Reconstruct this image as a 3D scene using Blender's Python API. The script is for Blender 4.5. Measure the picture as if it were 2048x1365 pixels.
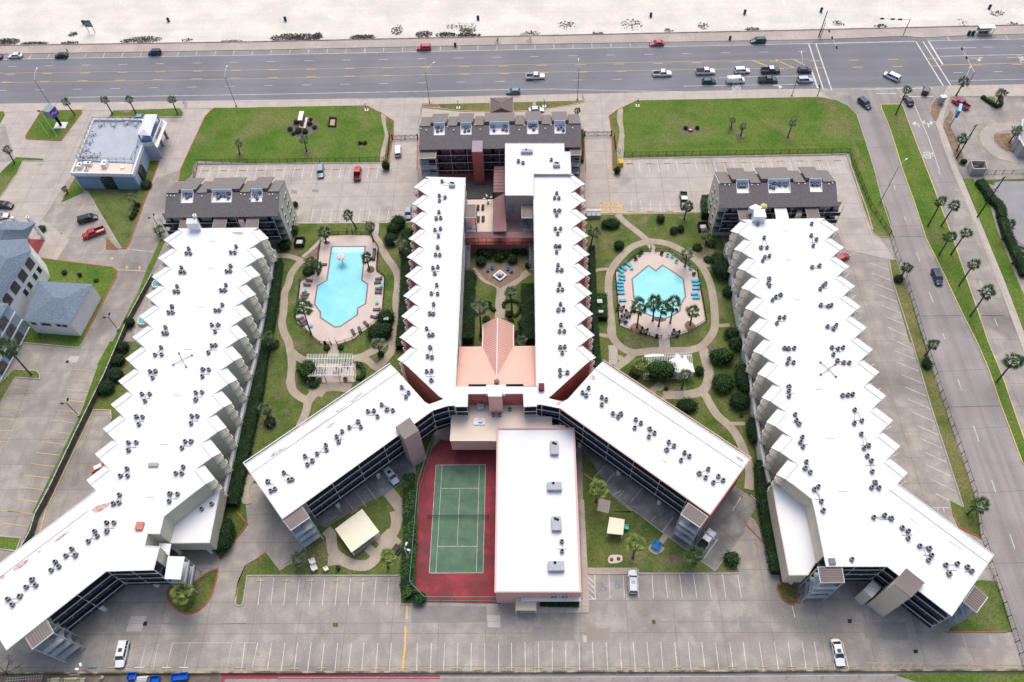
# aerial view of a seaside apartment complex; measurements are photograph pixels turned into ground points by P()
import bpy,bmesh,math,random
from mathutils import Vector,Matrix
R=math.radians
random.seed(7)
C=bpy.context.scene.collection
scene=bpy.context.scene
for o in list(bpy.data.objects):bpy.data.objects.remove(o)
CAM_H,FPX,PCX,PCY=156.5,1550.0,1024.0,682.5
_th,_ro,_ya=R(56.156),R(2.608),R(-2.352)
fw=Vector((0,math.cos(_th),-math.sin(_th)));rt=Vector((1,0,0));dn=fw.cross(rt)
rt2=rt*math.cos(_ro)+dn*math.sin(_ro);dn2=-rt*math.sin(_ro)+dn*math.cos(_ro)
_Z=Matrix(((math.cos(_ya),-math.sin(_ya),0),(math.sin(_ya),math.cos(_ya),0),(0,0,1)))
CAMM=Matrix((rt2,dn2,fw))@_Z
cam_d=bpy.data.cameras.new('camera');cam=bpy.data.objects.new('camera',cam_d);C.objects.link(cam)
cam_d.sensor_width=36;cam_d.lens=FPX/2048*36;cam_d.clip_end=5000;cam_d.clip_start=1
rx,uy,bz=CAMM[0],-CAMM[1],-CAMM[2]
cam.matrix_world=Matrix(((rx[0],uy[0],bz[0],0),(rx[1],uy[1],bz[1],0),(rx[2],uy[2],bz[2],CAM_H),(0,0,0,1)))
scene.camera=cam
SUN_EL,SUN_AZ=60,6
world=bpy.data.worlds.new('World');scene.world=world;world.use_nodes=True
wn=world.node_tree;wn.nodes.clear()
wo=wn.nodes.new('ShaderNodeOutputWorld');wb=wn.nodes.new('ShaderNodeBackground');ws=wn.nodes.new('ShaderNodeTexSky')
ws.sky_type='NISHITA';ws.sun_disc=False;ws.sun_elevation=R(SUN_EL);ws.sun_rotation=R(SUN_AZ)
ws.air_density=1.2;ws.dust_density=5.0;ws.ozone_density=1.0
wb.inputs[1].default_value=0.15
wn.links.new(ws.outputs[0],wb.inputs[0]);wn.links.new(wb.outputs[0],wo.inputs[0])
sd=bpy.data.lights.new('sun','SUN');sd.energy=1.05;sd.angle=R(40);sd.color=(1,.985,.955)
sun=bpy.data.objects.new('sun',sd);C.objects.link(sun)
_sv=Vector((math.sin(R(SUN_AZ))*math.cos(R(SUN_EL)),math.cos(R(SUN_AZ))*math.cos(R(SUN_EL)),math.sin(R(SUN_EL))))
sun.rotation_euler=_sv.to_track_quat('Z','Y').to_euler()
scene.view_settings.view_transform='Standard';scene.view_settings.look='None'
scene.view_settings.gamma=1;scene.view_settings.use_curve_mapping=False
scene.view_settings.exposure=0.38
def P(x,y,z=0.0):
 0
 d=CAMM.transposed()@Vector(((x-PCX)/FPX,(y-PCY)/FPX,1))
 t=(z-CAM_H)/d.z
 return Vector((d.x*t,d.y*t,z))
YO=(0,342,684,1023)
def q(w,s):
 0
 if isinstance(w,str):x0,y0,k=int(w[0])*512,YO[int(w[1])],3.992
 elif len(w)==2:x0,y0,k=w[0],w[1],7.3
 else:x0,y0,k=w
 out=[]
 for t in s.split():
  a,b=t.split(',');out.append((x0+float(a)/k,y0+float(b)/k))
 return out
F0=(0,0,1)
def W(pts,z=0.0):return[P(x,y,z)for x,y in pts]
def rnd(a,b):return random.uniform(a,b)
def smooth(pts,n=5,closed=False):
 out=[];N=len(pts)
 for i in range(N if closed else N-1):
  g=(lambda k:pts[k%N])if closed else(lambda k:pts[max(0,min(N-1,k))])
  p0,p1,p2,p3=g(i-1),g(i),g(i+1),g(i+2)
  for j in range(n):
   t=j/n
   out.append(tuple(.5*((2*p1[k])+(-p0[k]+p2[k])*t+(2*p0[k]-5*p1[k]+4*p2[k]-p3[k])*t*t+(-p0[k]+3*p1[k]-3*p2[k]+p3[k])*t**3)for k in range(len(p1))))
 if not closed:out.append(tuple(pts[-1]))
 return out
def tag(o,label=None,cat=None,group=None,kind=None):
 if label:o['label']=label
 if cat:o['category']=cat
 if group:o['group']=group
 if kind:o['kind']=kind
 return o
def thing(name,loc,rz=0,label=None,cat=None,group=None):
 o=bpy.data.objects.new(name,None);C.objects.link(o);o.location=loc;o.rotation_euler=(0,0,rz)
 o.empty_display_size=.3
 return tag(o,label,cat,group)
def inst(name,me,parent=None,loc=(0,0,0),rot=(0,0,0),sc=(1,1,1)):
 o=bpy.data.objects.new(name,me);C.objects.link(o);o.parent=parent
 o.location=loc;o.rotation_euler=rot;o.scale=sc
 return o
def kids(o):return[c for c in o.children]
def copy_tree(o,parent=None,first=True):
 c=o.copy();C.objects.link(c);c.parent=parent
 for ch in KIDS.get(o.name,[]):
  k=copy_tree(ch,c,False)
 return c
KIDS={}
def reg(root):
 def go(o):
  ch=[x for x in C.objects if x.parent==o]
  KIDS[o.name]=ch
  for x in ch:go(x)
 go(root);return root
class MB:
 def __init__(s):s.v=[];s.f=[];s.m=[];s.sm=[]
 def add(s,vs,fs,m=0,smooth=False):
  n=len(s.v);s.v+=[tuple(p)for p in vs]
  for f in fs:s.f.append(tuple(i+n for i in f));s.m.append(m);s.sm.append(smooth)
  return s
 def quad(s,a,b,c,d,m=0):return s.add([a,b,c,d],[(0,1,2,3)],m)
 def box(s,c,size,rz=0,m=0,rot=None):
  0
  hx,hy,hz=size[0]/2,size[1]/2,size[2]/2
  M=rot or Matrix.Rotation(rz,3,'Z')
  vs=[Vector(c)+M@Vector((x*hx,y*hy,z*hz))for z in(-1,1)for x,y in((-1,-1),(1,-1),(1,1),(-1,1))]
  return s.add(vs,[(3,2,1,0),(4,5,6,7),(0,1,5,4),(1,2,6,5),(2,3,7,6),(3,0,4,7)],m)
 def beam(s,a,b,w,h,m=0):
  0
  a,b=Vector(a),Vector(b);d=(b-a);L=d.length
  if L<1e-5:return s
  x=d/L;up=Vector((0,0,1))if abs(x.z)<.95 else Vector((0,1,0))
  y=up.cross(x).normalized();z=x.cross(y)
  return s.box((a+b)/2,(L,w,h),m=m,rot=Matrix((x,y,z)).transposed())
 def tube(s,pts,r,n=6,m=0,r1=None,caps=True):
  pts=[Vector(p)for p in pts];k=len(pts);rings=[]
  for i,p in enumerate(pts):
   d=(pts[min(i+1,k-1)]-pts[max(i-1,0)]).normalized()
   u=d.cross(Vector((0,0,1))if abs(d.z)<.9 else Vector((1,0,0))).normalized();w=d.cross(u)
   rr=r if r1 is None else r+(r1-r)*i/(k-1)
   rings.append([p+(u*math.cos(2*math.pi*j/n)+w*math.sin(2*math.pi*j/n))*rr for j in range(n)])
  vs=[v for g in rings for v in g]
  fs=[(i*n+j,i*n+(j+1)%n,(i+1)*n+(j+1)%n,(i+1)*n+j)for i in range(k-1)for j in range(n)]
  s.add(vs,fs,m,True)
  if caps:s.add(rings[0],[tuple(range(n))[::-1]],m);s.add(rings[-1],[tuple(range(n))],m)
  return s
 def lathe(s,prof,c=(0,0,0),n=12,m=0,cap=True):
  0
  vs=[];k=len(prof)
  for r,z in prof:
   vs+=[(c[0]+r*math.cos(2*math.pi*j/n),c[1]+r*math.sin(2*math.pi*j/n),c[2]+z)for j in range(n)]
  fs=[(i*n+j,i*n+(j+1)%n,(i+1)*n+(j+1)%n,(i+1)*n+j)for i in range(k-1)for j in range(n)]
  s.add(vs,fs,m,n>7)
  if cap:s.add(vs[:n],[tuple(range(n))[::-1]],m);s.add(vs[-n:],[tuple(range(n))],m)
  return s
 def prism(s,pts,z0,z1,m=0,mt=None,bottom=True):
  0
  n=len(pts);p2=[(p[0],p[1])for p in pts]
  A=sum(p2[i][0]*p2[(i+1)%n][1]-p2[(i+1)%n][0]*p2[i][1]for i in range(n))
  zt=list(z1)if hasattr(z1,'__len__')else[z1]*n;zb=list(z0)if hasattr(z0,'__len__')else[z0]*n
  if A<0:p2=p2[::-1];zt=zt[::-1];zb=zb[::-1]
  vs=[(p2[i][0],p2[i][1],zb[i])for i in range(n)]+[(p2[i][0],p2[i][1],zt[i])for i in range(n)]
  s.add(vs,[(i,(i+1)%n,n+(i+1)%n,n+i)for i in range(n)],m)
  tris=tess([Vector((x,y,0))for x,y in p2])
  s.add(vs[n:],tris,m if mt is None else mt)
  if bottom:s.add(vs[:n],[t[::-1]for t in tris],m)
  return s
 def strip(s,pts,w,z,m=0,th=0.0,closed=False,rise=0):
  0
  pts=[Vector((p[0],p[1],0))for p in pts];L=[];Rr=[];n=len(pts)
  for i,p in enumerate(pts):
   if closed:a,b=pts[i-1],pts[(i+1)%n]
   else:a,b=pts[max(i-1,0)],pts[min(i+1,n-1)]
   d1=(p-a).normalized()if(p-a).length>1e-6 else(b-p).normalized();d2=(b-p).normalized()if(b-p).length>1e-6 else d1
   d=(d1+d2).normalized();nn=Vector((-d.y,d.x,0));k=1/max(.4,nn.dot(Vector((-d1.y,d1.x,0))))
   L.append(p+nn*w/2*k);Rr.append(p-nn*w/2*k)
  N=n if closed else n-1
  for i in range(N):
   j=(i+1)%n;zz=Vector((0,0,z+rise*i));zy=Vector((0,0,z+rise*(i+1)));a,b,c,d=L[i]+zz,Rr[i]+zz,Rr[j]+zy,L[j]+zy
   s.quad(a,b,c,d,m)
   if th:
    t=Vector((0,0,-th));s.quad(a+t,a,d,d+t,m);s.quad(b,b+t,c+t,c,m)
    if not closed and i==0:s.quad(a,a+t,b+t,b,m)
    if not closed and i==N-1:s.quad(d+t,d,c,c+t,m)
  return s
 def leaves(s,c,rad,n,size,m=0,shape='ball',flat=.0):
  for _ in range(n):
   while True:
    u=Vector((rnd(-1,1),rnd(-1,1),rnd(-1,1)))
    if shape=='box' or u.length<1:break
   if shape=='ball' and random.random()<.75:u=u.normalized()*rnd(.8,1.03)
   if shape=='box' and random.random()<.7:
    k=random.choice((0,1,2,2));u[k]=(1 if k==2 or random.random()<.5 else-1)*rnd(.88,1.06)
   p=Vector(c)+Vector((u.x*rad[0],u.y*rad[1],u.z*rad[2]))
   nrm=(Vector((u.x,u.y,abs(u.z)+flat))+Vector((rnd(-1,1),rnd(-1,1),rnd(-1,1)))*.7).normalized()
   t=nrm.cross(Vector((rnd(-1,1),rnd(-1,1),rnd(-1,1)))).normalized();b=nrm.cross(t);a=size*rnd(.6,1.3)
   s.add([p-t*a,p+b*a*.5,p+t*a,p-b*a*.5],[(0,1,2,3)],m+(1 if random.random()<.35 else 0))
  return s
 def ball(s,c,rad,m=0,n=10,k=6,jit=.08):
  vs=[];
  for i in range(k+1):
   a=-math.pi/2+math.pi*i/k
   for j in range(n):
    b=2*math.pi*j/n;f=1+rnd(-jit,jit)
    vs.append((c[0]+rad[0]*math.cos(a)*math.cos(b)*f,c[1]+rad[1]*math.cos(a)*math.sin(b)*f,c[2]+rad[2]*math.sin(a)*f))
  fs=[(i*n+j,i*n+(j+1)%n,(i+1)*n+(j+1)%n,(i+1)*n+j)for i in range(k)for j in range(n)]
  return s.add(vs,fs,m,True)
 def mesh(s,name,mats,origin=(0,0,0)):
  me=bpy.data.meshes.new(name);ox,oy,oz=origin
  me.from_pydata([(x-ox,y-oy,z-oz)for x,y,z in s.v],[],s.f)
  for mt in(mats if isinstance(mats,(list,tuple))else[mats]):me.materials.append(mt)
  k=len(me.materials)
  if k>1:me.polygons.foreach_set('material_index',[min(i,k-1)for i in s.m])
  me.polygons.foreach_set('use_smooth',s.sm);me.update();me.validate()
  return me
 def build(s,name,mats,parent=None,at=None):
  0
  if parent is not None:o=inst(name,s.mesh(name,mats,parent_world(parent)),parent)
  else:
   at=at or(0,0,0);o=inst(name,s.mesh(name,mats,at));o.location=at
  return o
def parent_world(p):
 l=Vector(p.location)
 while p.parent:p=p.parent;l=l+Vector(p.location)
 return l
def inset(poly,pairs,depth):
 0
 n=len(poly);A=sum(poly[i].x*poly[(i+1)%n].y-poly[(i+1)%n].x*poly[i].y for i in range(n));sg=1 if A>0 else-1
 dep=[]
 for i in range(n):
  a,b=poly[i],poly[(i+1)%n];d=0
  for p in pairs:
   if((a-xy(p[0])).length<.05 and(b-xy(p[1])).length<.05)or((a-xy(p[1])).length<.05 and(b-xy(p[0])).length<.05):d=p[2]if len(p)>2 else depth
  dep.append(d)
 out=[]
 for i in range(n):
  if not dep[i-1]and not dep[i]:out.append(poly[i]);continue
  a,p,b=poly[i-1],poly[i],poly[(i+1)%n];d1=(p-a).normalized();d2=(b-p).normalized()
  n1=Vector((-d1.y,d1.x,0))*sg*dep[i-1];n2=Vector((-d2.y,d2.x,0))*sg*dep[i]
  cr=d1.x*d2.y-d1.y*d2.x
  if abs(cr)<.08:out.append(p+(n1 if dep[i-1]else n2));continue
  q1,q2=p+n1,p+n2;w=q2-q1;t=(w.x*d2.y-w.y*d2.x)/cr;out.append(q1+d1*t)
 return out
def tess(vs):
 from mathutils.geometry import tessellate_polygon
 out=[]
 for t in tessellate_polygon([vs]):
  a,b,c=(vs[i]for i in t)
  cr=(b-a).cross(c-a).z
  if abs(cr)<1e-12:continue
  out.append(tuple(t)if cr>0 else tuple(t)[::-1])
 return out
def srgb(h):
 if isinstance(h,str):c=[int(h[i:i+2],16)/255 for i in(0,2,4)];return tuple(x/12.92 if x<=.04045 else((x+.055)/1.055)**2.4 for x in c)
 return h
MATS={}
def mat(name,col,col2=None,s1=.3,amt=.6,col3=None,s3=.05,thr3=(.55,.7),fine=.15,s2=6,rough=.85,bump=0,bs=20,metal=0,joint=None,jcol=(.12,.11,.1),obj=False,spec=.12,extra=None):
 if name in MATS:return MATS[name]
 m=bpy.data.materials.new(name);m.use_nodes=True;nt=m.node_tree;nd=nt.nodes;ln=nt.links
 b=nd['Principled BSDF'];b.inputs['Roughness'].default_value=rough;b.inputs['Metallic'].default_value=metal
 b.inputs['Specular IOR Level'].default_value=spec
 if obj:tc=nd.new('ShaderNodeTexCoord').outputs['Object']
 else:tc=nd.new('ShaderNodeNewGeometry').outputs['Position']
 def noise(sc,det=4,dist=0):
  n=nd.new('ShaderNodeTexNoise');n.inputs['Scale'].default_value=sc;n.inputs['Detail'].default_value=det;n.inputs['Distortion'].default_value=dist
  ln.new(tc,n.inputs['Vector']);return n.outputs[0]
 def rampf(v,a,c):
  r=nd.new('ShaderNodeMapRange');r.inputs[1].default_value=a;r.inputs[2].default_value=c;ln.new(v,r.inputs[0]);return r.outputs[0]
 def mix(f,a,c,mode='MIX'):
  x=nd.new('ShaderNodeMix');x.data_type='RGBA';x.blend_type=mode
  if isinstance(f,(int,float)):x.inputs[0].default_value=f
  else:ln.new(f,x.inputs[0])
  for i,v in((6,a),(7,c)):
   if isinstance(v,tuple):x.inputs[i].default_value=(*v,1)
   else:ln.new(v,x.inputs[i])
  return x.outputs[2]
 def mul(v,k):
  x=nd.new('ShaderNodeMath');x.operation='MULTIPLY';ln.new(v,x.inputs[0])
  if isinstance(k,(int,float)):x.inputs[1].default_value=k
  else:ln.new(k,x.inputs[1])
  return x.outputs[0]
 c=col
 if col2:c=mix(mul(rampf(noise(s1,5,.3),.35,.65),amt*1.6),col,col2)
 if col3:c=mix(rampf(noise(s3,6,.5),*thr3),c,col3)
 if fine:
  v=rampf(noise(s2,3),.3,.7);f=mix(v,(1-fine,)*3,(1+fine*.6,)*3);c=mix(1.0,c,f,'MULTIPLY')
 if joint:
  bt=nd.new('ShaderNodeTexBrick');mp=nd.new('ShaderNodeMapping');mp.inputs['Rotation'].default_value=(0,0,joint[3]if len(joint)>3 else 0)
  ln.new(tc,mp.inputs[0]);ln.new(mp.outputs[0],bt.inputs['Vector']);bt.offset=0
  bt.inputs['Scale'].default_value=1;bt.inputs['Brick Width'].default_value=joint[0];bt.inputs['Row Height'].default_value=joint[1]
  bt.inputs['Mortar Size'].default_value=joint[2];bt.inputs['Mortar Smooth'].default_value=.3
  bt.inputs['Color1'].default_value=(0,0,0,1);bt.inputs['Color2'].default_value=(.35,.35,.35,1);bt.inputs['Mortar'].default_value=(1,1,1,1)
  tone=mix(mul(bt.outputs['Color'],.45),c,tuple(x*.72 for x in col));c=mix(mul(bt.outputs['Fac'],.6),tone,jcol)
 if extra:c=extra(nd,ln,tc,c,mix,noise,rampf,mul)
 if isinstance(c,tuple):b.inputs['Base Color'].default_value=(*c,1)
 else:ln.new(c,b.inputs['Base Color'])
 if bump:
  bp=nd.new('ShaderNodeBump');bp.inputs['Strength'].default_value=bump;bp.inputs['Distance'].default_value=.05
  ln.new(noise(bs,4),bp.inputs['Height']);ln.new(bp.outputs[0],b.inputs['Normal'])
 MATS[name]=m;return m
def streaks(sx,sy,amt,dark=.7,rz=0,ramp=(.42,.62)):
 def f(nd,ln,tc,c,mix,noise,rampf,mul):
  mp=nd.new('ShaderNodeMapping');mp.inputs['Scale'].default_value=(sx,sy,1);mp.inputs['Rotation'].default_value=(0,0,rz);ln.new(tc,mp.inputs[0])
  n=nd.new('ShaderNodeTexNoise');n.inputs['Scale'].default_value=1;n.inputs['Detail'].default_value=4;ln.new(mp.outputs[0],n.inputs[0])
  return mix(mul(rampf(n.outputs[0],*ramp),amt),c,mix(1.0,c,(dark,)*3,'MULTIPLY'))
 return f
M_LOT=mat('worn_concrete',(.40,.365,.32),(.31,.285,.255),.3,.9,col3=(.19,.175,.16),s3=.06,thr3=(.52,.72),fine=.16,s2=3.5,joint=(9.2,6.1,.05),bump=.1,extra=streaks(.6,.07,.35,.78))
M_LOTB=mat('bleached_concrete',(.46,.415,.37),(.40,.36,.325),.3,.8,col3=(.30,.27,.25),s3=.09,thr3=(.58,.75),fine=.12,s2=3,joint=(7.5,5.5,.05))
M_WALK=mat('pale_walk_concrete',(.48,.43,.375),(.42,.375,.33),.25,.6,fine=.1,s2=4,joint=(3.2,3.2,.05),jcol=(.25,.22,.2))
M_PROM=mat('seawall_concrete',(.45,.39,.345),(.38,.33,.295),.12,.7,fine=.12,s2=2,joint=(4.6,9,.05),jcol=(.28,.24,.21))
M_PATH=mat('tan_path_concrete',(.44,.375,.295),(.35,.30,.24),.3,.6,fine=.12,s2=5,joint=(1.6,40,.05),jcol=(.27,.24,.2))
M_ROAD=mat('asphalt',(.215,.213,.232),(.185,.185,.202),.05,.8,fine=.1,s2=4,extra=streaks(.012,.45,.5,.82),rough=.8)
M_ROADL=mat('parking_asphalt',(.27,.255,.25),(.23,.22,.215),.2,.7,fine=.14,s2=4)
M_STREET=mat('street_concrete',(.335,.305,.29),(.28,.255,.245),.12,.7,fine=.1,s2=3,joint=(60,15,.06,-.05),extra=streaks(.55,.02,.6,.72,-.16))
M_SAND=mat('beach_sand',(.68,.645,.585),(.58,.55,.49),.1,.6,fine=.08,s2=1.5,bump=.3,bs=2,extra=streaks(.03,.5,.4,.87),rough=.95)
M_GRASS=mat('mown_grass',(.072,.15,.02),(.12,.175,.035),.12,.9,col3=(.20,.185,.085),s3=.07,thr3=(.55,.78),fine=.38,s2=2.6,bump=.4,bs=8,rough=.95,spec=.1,extra=streaks(.05,.8,.3,.8))
M_GRASSD=mat('dry_mixed_grass',(.10,.135,.035),(.175,.165,.065),.14,.9,col3=(.24,.195,.09),s3=.1,thr3=(.56,.70),fine=.38,s2=3,bump=.4,bs=8,rough=.95,spec=.1)
M_SHADEG=mat('garden_grass',(.068,.12,.025),(.13,.155,.048),.2,.9,col3=(.215,.185,.10),s3=.12,thr3=(.52,.74),fine=.38,s2=3,bump=.4,bs=8,rough=.95,spec=.1)
M_MULCH=mat('brown_mulch',(.19,.125,.085),(.28,.20,.14),.8,.8,fine=.35,s2=6,bump=.5)
M_DIRT=mat('bare_earth',(.20,.165,.13),(.13,.105,.085),.5,.8,fine=.25,s2=5)
M_DECK=mat('pool_deck_concrete',(.62,.52,.465),(.56,.47,.42),.3,.6,fine=.07,s2=5)
M_COPING=mat('pool_coping',(.28,.22,.21),(.2,.16,.155),1,.5,fine=.1)
M_WHITE=mat('white_line_paint',(.72,.71,.69),(.5,.48,.46),.6,.6,fine=.1)
M_FADED=mat('faded_line_paint',(.62,.59,.55),(.45,.42,.39),.8,.7,fine=.1)
M_YELLOW=mat('yellow_line_paint',(.72,.47,.13),(.55,.38,.16),.6,.6,fine=.1)
M_REDP=mat('red_kerb_paint',(.50,.075,.045),(.38,.14,.10),.4,.8,fine=.15)
M_PINKP=mat('worn_red_paint',(.62,.28,.235),(.48,.36,.32),.5,.9,fine=.2)
M_KERB=mat('kerb_concrete',(.46,.42,.38),(.36,.33,.3),.4,.7,fine=.15)
M_YKERB=mat('yellow_kerb_paint',(.66,.50,.20),(.5,.42,.26),.3,.9,fine=.15)
M_BLUEP=mat('blue_line_paint',(.08,.2,.38),(.18,.27,.36),.8,.8,fine=.2)
M_COURTR=mat('court_red',(.30,.055,.068),(.20,.045,.05),.3,.8,col3=(.13,.055,.058),s3=.12,thr3=(.5,.72),fine=.12,s2=3)
M_COURTG=mat('court_green',(.115,.20,.13),(.09,.155,.105),.35,.7,col3=(.05,.085,.07),s3=.16,thr3=(.58,.8),fine=.1,s2=3)
M_PATCH=mat('old_patch',(.285,.265,.25),(.25,.235,.22),.5,.6,fine=.12)
M_PATCHL=mat('new_patch',(.50,.47,.44),(.44,.41,.38),.5,.6,fine=.1)
M_IRON=mat('dark_iron',(.025,.025,.026),fine=0,rough=.6)
M_RUSTG=mat('rusty_grate',(.2,.12,.07),(.1,.07,.05),3,.7,fine=.2)
NS=0
def struct(o):o['kind']='structure';return o
def sheet(name,pts,top,m,th=None,label=None):
 global NS;NS+=1;top=top+(NS%8)*.0011
 b=MB();b.prism(pts,top-(th if th is not None else top+.05),top,0)
 return struct(b.build(name,m))
KERBS={}
def kerb(pts,m,w=.22,h=.17,closed=False,z=None):
 b=KERBS.setdefault(m.name,(MB(),m))[0]
 b.strip([P(x,y)for x,y in pts],w,h,th=h+.03,closed=closed)
MARK={}
def line(pts,w,m,z=.012,world=False):
 b=MARK.setdefault((m.name,z),(MB(),m))[0]
 b.strip(pts if world else[P(x,y)for x,y in pts],w,z)
b=MB();SW=W([(-2600,140),(0,92),(512,84.5),(1024,73.5),(1536,62.6),(2048,51),(4600,-5)])
gpts=[(p.x,p.y)for p in SW]+[(900,-900),(-900,-900)]
b.prism(gpts,-1.5,0);struct(b.build('ground',M_LOT))
bs=MB();xs=[-700+i*25 for i in range(57)];ys=[190+i*7 for i in range(24)]
def sandz(x,y):return-.45-max(0,y-300)*.02+.12*math.sin(x*.05+y*.11)*math.sin(y*.3)
g=[(x,y,sandz(x,y))for y in ys for x in xs]
bs.add(g,[(j*57+i,j*57+i+1,(j+1)*57+i+1,(j+1)*57+i)for j in range(23)for i in range(56)],0,True)
struct(bs.build('beach',M_SAND))
M_SEA=mat('sea_water',(.12,.15,.14),(.09,.12,.12),.05,.6,fine=0,rough=.15,bump=.6,bs=.6,spec=.5)
b=MB();b.quad((-2500,345,-1.3),(2500,345,-1.3),(2500,3200,-1.3),(-2500,3200,-1.3));struct(b.build('sea',M_SEA))
b=MB();b.quad((-2500,-2500,-1.6),(2500,-2500,-1.6),(2500,200,-1.6),(-2500,200,-1.6));struct(b.build('ground',M_LOT))
topk=[(-500,117),(0,109),(512,101),(1024,90),(1536,81.5),(1636,80),(1811,73),(1843,76.5),(1937,71.5),(2048,69),(2600,50)]
botk=[(-500,218),(0,208),(512,200.5),(980,192),(1024,191.6),(1265,185.5),(1536,179),(1880,172.5),(2048,169),(2600,152)]
sheet('road',W(topk)+W(botk)[::-1],.02,M_ROAD)
prk=[(-500,128),(0,119.6),(512,110.6),(1024,100.2),(1536,89.6),(1620,88)]
sheet('parking_strip',W(topk[:6])+W(prk)[::-1],.026,M_ROADL)
prk2=[(1855,82.5),(2048,78.5),(2600,66)]
sheet('parking_strip',W([(1850,76),(1937,71.5),(2048,69),(2600,50)])+W(prk2)[::-1],.026,M_ROADL)
sw=[(-500,101),(0,92.3),(512,84.8),(1024,73.8),(1536,62.9),(2048,51.3),(2600,37)]
sheet('seawall_walk',W(sw)+W(topk)[::-1],.15,M_PROM)
b=MB();b.strip(W(sw),.35,.3,th=1.2);struct(b.build('seawall',mat('seawall_edge',(.33,.28,.25),(.2,.17,.15),.4,.9,fine=.2)))
def pt(pl,x):
 for a,c in zip(pl,pl[1:]):
  if a[0]<=x<=c[0]:return(x,a[1]+(c[1]-a[1])*(x-a[0])/(c[0]-a[0]))
 return(x,pl[-1][1])
line([(-400,126.5)]+prk[1:5]+[(1830,82.7)],.16,M_WHITE,.035)
line(prk2,.16,M_WHITE,.035)
p0=P(*q('00','240,455')[0]);dirx=(P(1024,100.2)-P(512,110.6)).normalized();perp=Vector((-dirx.y,dirx.x,0))
stp=(P(*q('20','1905,385')[0]if False else q('10','1905,385')[0])-p0).length/20.0
for i in range(-4,33):
 x=p0+dirx*(i*6.18)
 line([x-perp*1.25,x+perp*1.25],.15,M_WHITE,.036,True)
for x in(1893,2011):line([(x,72),(x+6,81)],.15,M_WHITE,.036)
def dashes(a,c,per,ln_,w,m,z=.035,off=0):
 A,B=P(*a),P(*c);d=(B-A).normalized();L=(B-A).length;t=off
 while t<L:
  line([A+d*t,A+d*min(L,t+ln_)],w,m,z,True);t+=per
dashes(q('00','65,534')[0],q('30','290,412')[0],12.2,2.9,.14,M_WHITE)
dashes(q('30','1720,380')[0],(2160,90),12.2,2.9,.14,M_WHITE)
dashes(q('00','-20,726')[0],q('20','1400,625')[0],12.2,3.0,.14,M_WHITE)
line(q('20','1650,620 2044,612')+q('30','360,608'),.14,M_WHITE,.035)
dashes(q('30','1480,582')[0],(2180,140),12.2,3,.14,M_WHITE)
up=q('00','-900,600 640,578 2044,560')+q('20','0,520 1024,500 2044,483')+q('30','310,473')
lo=q('00','-900,672 580,655 2044,631')+q('20','0,583 1024,566 2044,548')+q('30','220,545')
for L_,s in((up,-1),(lo,1)):
 line(L_,.12,M_YELLOW,.035)
ya=P(*q('00','640,586')[0]);yd=(P(*q('10','2044,528')[0])-ya).normalized()
for i in range(-4,27):
 if-1<=i<=0 and False:continue
 line([ya+yd*(i*12.3),ya+yd*(i*12.3+3.2)],.22,M_YELLOW,.036,True)
ya=P(*q('00','620,648')[0]);yd=(P(*q('10','1835,591')[0])-ya).normalized()
for i in range(-4,26):line([ya+yd*(i*12.3),ya+yd*(i*12.3+3.2)],.22,M_YELLOW,.036,True)
for s in('1920,485 2040,530',):line(q('20',s),.35,M_YELLOW,.036)
for s in('60,480 210,545','205,477 290,520'):line(q('30',s),.35,M_YELLOW,.036)
line(q('00','520,780 2044,757')+q('10','2044,717')+q('20','340,713 960,730 1360,733'),.16,M_WHITE,.035)
line(q('20','1370,690 2044,680')+q('30','375,672'),.16,M_WHITE,.035)
line(q('30','1450,650 2044,634'),.16,M_WHITE,.035)
line(q('30','325,352 440,712'),.35,M_WHITE,.035);line(q('30','382,352 508,722'),.35,M_WHITE,.035)
line(q('30','385,352 1180,333'),.16,M_WHITE,.035)
line(q('30','1180,333 1400,690'),.35,M_WHITE,.035);line(q('30','1237,333 1462,688'),.35,M_WHITE,.035)
line(q('30','1280,330 1395,518'),.55,M_WHITE,.035);line(q('30','345,560 398,706'),.55,M_WHITE,.035)
line(q('30','1340,388 1660,382'),.16,M_WHITE,.035);line(q('30','1375,452 2044,437'),.18,M_WHITE,.035)
line(q('30','1400,522 2044,505'),.18,M_YELLOW,.035)
line(q('30','750,716 1050,710 1320,705'),.22,M_WHITE,.035);line(q('30','865,750 1025,748'),.22,M_WHITE,.035);line(q('30','1055,775 1320,772'),.3,M_WHITE,.035)
def arrow(w,stem,head,wd=.28,z=.037,m=None):
 m=m or M_WHITE;line(q(w,stem),wd,m,z)
 bb=MARK.setdefault((m.name,z),(MB(),m))[0];hp=W(q(w,head),z);bb.add(hp,tess([Vector((p.x,p.y,0))for p in hp]),0)
arrow('30','1715,462 1690,462 1680,478','1665,478 1705,474 1690,492')
arrow('30','1208,1018 1195,990 1172,990','1150,990 1180,968 1180,1004')
arrow('30','1285,1020 1275,990 1245,980','1228,978 1250,962 1256,996');arrow('30','1280,995 1300,985','1318,980 1292,966 1300,1002')
arrow('30','40,685 75,685 90,692','118,694 85,680 88,712')
for w,s in(('30','1995,460 2044,458'),('30','2005,480 2044,478'),('30','1240,1220 1290,1216'),('30','1252,1262 1300,1266'),('30','1255,1236 1285,1240'),('30','1290,1218 1298,1264'),('20','1760,690 1822,688'),('20','1760,716 1822,714'),('20','1762,690 1762,716'),('20','1822,690 1822,714'),('20','1785,700 1815,699')):
 line(q(w,s),.25,M_WHITE,.036)
sheet('pavement',W([(-300,213)]+botk[1:3]+q('10','820,790 870,850 0,860')+q('00','2044,862 1700,865 1440,868 905,885 655,882 330,890 0,895')),.035,M_WALK,.08)
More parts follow.
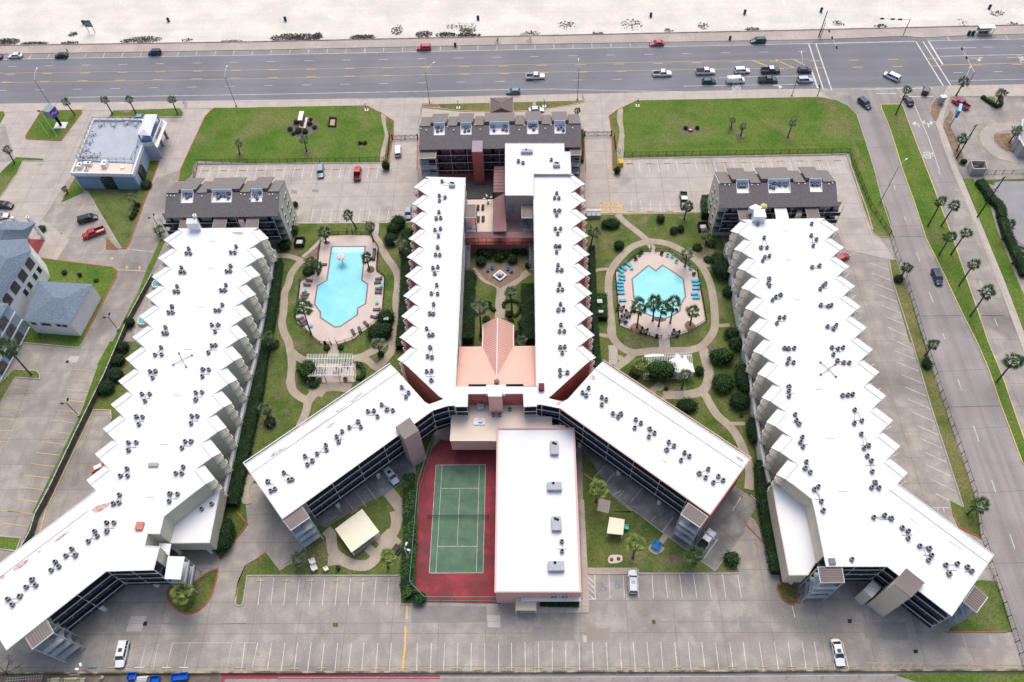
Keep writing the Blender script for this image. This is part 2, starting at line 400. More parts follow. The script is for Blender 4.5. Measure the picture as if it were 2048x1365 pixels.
sheet('pavement',W(q('10','1340,785 1870,766')+[(1024,191.6),(1164,188)]+q('20','560,805 10,820')+q('10','1865,825 1450,835 1330,838')),.035,M_WALK,.08)
sheet('pavement',W([(1264,186),(1536,179),(1632,178.5)]+q('30','520,800 330,778 0,785')+q('20','2044,785 1005,805')),.035,M_WALK,.08)
sheet('pavement',W([(1895,172),(2048,169),(2400,160),(2400,182)]+q('30','2044,770 1690,768 1480,775 1400,760')),.035,M_WALK,.08)
sheet('driveway',W(q('10','820,792 1340,785 1320,860 1290,1000 1290,1365 1065,1365 1095,1090 1100,970 1000,905 860,845')),.045,M_LOTB,.09)
sheet('driveway',W(q('20','560,752 960,742 1010,800 840,880 775,930 800,1060 800,1365 590,1365 575,1060 545,980 550,900 590,815')),.045,M_LOTB,.09)
sheet('driveway',W(q('10','1330,865 1480,885 1650,895 1870,898')+q('20','10,895 165,890 300,868 590,820 560,1000 0,1040')+q('10','1300,1000 1320,930')),.04,M_WALK,.09)
sheet('driveway',W([(-250,214)]+q('00','0,832 400,835 400,885 330,890 205,1090 210,1115 490,1130 660,885 700,882 905,885 860,945 1140,945 1440,942 1470,920 1440,868 1640,868 1690,890 1500,1230 1440,1363')+[(313,356),(240,480),(180,356),(150,340),(120,385),(85,440),(140,480),(100,540),(-60,520),(-60,330),(30,322),(10,250)]),.024,M_LOTB,.08)
sheet('street',W(q('30','640,770 530,800 640,850 710,920 850,1363')+q('31','905,220 1005,520 1060,700 1240,1363')+q('32','1300,100 1480,560 1690,1365')+[(1975,1080),(2010,1200),(2056,1365),(2300,1365),(2048,950),(1960,700),(1900,560)]+q('31','1500,60')+q('30','1380,1090 1300,900 1300,820 1360,770 1440,700 700,712 640,770')),.024,M_STREET,.08)
med=q('30','900,838 1070,835 1130,1000 1190,1160 1270,1363')+q('31','1380,290 1480,560 1700,1200 1755,1365')+q('32','1860,250 2044,780')+[(2080,960),(2044,925)]+q('32','1855,500 1760,220 1665,0')+q('31','1550,1140 1380,780 1260,540 1170,260 1075,0')+q('30','1020,1180 960,1000 905,870')
sheet('lawn',W(med),.13,M_GRASS);kerb(med,M_YKERB,closed=True)
for a,c in(('30','1165,830 1280,1100 1370,1365'),):line(q(a,c),.15,M_WHITE,.036)
for w,s in(('31','1355,0 1378,28'),('31','1015,150 1010,120'),('31','1090,365 1098,392'),('31','1185,655 1212,725'),('31','1285,965 1318,1050'),('31','1395,1295 1412,1345'),('32','1515,300 1550,390'),('32','1640,670 1685,800'),('32','1785,1105 1818,1200'),('33','1930,180 1970,300'),('31','1810,1180 1832,1240'),('31','1690,880 1705,920')):
 line(q(w,s),.14,M_WHITE,.036)
line(q('31','1040,525 1245,525'),.1,M_IRON,.034);line(q('31','1225,1162 1540,1156'),.1,M_IRON,.034);line(q('32','1465,522 1850,512'),.1,M_IRON,.034);line(q('31','1700,1156 1880,1158'),.1,M_IRON,.034)
sp=q('30','1360,775 1460,760 1420,880 1395,980 1440,1130 1520,1363')+q('31','1560,80 1700,420 1880,860 2044,1290')+[(2080,760),(2080,690)]+q('31','2044,1290 1940,1110 1700,540 1540,160 1480,0')+q('30','1350,1060 1330,960 1380,900 1395,810')
sheet('pavement',W(q('30','1440,765 1460,765 1410,905 1390,1000 1440,1130 1520,1363')+q('31','1560,80 1700,420 1880,860 2044,1290')+[(2070,745),(2048,706)]+q('31','1900,1060 1700,560 1540,180 1470,0')+q('30','1340,1000 1370,905 1400,850')),.06,M_WALK,.1)
sheet('flower_bed',W(smooth(q('30','1400,772 1340,790 1302,850 1295,910 1325,960 1345,960 1375,890 1395,810'),3,True)),.1,M_MULCH);kerb(q('30','1400,768 1340,785 1298,850 1292,910 1322,965 1400,1120 1470,1340')+q('31','1500,60 1700,540 1940,1110'),M_KERB,.15,.12)
sheet('flower_bed',W(q('30','1455,880 1480,920 1450,1010 1500,1100 1560,1250 1530,1330 1400,1020 1410,960')),.1,M_MULCH)
sheet('lawn',W(q('31','1555,60 1640,70 1760,250 1830,480 1900,650 1980,850 2044,1000 2044,1285 1880,855 1700,415')),.12,M_GRASS)
sheet('lawn',W(q('31','1690,75 2044,65 2044,80 1820,85 1800,110 1740,100')),.11,M_SHADEG)
sheet('service_road',W(q('31','1810,110 1850,85 2100,85 2100,640 2044,600 1960,540 1900,400 1870,300 1820,200')),.08,mat('pale_asphalt',(.30,.29,.30),(.26,.25,.26),.2,.6,fine=.06))
dt=smooth([(0,0)]*1+[(1,1)],1)
sheet('drive_lane',W(q((1820,180,8.98),'2100,590 1700,590 1500,600 1360,680 1280,760 1265,850 1300,980 1420,1120 1600,1240 1850,1300 2100,1310 2100,1160 1900,1150 1750,1110 1600,1020 1510,920 1480,840 1520,780 1700,740 2100,720')),.05,mat('drive_lane_concrete',(.40,.36,.33),(.34,.31,.285),.3,.6,fine=.1),.1)
line(smooth(q((1820,180,8.98),'2100,580 1800,582 1500,598 1360,680 1280,760 1265,850 1300,980 1420,1120 1600,1240 1850,1300 2100,1310'),4),.14,M_YELLOW,.056)
sheet('flower_bed',W(smooth(q((1820,180,8.98),'1520,800 1640,790 1780,790 1850,950 1930,1140 1800,1110 1640,1030 1520,920'),2,True)),.12,M_MULCH)
kerb(smooth(q((1820,180,8.98),'1600,785 1510,800 1485,850 1520,940 1640,1050 1800,1130 1940,1155'),3),M_KERB)
sheet('lawn',W(q((1820,180,8.98),'1345,150 1450,125 1520,150 1530,210 1490,230 1400,200')),.12,M_GRASSD)
for s in('1040,150 1320,370',):line(q((1820,180,8.98),s),.12,M_FADED,.056)
kerb(q('30','1480,775 1700,772'),M_KERB)
l1=q('00','2044,862 1720,865 1680,890 1640,930 1500,1230 1440,1363')+q('01','1430,80 1490,80 1535,20')+q('00','1538,1363 1560,1285')+q('10','0,1302 990,1300 1000,1200 1030,1080 1000,960 1003,908 900,850 860,845 0,860')
sheet('lawn',W(l1),.11,M_GRASS)
sheet('path',W(smooth(q('10','1003,908 1035,925 1035,1000 1058,1090 1040,1180 1020,1300 990,1300 1000,1200 1030,1080 1003,960'),3,True)),.12,M_PATH)
sheet('lawn',W(q('10','1035,925 1100,970 1098,1090 1065,1250 1060,1300 1022,1298 1042,1180 1060,1090 1040,1000')),.1,M_GRASSD)
kerb(q('10','1060,1363 1065,1250 1098,1090 1100,970 1000,905 860,845'),M_REDP);kerb(q('00','1440,1363 1500,1230 1640,930 1680,890 1720,862'),M_REDP)
kerb(q('00','1440,1363')+q('01','1430,85'),M_REDP)
l2=q('20','1005,805 2044,785')+q('30','0,785 330,778 520,800 640,850 710,920 850,1363')+q('31','905,220 960,330 1005,520 960,535 880,530 840,500 760,300 672,0')+q('30','655,1225')+q('20','2044,1250 893,1262 893,1215 897,1110 880,960 885,865')
sheet('lawn',W(l2),.11,M_GRASS)
sheet('path',W(smooth(q('20','850,872 885,870 882,960 898,1090 880,1180 875,1255 842,1250 840,1180 860,1060 838,960'),3,True)),.12,M_PATH)
sheet('lawn',W(q('20','840,885 850,880 838,960 858,1060 840,1180 845,1365 802,1365 800,1060 778,935')),.1,M_GRASSD)
kerb(q('20','1005,803 840,882 775,930 795,1060 803,1365'),M_REDP);kerb(q('20','575,1060 590,1365'),M_REDP);kerb(q('10','1290,1120 1285,1365'),M_REDP)
sheet('dry_grass',W(smooth(q('30','330,780 520,800 560,900 640,960 680,1050 640,1080 580,960 520,880 420,830'),3,True)),.118,M_GRASSD,.02)
sheet('dry_grass',W(smooth(q('30','660,1060 690,1120 740,1250 780,1365 740,1365 700,1220 655,1110'),3,True)),.118,M_GRASSD,.02)
kerb(q('30','530,798 640,848 710,920 850,1363')+q('31','905,220 1005,520'),M_KERB)
kerb(q('31','1005,520 960,535 880,530 840,500 760,300 680,0'),M_PINKP,.2)
for s in('1450,835 1865,825 1865,890 1650,885 1480,862',):sheet('lawn',W(q('10',s)),.11,M_GRASSD);
sheet('flower_bed',W(q('10','1325,840 1450,833 1455,866 1340,855')),.12,M_MULCH);kerb(smooth(q('10','1450,833 1335,830 1322,842 1345,860 1480,868 1650,890 1865,893'),2),M_YKERB)
sheet('lawn',W(q('20','12,820 165,818 165,882 12,888')),.11,M_GRASSD);sheet('lawn',W(q('20','192,815 460,810 500,830 300,862 192,868')),.11,M_GRASSD)
sheet('flower_bed',W(q('20','460,810 575,808 570,822 490,836')),.12,M_MULCH);kerb(q('20','12,892 165,886 300,868 500,836 580,820 575,805'),M_YKERB)
def bed(w,s,m=None,z=.125,n=4,name='flower_bed'):sheet(name,W(smooth(q(w,s),n,True)),z,m or M_DIRT,.03)
bed('10','235,1020 330,960 400,930 470,960 510,1020 450,1070 400,1090 335,1115 290,1080')
bed('10','375,1215 405,1195 445,1215 405,1235');bed('10','575,1000 585,935 650,940 645,1020 600,1035');bed('10','815,1150 850,1130 890,1150 850,1190')
bed('20','1325,1050 1410,1010 1505,1035 1450,1070 1370,1070');bed('20','1725,1030 1750,1010 1775,1030 1750,1040');bed('20','1780,1085 1825,1065 1860,1085 1825,1105');bed('20','980,850 1000,838 1020,850 1000,860');bed('30','140,1105 158,1090 176,1105 158,1115');bed('10','860,890 882,870 915,885 885,898');bed('00','1880,1225 1915,1205 1945,1230 1915,1245')
l4=q('00','330,890 655,882 655,905 490,1125 210,1112 205,1090');sheet('lawn',W(l4),.11,M_GRASS);kerb(l4,M_REDP,closed=True)
l5=q('00','905,885 1440,868 1465,900 1460,930 1440,936 870,940');sheet('lawn',W(l5),.11,M_GRASS);kerb(l5,M_KERB,closed=True);bed('00','945,890 1000,878 1060,885 1010,905',M_MULCH)
sheet('lawn',W(q('00','-200,890 30,893 40,920 0,990 -200,1010')),.11,M_GRASS)
l7=q('00','130,1258 350,1270 350,1288 185,1285 150,1363')+q('01','140,20 0,215 -150,215 0,20');sheet('lawn',W(l7),.11,M_GRASS);kerb(l7,M_KERB,closed=True)
la=q('01','495,250 560,130 600,65 650,140 668,172');sheet('lawn',W(la),.11,M_GRASS);kerb(q('01','600,65 560,130 495,250'),M_REDP)
lb=q('01','700,165 660,140 1120,140 1180,0 1245,0 1200,130 1150,260 1030,590 1000,622 972,622');sheet('lawn',W(lb),.11,M_SHADEG);kerb(q('01','1245,0 1200,130 1150,260 1030,590 1005,622 965,622'),M_REDP);kerb(q('01','700,165 970,620'),M_KERB,.15,.13)
lc=q('01','850,530 935,625 850,625');sheet('lawn',W(lc),.11,M_GRASSD);kerb(lc,M_REDP,closed=True)
sheet('path',W(q('01','665,175 700,165 975,622 930,622 845,490')),.09,M_LOT)
sheet('lawn',W(q('00','1275,1285 1245,1363 1180,1363 1200,1285')),.11,M_GRASS);kerb(q('00','1275,1285 1245,1363'),M_REDP)
l9=q('01','325,702 900,775 932,800 925,850 670,1335 655,1365 180,1365 240,1290 190,1200 300,900');sheet('lawn',W(l9),.11,M_GRASS);kerb(q('01','310,698 900,772 935,800 928,850 670,1335'),M_REDP)
sheet('lawn',W(q('02','190,0 665,0 630,45 180,5')),.108,M_GRASS);kerb(q('02','670,0 632,48 180,8'),M_KERB)
l10=q('02','110,222 290,232 320,260 318,298 125,285 0,500 -60,500 -60,400');sheet('lawn',W(l10),.11,M_GRASS);kerb(l10,M_KERB,closed=True)
sheet('lawn',W(q('01','1285,540 1318,560 1010,1240 965,1365 900,1365 1100,980 1170,800')),.11,M_GRASS)
sheet('lawn',W(q('02','880,0 935,0 820,250 700,500 575,760 270,1365 262,1365 640,590 785,185 778,183')),.11,M_GRASS)
l12=q('03','-200,190 0,200 170,212 130,318 0,302 -200,290');sheet('lawn',W(l12),.11,M_GRASS);kerb(l12,M_KERB,closed=True)
M_MAROON=mat('maroon_paving',(.28,.07,.075),(.24,.06,.065),.5,.5,fine=.08)
sheet('pavement',W(q('01','215,560 230,545 362,552 300,672 240,620')),.06,M_MAROON,.1)
for i in range(10):
 a=P(*q('02','90,362')[0]);
for s in('90,362 270,380','50,447 238,463','0,527 188,543','-40,610 145,627','-90,698 100,714','-130,785 60,800','-170,875 15,890','612,222 795,240','575,305 755,318','535,383 715,400','500,463 680,482','458,545 635,562','415,628 600,648','375,712 555,733','332,797 517,822','290,885 475,905','248,973 437,996','200,1068 393,1087','158,1160 350,1183','108,1254 303,1277','60,1352 255,1372'):
 line(q('02',s),.14,M_YELLOW,.036)
for s in('22,95 210,118','0,-8 190,15','-40,190 160,212'):line(q('03',s),.14,M_YELLOW,.036)
for s in('95,82 248,98','60,145 212,158','25,208 175,222','10,268 150,290','540,292 690,235','565,352 725,285','585,410 640,388','0,330 60,345'):line(q('01',s),.14,M_YELLOW,.036)
for i in range(8):line(q('01','%d,35 %d,0'%(140+i*22,170+i*22)),.12,M_YELLOW,.036)
line(q('00','160,1300 310,1310'),.12,M_YELLOW,.036)
for w,st,hd in(('01','490,495 498,515','475,508 512,508 498,482'),('01','450,640 480,638','478,622 498,640 475,655'),('01','870,700 890,700','888,684 912,700 886,714'),('01','1012,790 1012,775','998,778 1028,778 1013,755'),('01','1115,795 1116,778','1102,780 1130,780 1116,757')):arrow(w,st,hd,m=M_YELLOW)
line(q('01','1020,625 1220,648'),.2,M_FADED,.036);line(q('01','940,790 1160,802'),.2,M_FADED,.036)
line(q('00','100,1240 205,1115'),.14,M_FADED,.036)
bed('01','1045,615 1060,700 1100,715 1060,735 1035,690',M_PATCH,.04,3,'patch');
sheet('car_park',W([(388,331),(780,327),(782,305),(810,330),(835,330),(835,470),(590,446),(560,440),(388,370)]),.045,M_LOTB,.09)
sheet('car_park',W([(1172,320),(1690,312),(1735,440),(1790,520),(1780,520),(1690,500),(1660,430),(1400,428),(1170,430)]),.045,M_LOTB,.09)
for i in range(14):
 t=i/13;x=402+i*18.8*1.5
for x in range(22):
 a=404+x*18.6;
 if a<775:line([(a,333),(a-4.2-(790-a)*.008,357)],.12,M_WHITE,.056)
for i in range(27):
 a=1279+i*18.85*.998
 if a<1690:line([(a-2.5+i*.02,321),(a+1.5+i*.26,344)],.12,M_WHITE,.056)
kerb([(396,329),(780,326),(783,305)],M_KERB,.3,.2);kerb([(1240,318.5),(1693,309),(1735,425),(1745,460)],M_KERB,.3,.2)
for i in range(16):
 x=642+i*18.9-15
 line([(x,418),(x-5,445)],.12,M_WHITE,.056)
for i in range(16):
 x=1262+i*19.2
 if x<1400:line([(x,402),(x+2.5,426)],.12,M_WHITE,.056)
for s in('708,258 872,258','708,340 872,340','710,258 712,340','790,258 795,340','868,258 872,340','710,258 790,335','788,262 715,335','795,262 868,335','865,262 795,335'):line(q('21',s),.3,M_YELLOW,.056)
line([(590,446),(840,446)],.2,M_FADED,.056);kerb([(600,448),(840,446)],M_KERB);kerb([(1170,427.5),(1400,425)],M_YKERB)
for w,s in(('11','330,290 300,420'),('11','1010,80 930,75'),('21','595,30 790,38'),('21','600,0 598,90')):line(q(w,s),.16,M_PINKP,.056)
arrow('20','725,1350 725,1338','715,1340 738,1340 726,1325',m=M_WHITE)
cl=[(560,470),(600,449),(845,447),(840,640),(830,800),(600,985),(487,962),(455,1060),(440,1090),(435,980),(500,700),(545,520)]
sheet('lawn',W(cl),.1,M_SHADEG)
cr=[(1168,431),(1400,427),(1415,430),(1440,470),(1470,560),(1535,800),(1570,1000),(1540,1010),(1440,960),(1180,790),(1165,640)]
sheet('lawn',W(cr),.1,M_SHADEG)
sheet('lawn',W([(920,480),(1066,480),(1070,700),(916,700)]),.1,M_SHADEG)
PZ=.125
A_,B_,D_,E_=(560,430),(560,600),(1180,480),(1180,620)
def path(*pts,w=1.9,m=None,z=PZ,name='path'):
 global NS;NS+=1
 b=MB();b.strip([P(x,y)for x,y in smooth(list(pts),5)],w,z+(NS%8)*.0011,th=.05,rise=.0004);return struct(b.build(name,m or M_PATH))
path(*q(A_,'-80,600 60,600 200,625 330,680'),w=1.5)
path(*(q(A_,'320,670 230,770 160,880 130,1000 70,1140 60,1250')+q(B_,'62,50 50,200 30,350 70,500 130,620 150,740 170,850 175,1000 160,1150 175,1300')+q('12','270,310 295,390 350,440 415,475')),w=1.9)
path(*q('12','415,475 405,540 385,600 350,680'),w=1.9);path(*q('12','415,475 460,420 520,378 620,360 760,372'),w=2.4,z=.126);path(*q('12','470,420 530,340'),w=4,z=.124)
path(*q(B_,'170,760 250,830 340,880 420,890'),w=1.9,z=.127)
path(*q(B_,'1060,860 1200,830 1300,780 1420,720 1560,600'),w=1.9);path(*q(B_,'1140,860 1260,880 1360,960 1440,1010'),w=1.7,z=.127)
path(*(q(A_,'1350,280 1440,400 1500,520 1570,640 1660,760 1720,900 1720,1050 1700,1200 1700,1365')+q(B_,'1720,200 1700,400 1640,560 1640,720 1560,850 1470,960 1410,1030')),w=1.9,z=.128)
path(*q(A_,'330,620 460,510 600,370 720,240'),w=1.0,m=M_WALK,z=.124)
path(*q(A_,'1740,860 1850,880'),w=.8);path((752,447),(751,462),(750,470),w=1.8,m=M_WALK,z=.129);path(*q(B_,'790,590 790,700 780,830'),w=2.6,z=.129)
path(*q((460,930),'330,170 250,280 210,400 240,510 300,500'),w=2,z=.124)
path(*q('21','840,350 900,410 1000,490 1080,560 1120,620 1130,650'),w=1.7)
path(*(q('21','1080,565 960,610 860,700 790,800 770,900 775,1050 790,1180 800,1300')+q(E_,'300,300 340,420 420,520 520,590 640,630 760,620 950,600 1200,600 1450,590 1620,540 1740,420 1810,300 1825,180 1820,50')+q('21','1620,1200 1610,1050 1580,900 1530,790 1460,710 1340,630 1220,580 1090,565')),w=1.9,z=.127)
path(*q('21','790,790 700,790 600,830'),w=.9);path(*q(E_,'60,350 160,370 290,395'),w=1.0,z=.124);path(*q(E_,'330,520 340,650 335,800'),w=2.1,z=.124,m=M_WALK)
path(*q(E_,'640,640 560,720 450,800 380,850'),w=1.8,z=.129);path(*(q(E_,'1650,560 1680,720 1730,880 1720,1050 1650,1170 1500,1230 1300,1250 1100,1250')+[(1300,800)]),w=2.2,z=.126)
path(*(q(E_,'1620,1180 1700,1280')+q('22','1570,480 1640,590 1740,680 1810,780 1860,900 1895,1020 1890,1180')),w=1.9,z=.129)
path(*q(E_,'1830,230 1920,235 2040,225'),w=1.0,z=.124);path(*q(E_,'1080,400 1085,500 1090,590'),w=2.6,z=.13,m=M_WALK);path(*q(E_,'1050,1080 980,1150 900,1200'),w=2,z=.124)
path(*q('21','1480,730 1560,740 1620,720'),w=2.5,z=.124);path(*q('22','1730,655 1860,655'),w=.9,z=.124)
dk=q(A_,'700,310 985,295 1060,295 1310,305 1400,430 1440,480 1410,560 1410,830 1530,920 1500,1360')+q(B_,'1465,240 1390,330 1200,470 1060,580 840,650 760,640 600,640 480,540 250,330 230,260 235,200')+q(A_,'265,1250 300,970 540,830 575,520 590,410')
dk2=q(D_,'740,180 960,175 1150,180 1330,320 1560,460 1590,620 1640,900 1690,1190 1550,1280 1420,1350')+q(E_,'1170,410 1000,410 730,320 430,230')+q(D_,'430,1240 400,900 370,480 530,360')
DECKS=(dk,dk2)
sheet('pool_deck',W(dk,.16),.16,M_DECK,.12);sheet('pool_deck',W(dk2,.16),.16,M_DECK,.12)
sheet('flower_bed',W(q(A_,'330,650 420,560 560,430 575,520 560,700 540,830 420,900 380,760')),.115,M_MULCH,.03)
def water(nd,ln,tc,c,mix,noise,rampf,mul):return mix(mul(rampf(noise(.5,2,.5),.4,.7),.12),c,(.55,.8,.84))
M_WATER=mat('pool_water',(.20,.58,.69),(.24,.63,.73),.15,.6,fine=.0,rough=.12,bump=.05,bs=2,spec=.12,extra=water)
M_WATERS=mat('shallow_pool_water',(.52,.75,.81),(.45,.71,.79),.2,.6,fine=0,rough=.12,bump=.1,bs=3,spec=.12)
pw1=q(A_,'755,465 1245,462 1195,955 1280,1015 1250,1300')+q(B_,'1130,125 1130,220 880,390 800,400 590,260 590,180 505,70')+q(A_,'505,1310 545,1040 685,955')
pw2=q(D_,'855,375 960,455 1060,372 1200,460 1360,570 1395,830 1320,950 1310,1040 1190,1115 1050,1165 880,1105 760,1050 640,850 615,575')
def pool(pw,nm='pool_water'):
 ws_=W(pw,.16);b=MB();b.strip(ws_,.42,.172,th=.05,closed=True);struct(b.build('pool_coping',M_COPING))
 b=MB();b.prism(ws_,.1,.166);return struct(b.build(nm,M_WATER))
pool(pw1);pool(pw2)
b=MB();s_=W(q(A_,'760,468 1242,465 1238,540 1000,560 755,545'),.169);b.add([(p.x,p.y,.169)for p in s_],[tuple(range(5))[::-1]]);struct(b.build('pool_water',M_WATERS))
for k in range(3):
 s_=q(D_,'%d,%d 962,%d %d,%d'%(845-k*22,400+k*25,475+k*25,1075+k*25,395+k*25));line(s_,.12,mat('pool_tile',(.2,.45,.55),fine=0),.17)
sheet('flower_bed',W(smooth(q(D_,'930,1150 1000,1130 1090,1150 1110,1180 1040,1205 960,1190'),3,True)),.175,M_DIRT,.03)
for c in('605,1250 680,1220 750,1260 740,1340 650,1365 590,1300','1380,1240 1420,1195 1490,1205 1550,1290 1440,1340 1390,1290'):sheet('flower_bed',W(smooth(q(D_,c),3,True)),.175,M_MULCH,.03)
sheet('flower_bed',W(smooth(q(A_,'1265,810 1300,755 1360,765 1385,810 1350,850 1290,850'),3,True)),.18,M_DIRT,.03)
sheet('flower_bed',W(smooth(q(A_,'635,400 720,395 725,430 660,440'),3,True)),.18,M_DIRT,.03)
path(*q('11','1760,770 1830,860 1950,920 1950,1050 1945,1180'),w=2.4);path(*q('11','1950,930 1990,920 2044,890'),w=2,z=.126);path(*q('21','0,910 60,860 130,810'),w=2,z=.127)
sheet('terrace',W(q('11','1740,770 1850,740 2060,740')+q('21','90,790 60,850')+q('11','2044,885 1950,940 1830,870')),.14,mat('brown_paving',(.27,.19,.145),(.22,.155,.12),.4,.6,fine=.12,joint=(1.2,1.2,.04)),.08)
for s in('345,100 420,100',):pass
for w,s in(('12','65,640 125,590 185,630 165,690 110,705'),('12','150,445 175,430 205,450 175,465'),('12','235,560 255,545 275,565 255,580'),('21','600,600 640,560 680,600 640,640'),('21','735,585 765,572 790,590 765,605'),('21','1605,980 1640,960 1665,985 1635,1000'),('21','700,990 725,970 750,990 730,1010')):bed(w,s)
bed(E_,'380,690 430,670 490,700 440,750',M_PATH);bed('21','1330,370 1366,350 1400,372 1365,395');bed(E_,'1290,1170 1350,1110 1400,1150 1370,1200');bed(E_,'1720,530 1780,520 1830,580 1780,640 1720,620')
bed('21','1420,620 1560,600 1620,660 1580,740 1500,740 1440,680',mat('dry_fronds',(.36,.30,.19),(.24,.19,.11),1.5,.8,fine=.3),.12)
sg=[(470,1212),(475,1180),(495,1150),(800,1150),(802,1208),(822,1208),(835,1100),(850,960),(900,900),(700,900),(560,1080),(535,1105),(500,1125)]
sheet('lawn',W(q('03','2070,380 1960,440 1905,560 1880,740 1905,757 1940,745 1975,515')+q('13','0,515 1150,515 1155,742 1240,742 1240,640 1220,560 1250,300 1290,0')+[(870,860),(640,1045),(612,1092)]+q('13','300,390 195,470 80,325 0,390')),.105,M_SHADEG)
kerb(q('03','2044,390 1960,440 1905,560 1880,740 1905,757 1940,745 1975,515')+q('13','0,513 1150,513 1152,742 1250,744'),M_KERB);kerb(q('13','0,388 82,325')+[(500,1095)][:0],M_REDP);kerb(q('03','2044,388 1960,437 1905,560 1882,680'),M_REDP)
kerb(q('13','82,325 192,472 320,385'),M_KERB,.15)
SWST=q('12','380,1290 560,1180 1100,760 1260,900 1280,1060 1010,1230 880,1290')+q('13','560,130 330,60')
sheet('car_park',W(SWST),.115,mat('stained_lot',(.30,.285,.265),(.19,.18,.17),.3,.8,fine=.15,s2=3),.1)  # darker lot concrete with mottled stains by the slanting wings
for s in('620,1270 690,1365','700,1230 780,1345','790,1185 880,1320','875,1150 965,1265'):line(q('12',s),.12,M_FADED,.122)
for s in('905,1110 1000,1230 1250,1060','1050,1170 1190,1080','1160,960 1250,1060','1150,965 1080,1000'):line(q('12',s),.22,M_BLUEP,.122)
sheet('path',W(q('13','600,0 640,290 700,400 790,440 890,440 960,400 1030,290 1110,200 1155,210 1140,260 1060,300 985,360 900,420')+q('13','600,20')[:0]),.118,M_WALK,.05)if False else None
path(*q('13','560,150 600,200 610,300 640,350 700,395 790,430 890,430 960,370 1020,280 1090,180 1120,100 1110,0'),w=2.2,z=.126)
path(*q('13','640,350 640,430'),w=3.4,z=.124);path(*q('13','1010,290 1110,190'),w=4.2,z=.124);path(*q('13','890,290 960,350'),w=1.8,z=.124);path(*(q('12','1060,1200 1130,1290 1180,1365')+q('13','1120,60')),w=2.6,z=.127)
ct=q('13','1245,560 1345,690 1990,700')+[(1000,860)]+q('12','1480,780 1400,820 1320,1010 1285,1120')
ct=q('13','1245,565 1350,722 1960,738')+[(1010,900),(880,880)]+q('12','1350,930 1290,1090')
sheet('tennis_court',W(ct),.12,M_COURTR)
TC=[P(871.5,930.7),P(971.5,930.7),P(966,1146.5),P(859,1147)]
tx0=(TC[0].x+TC[3].x)/2;tx1=(TC[1].x+TC[2].x)/2;ty1=(TC[0].y+TC[1].y)/2;ty0=(TC[2].y+TC[3].y)/2
b=MB();b.prism([(tx0,ty0),(tx1,ty0),(tx1,ty1),(tx0,ty1)],.1,.126);struct(b.build('tennis_court',M_COURTG))
def tl(x0,y0,x1,y1,w=.09):line([Vector((x0,y0,0)),Vector((x1,y1,0))],w,M_FADED,.134,True)
sw_=1.37;my=(ty0+ty1)/2;mx=(tx0+tx1)/2
for y in(ty0,ty1):tl(tx0,y,tx1,y,.1)
for x in(tx0,tx1,tx0+sw_,tx1-sw_):tl(x,ty0,x,ty1)
for y in(my-6.4,my+6.4):tl(tx0+sw_,y,tx1-sw_,y)
tl(mx,my-6.4,mx,my+6.4)
sheet('path',W([(1160,1000),(1168,1000),(1178,1190),(1178,1226),(1040,1227),(1040,1200),(1165,1200)]),.13,M_WALK,.1)
sheet('lawn',W(q('22','570,1363 560,860 620,930 800,1240 960,1365')+q('23','580,0 595,480 1815,492 1740,320 1620,475 1200,170 970,0')),.11,M_SHADEG)
SEST=[(1130,860),(1180,990),(1260,1040),(1385,1105),(1430,1142),(1460,1098),(1512,1000),(1480,960)]
sheet('car_park',W(q('22','500,730 600,900 800,1240 1000,1363')+q('23','1200,170 1620,475 1740,315 1850,170')+q('22','1960,1280 1780,1150 1200,700')),.125,MATS['stained_lot'],.12)
kerb(q('22','570,1050 800,1220 960,1340')+q('23','990,10 1200,170 1620,478 1740,318'),M_KERB,.15,.16)
for s in('750,985 650,1090','825,1040 740,1140','1040,1170 950,1280','870,1190 800,1225','895,1190 850,1245','1830,1240 1760,1350','1905,1225 1960,1275'):line(q('22',s),.13,M_WHITE,.132)
for s in('1145,40 1110,80','1285,50 1200,170','1640,225 1535,375'):line(q('23',s),.13,M_WHITE,.132)
kerb([(1178,1148),(1478,1147)],M_KERB)
sheet('path',W(q('23','600,452 990,452 1012,470 1015,500 605,500')),.13,M_PATH,.1)
bed('23','1090,285 1130,260 1210,290 1200,320 1150,345 1095,315',M_PATH);bed('23','770,370 795,350 870,352 882,380 865,408 790,418 768,400',M_DECK);bed('23','925,360 960,340 1000,365 960,385');bed('23','1250,370 1300,345 1340,385 1290,420');path(*q('23','1230,190 1190,250'),w=1.2);path((1210,1000),(1205,1025),w=2.5,m=M_WALK);bed('23','600,230 650,210 730,330 740,430 640,440 600,380',M_GRASSD,.118)
isl=smooth(q('03','1335,640 1400,590 1530,580 1640,500 1720,465 1740,480 1700,640 1640,750 1540,815 1440,805 1360,740'),2,True);sheet('lawn',W(isl),.11,M_SHADEG);kerb(isl,M_REDP,closed=True)
isr=smooth(q((1500,1060),'400,800 440,960 520,1050 610,1090 680,1050 690,900 660,820'),3,True);sheet('lawn',W(isr),.11,M_SHADEG);kerb(isr,M_REDP,closed=True)
sheet('path',W(smooth(q('03','1500,500 1560,440 1660,425 1700,450 1640,500 1540,570 1480,590'),2,True)),.06,M_LOTB,.1)
hl=q('03','1720,0 1890,0 1975,100 1930,160 1760,380 1700,200');sheet('lawn',W([(437,985),(487,965),(495,1048),(485,1065),(440,1120),(425,1080)]),.108,M_SHADEG);kerb(q('03','1890,0 1978,100 1930,165 1765,385'),M_REDP)
sheet('lawn',W([(1515,905),(1560,905),(1560,1160),(1600,1190),(1590,1210),(1570,1200),(1545,1100),(1510,1040),(1488,1020)]),.11,M_SHADEG)
kerb([(1600,1208),(1572,1190),(1545,1105),(1488,1045)],M_REDP)
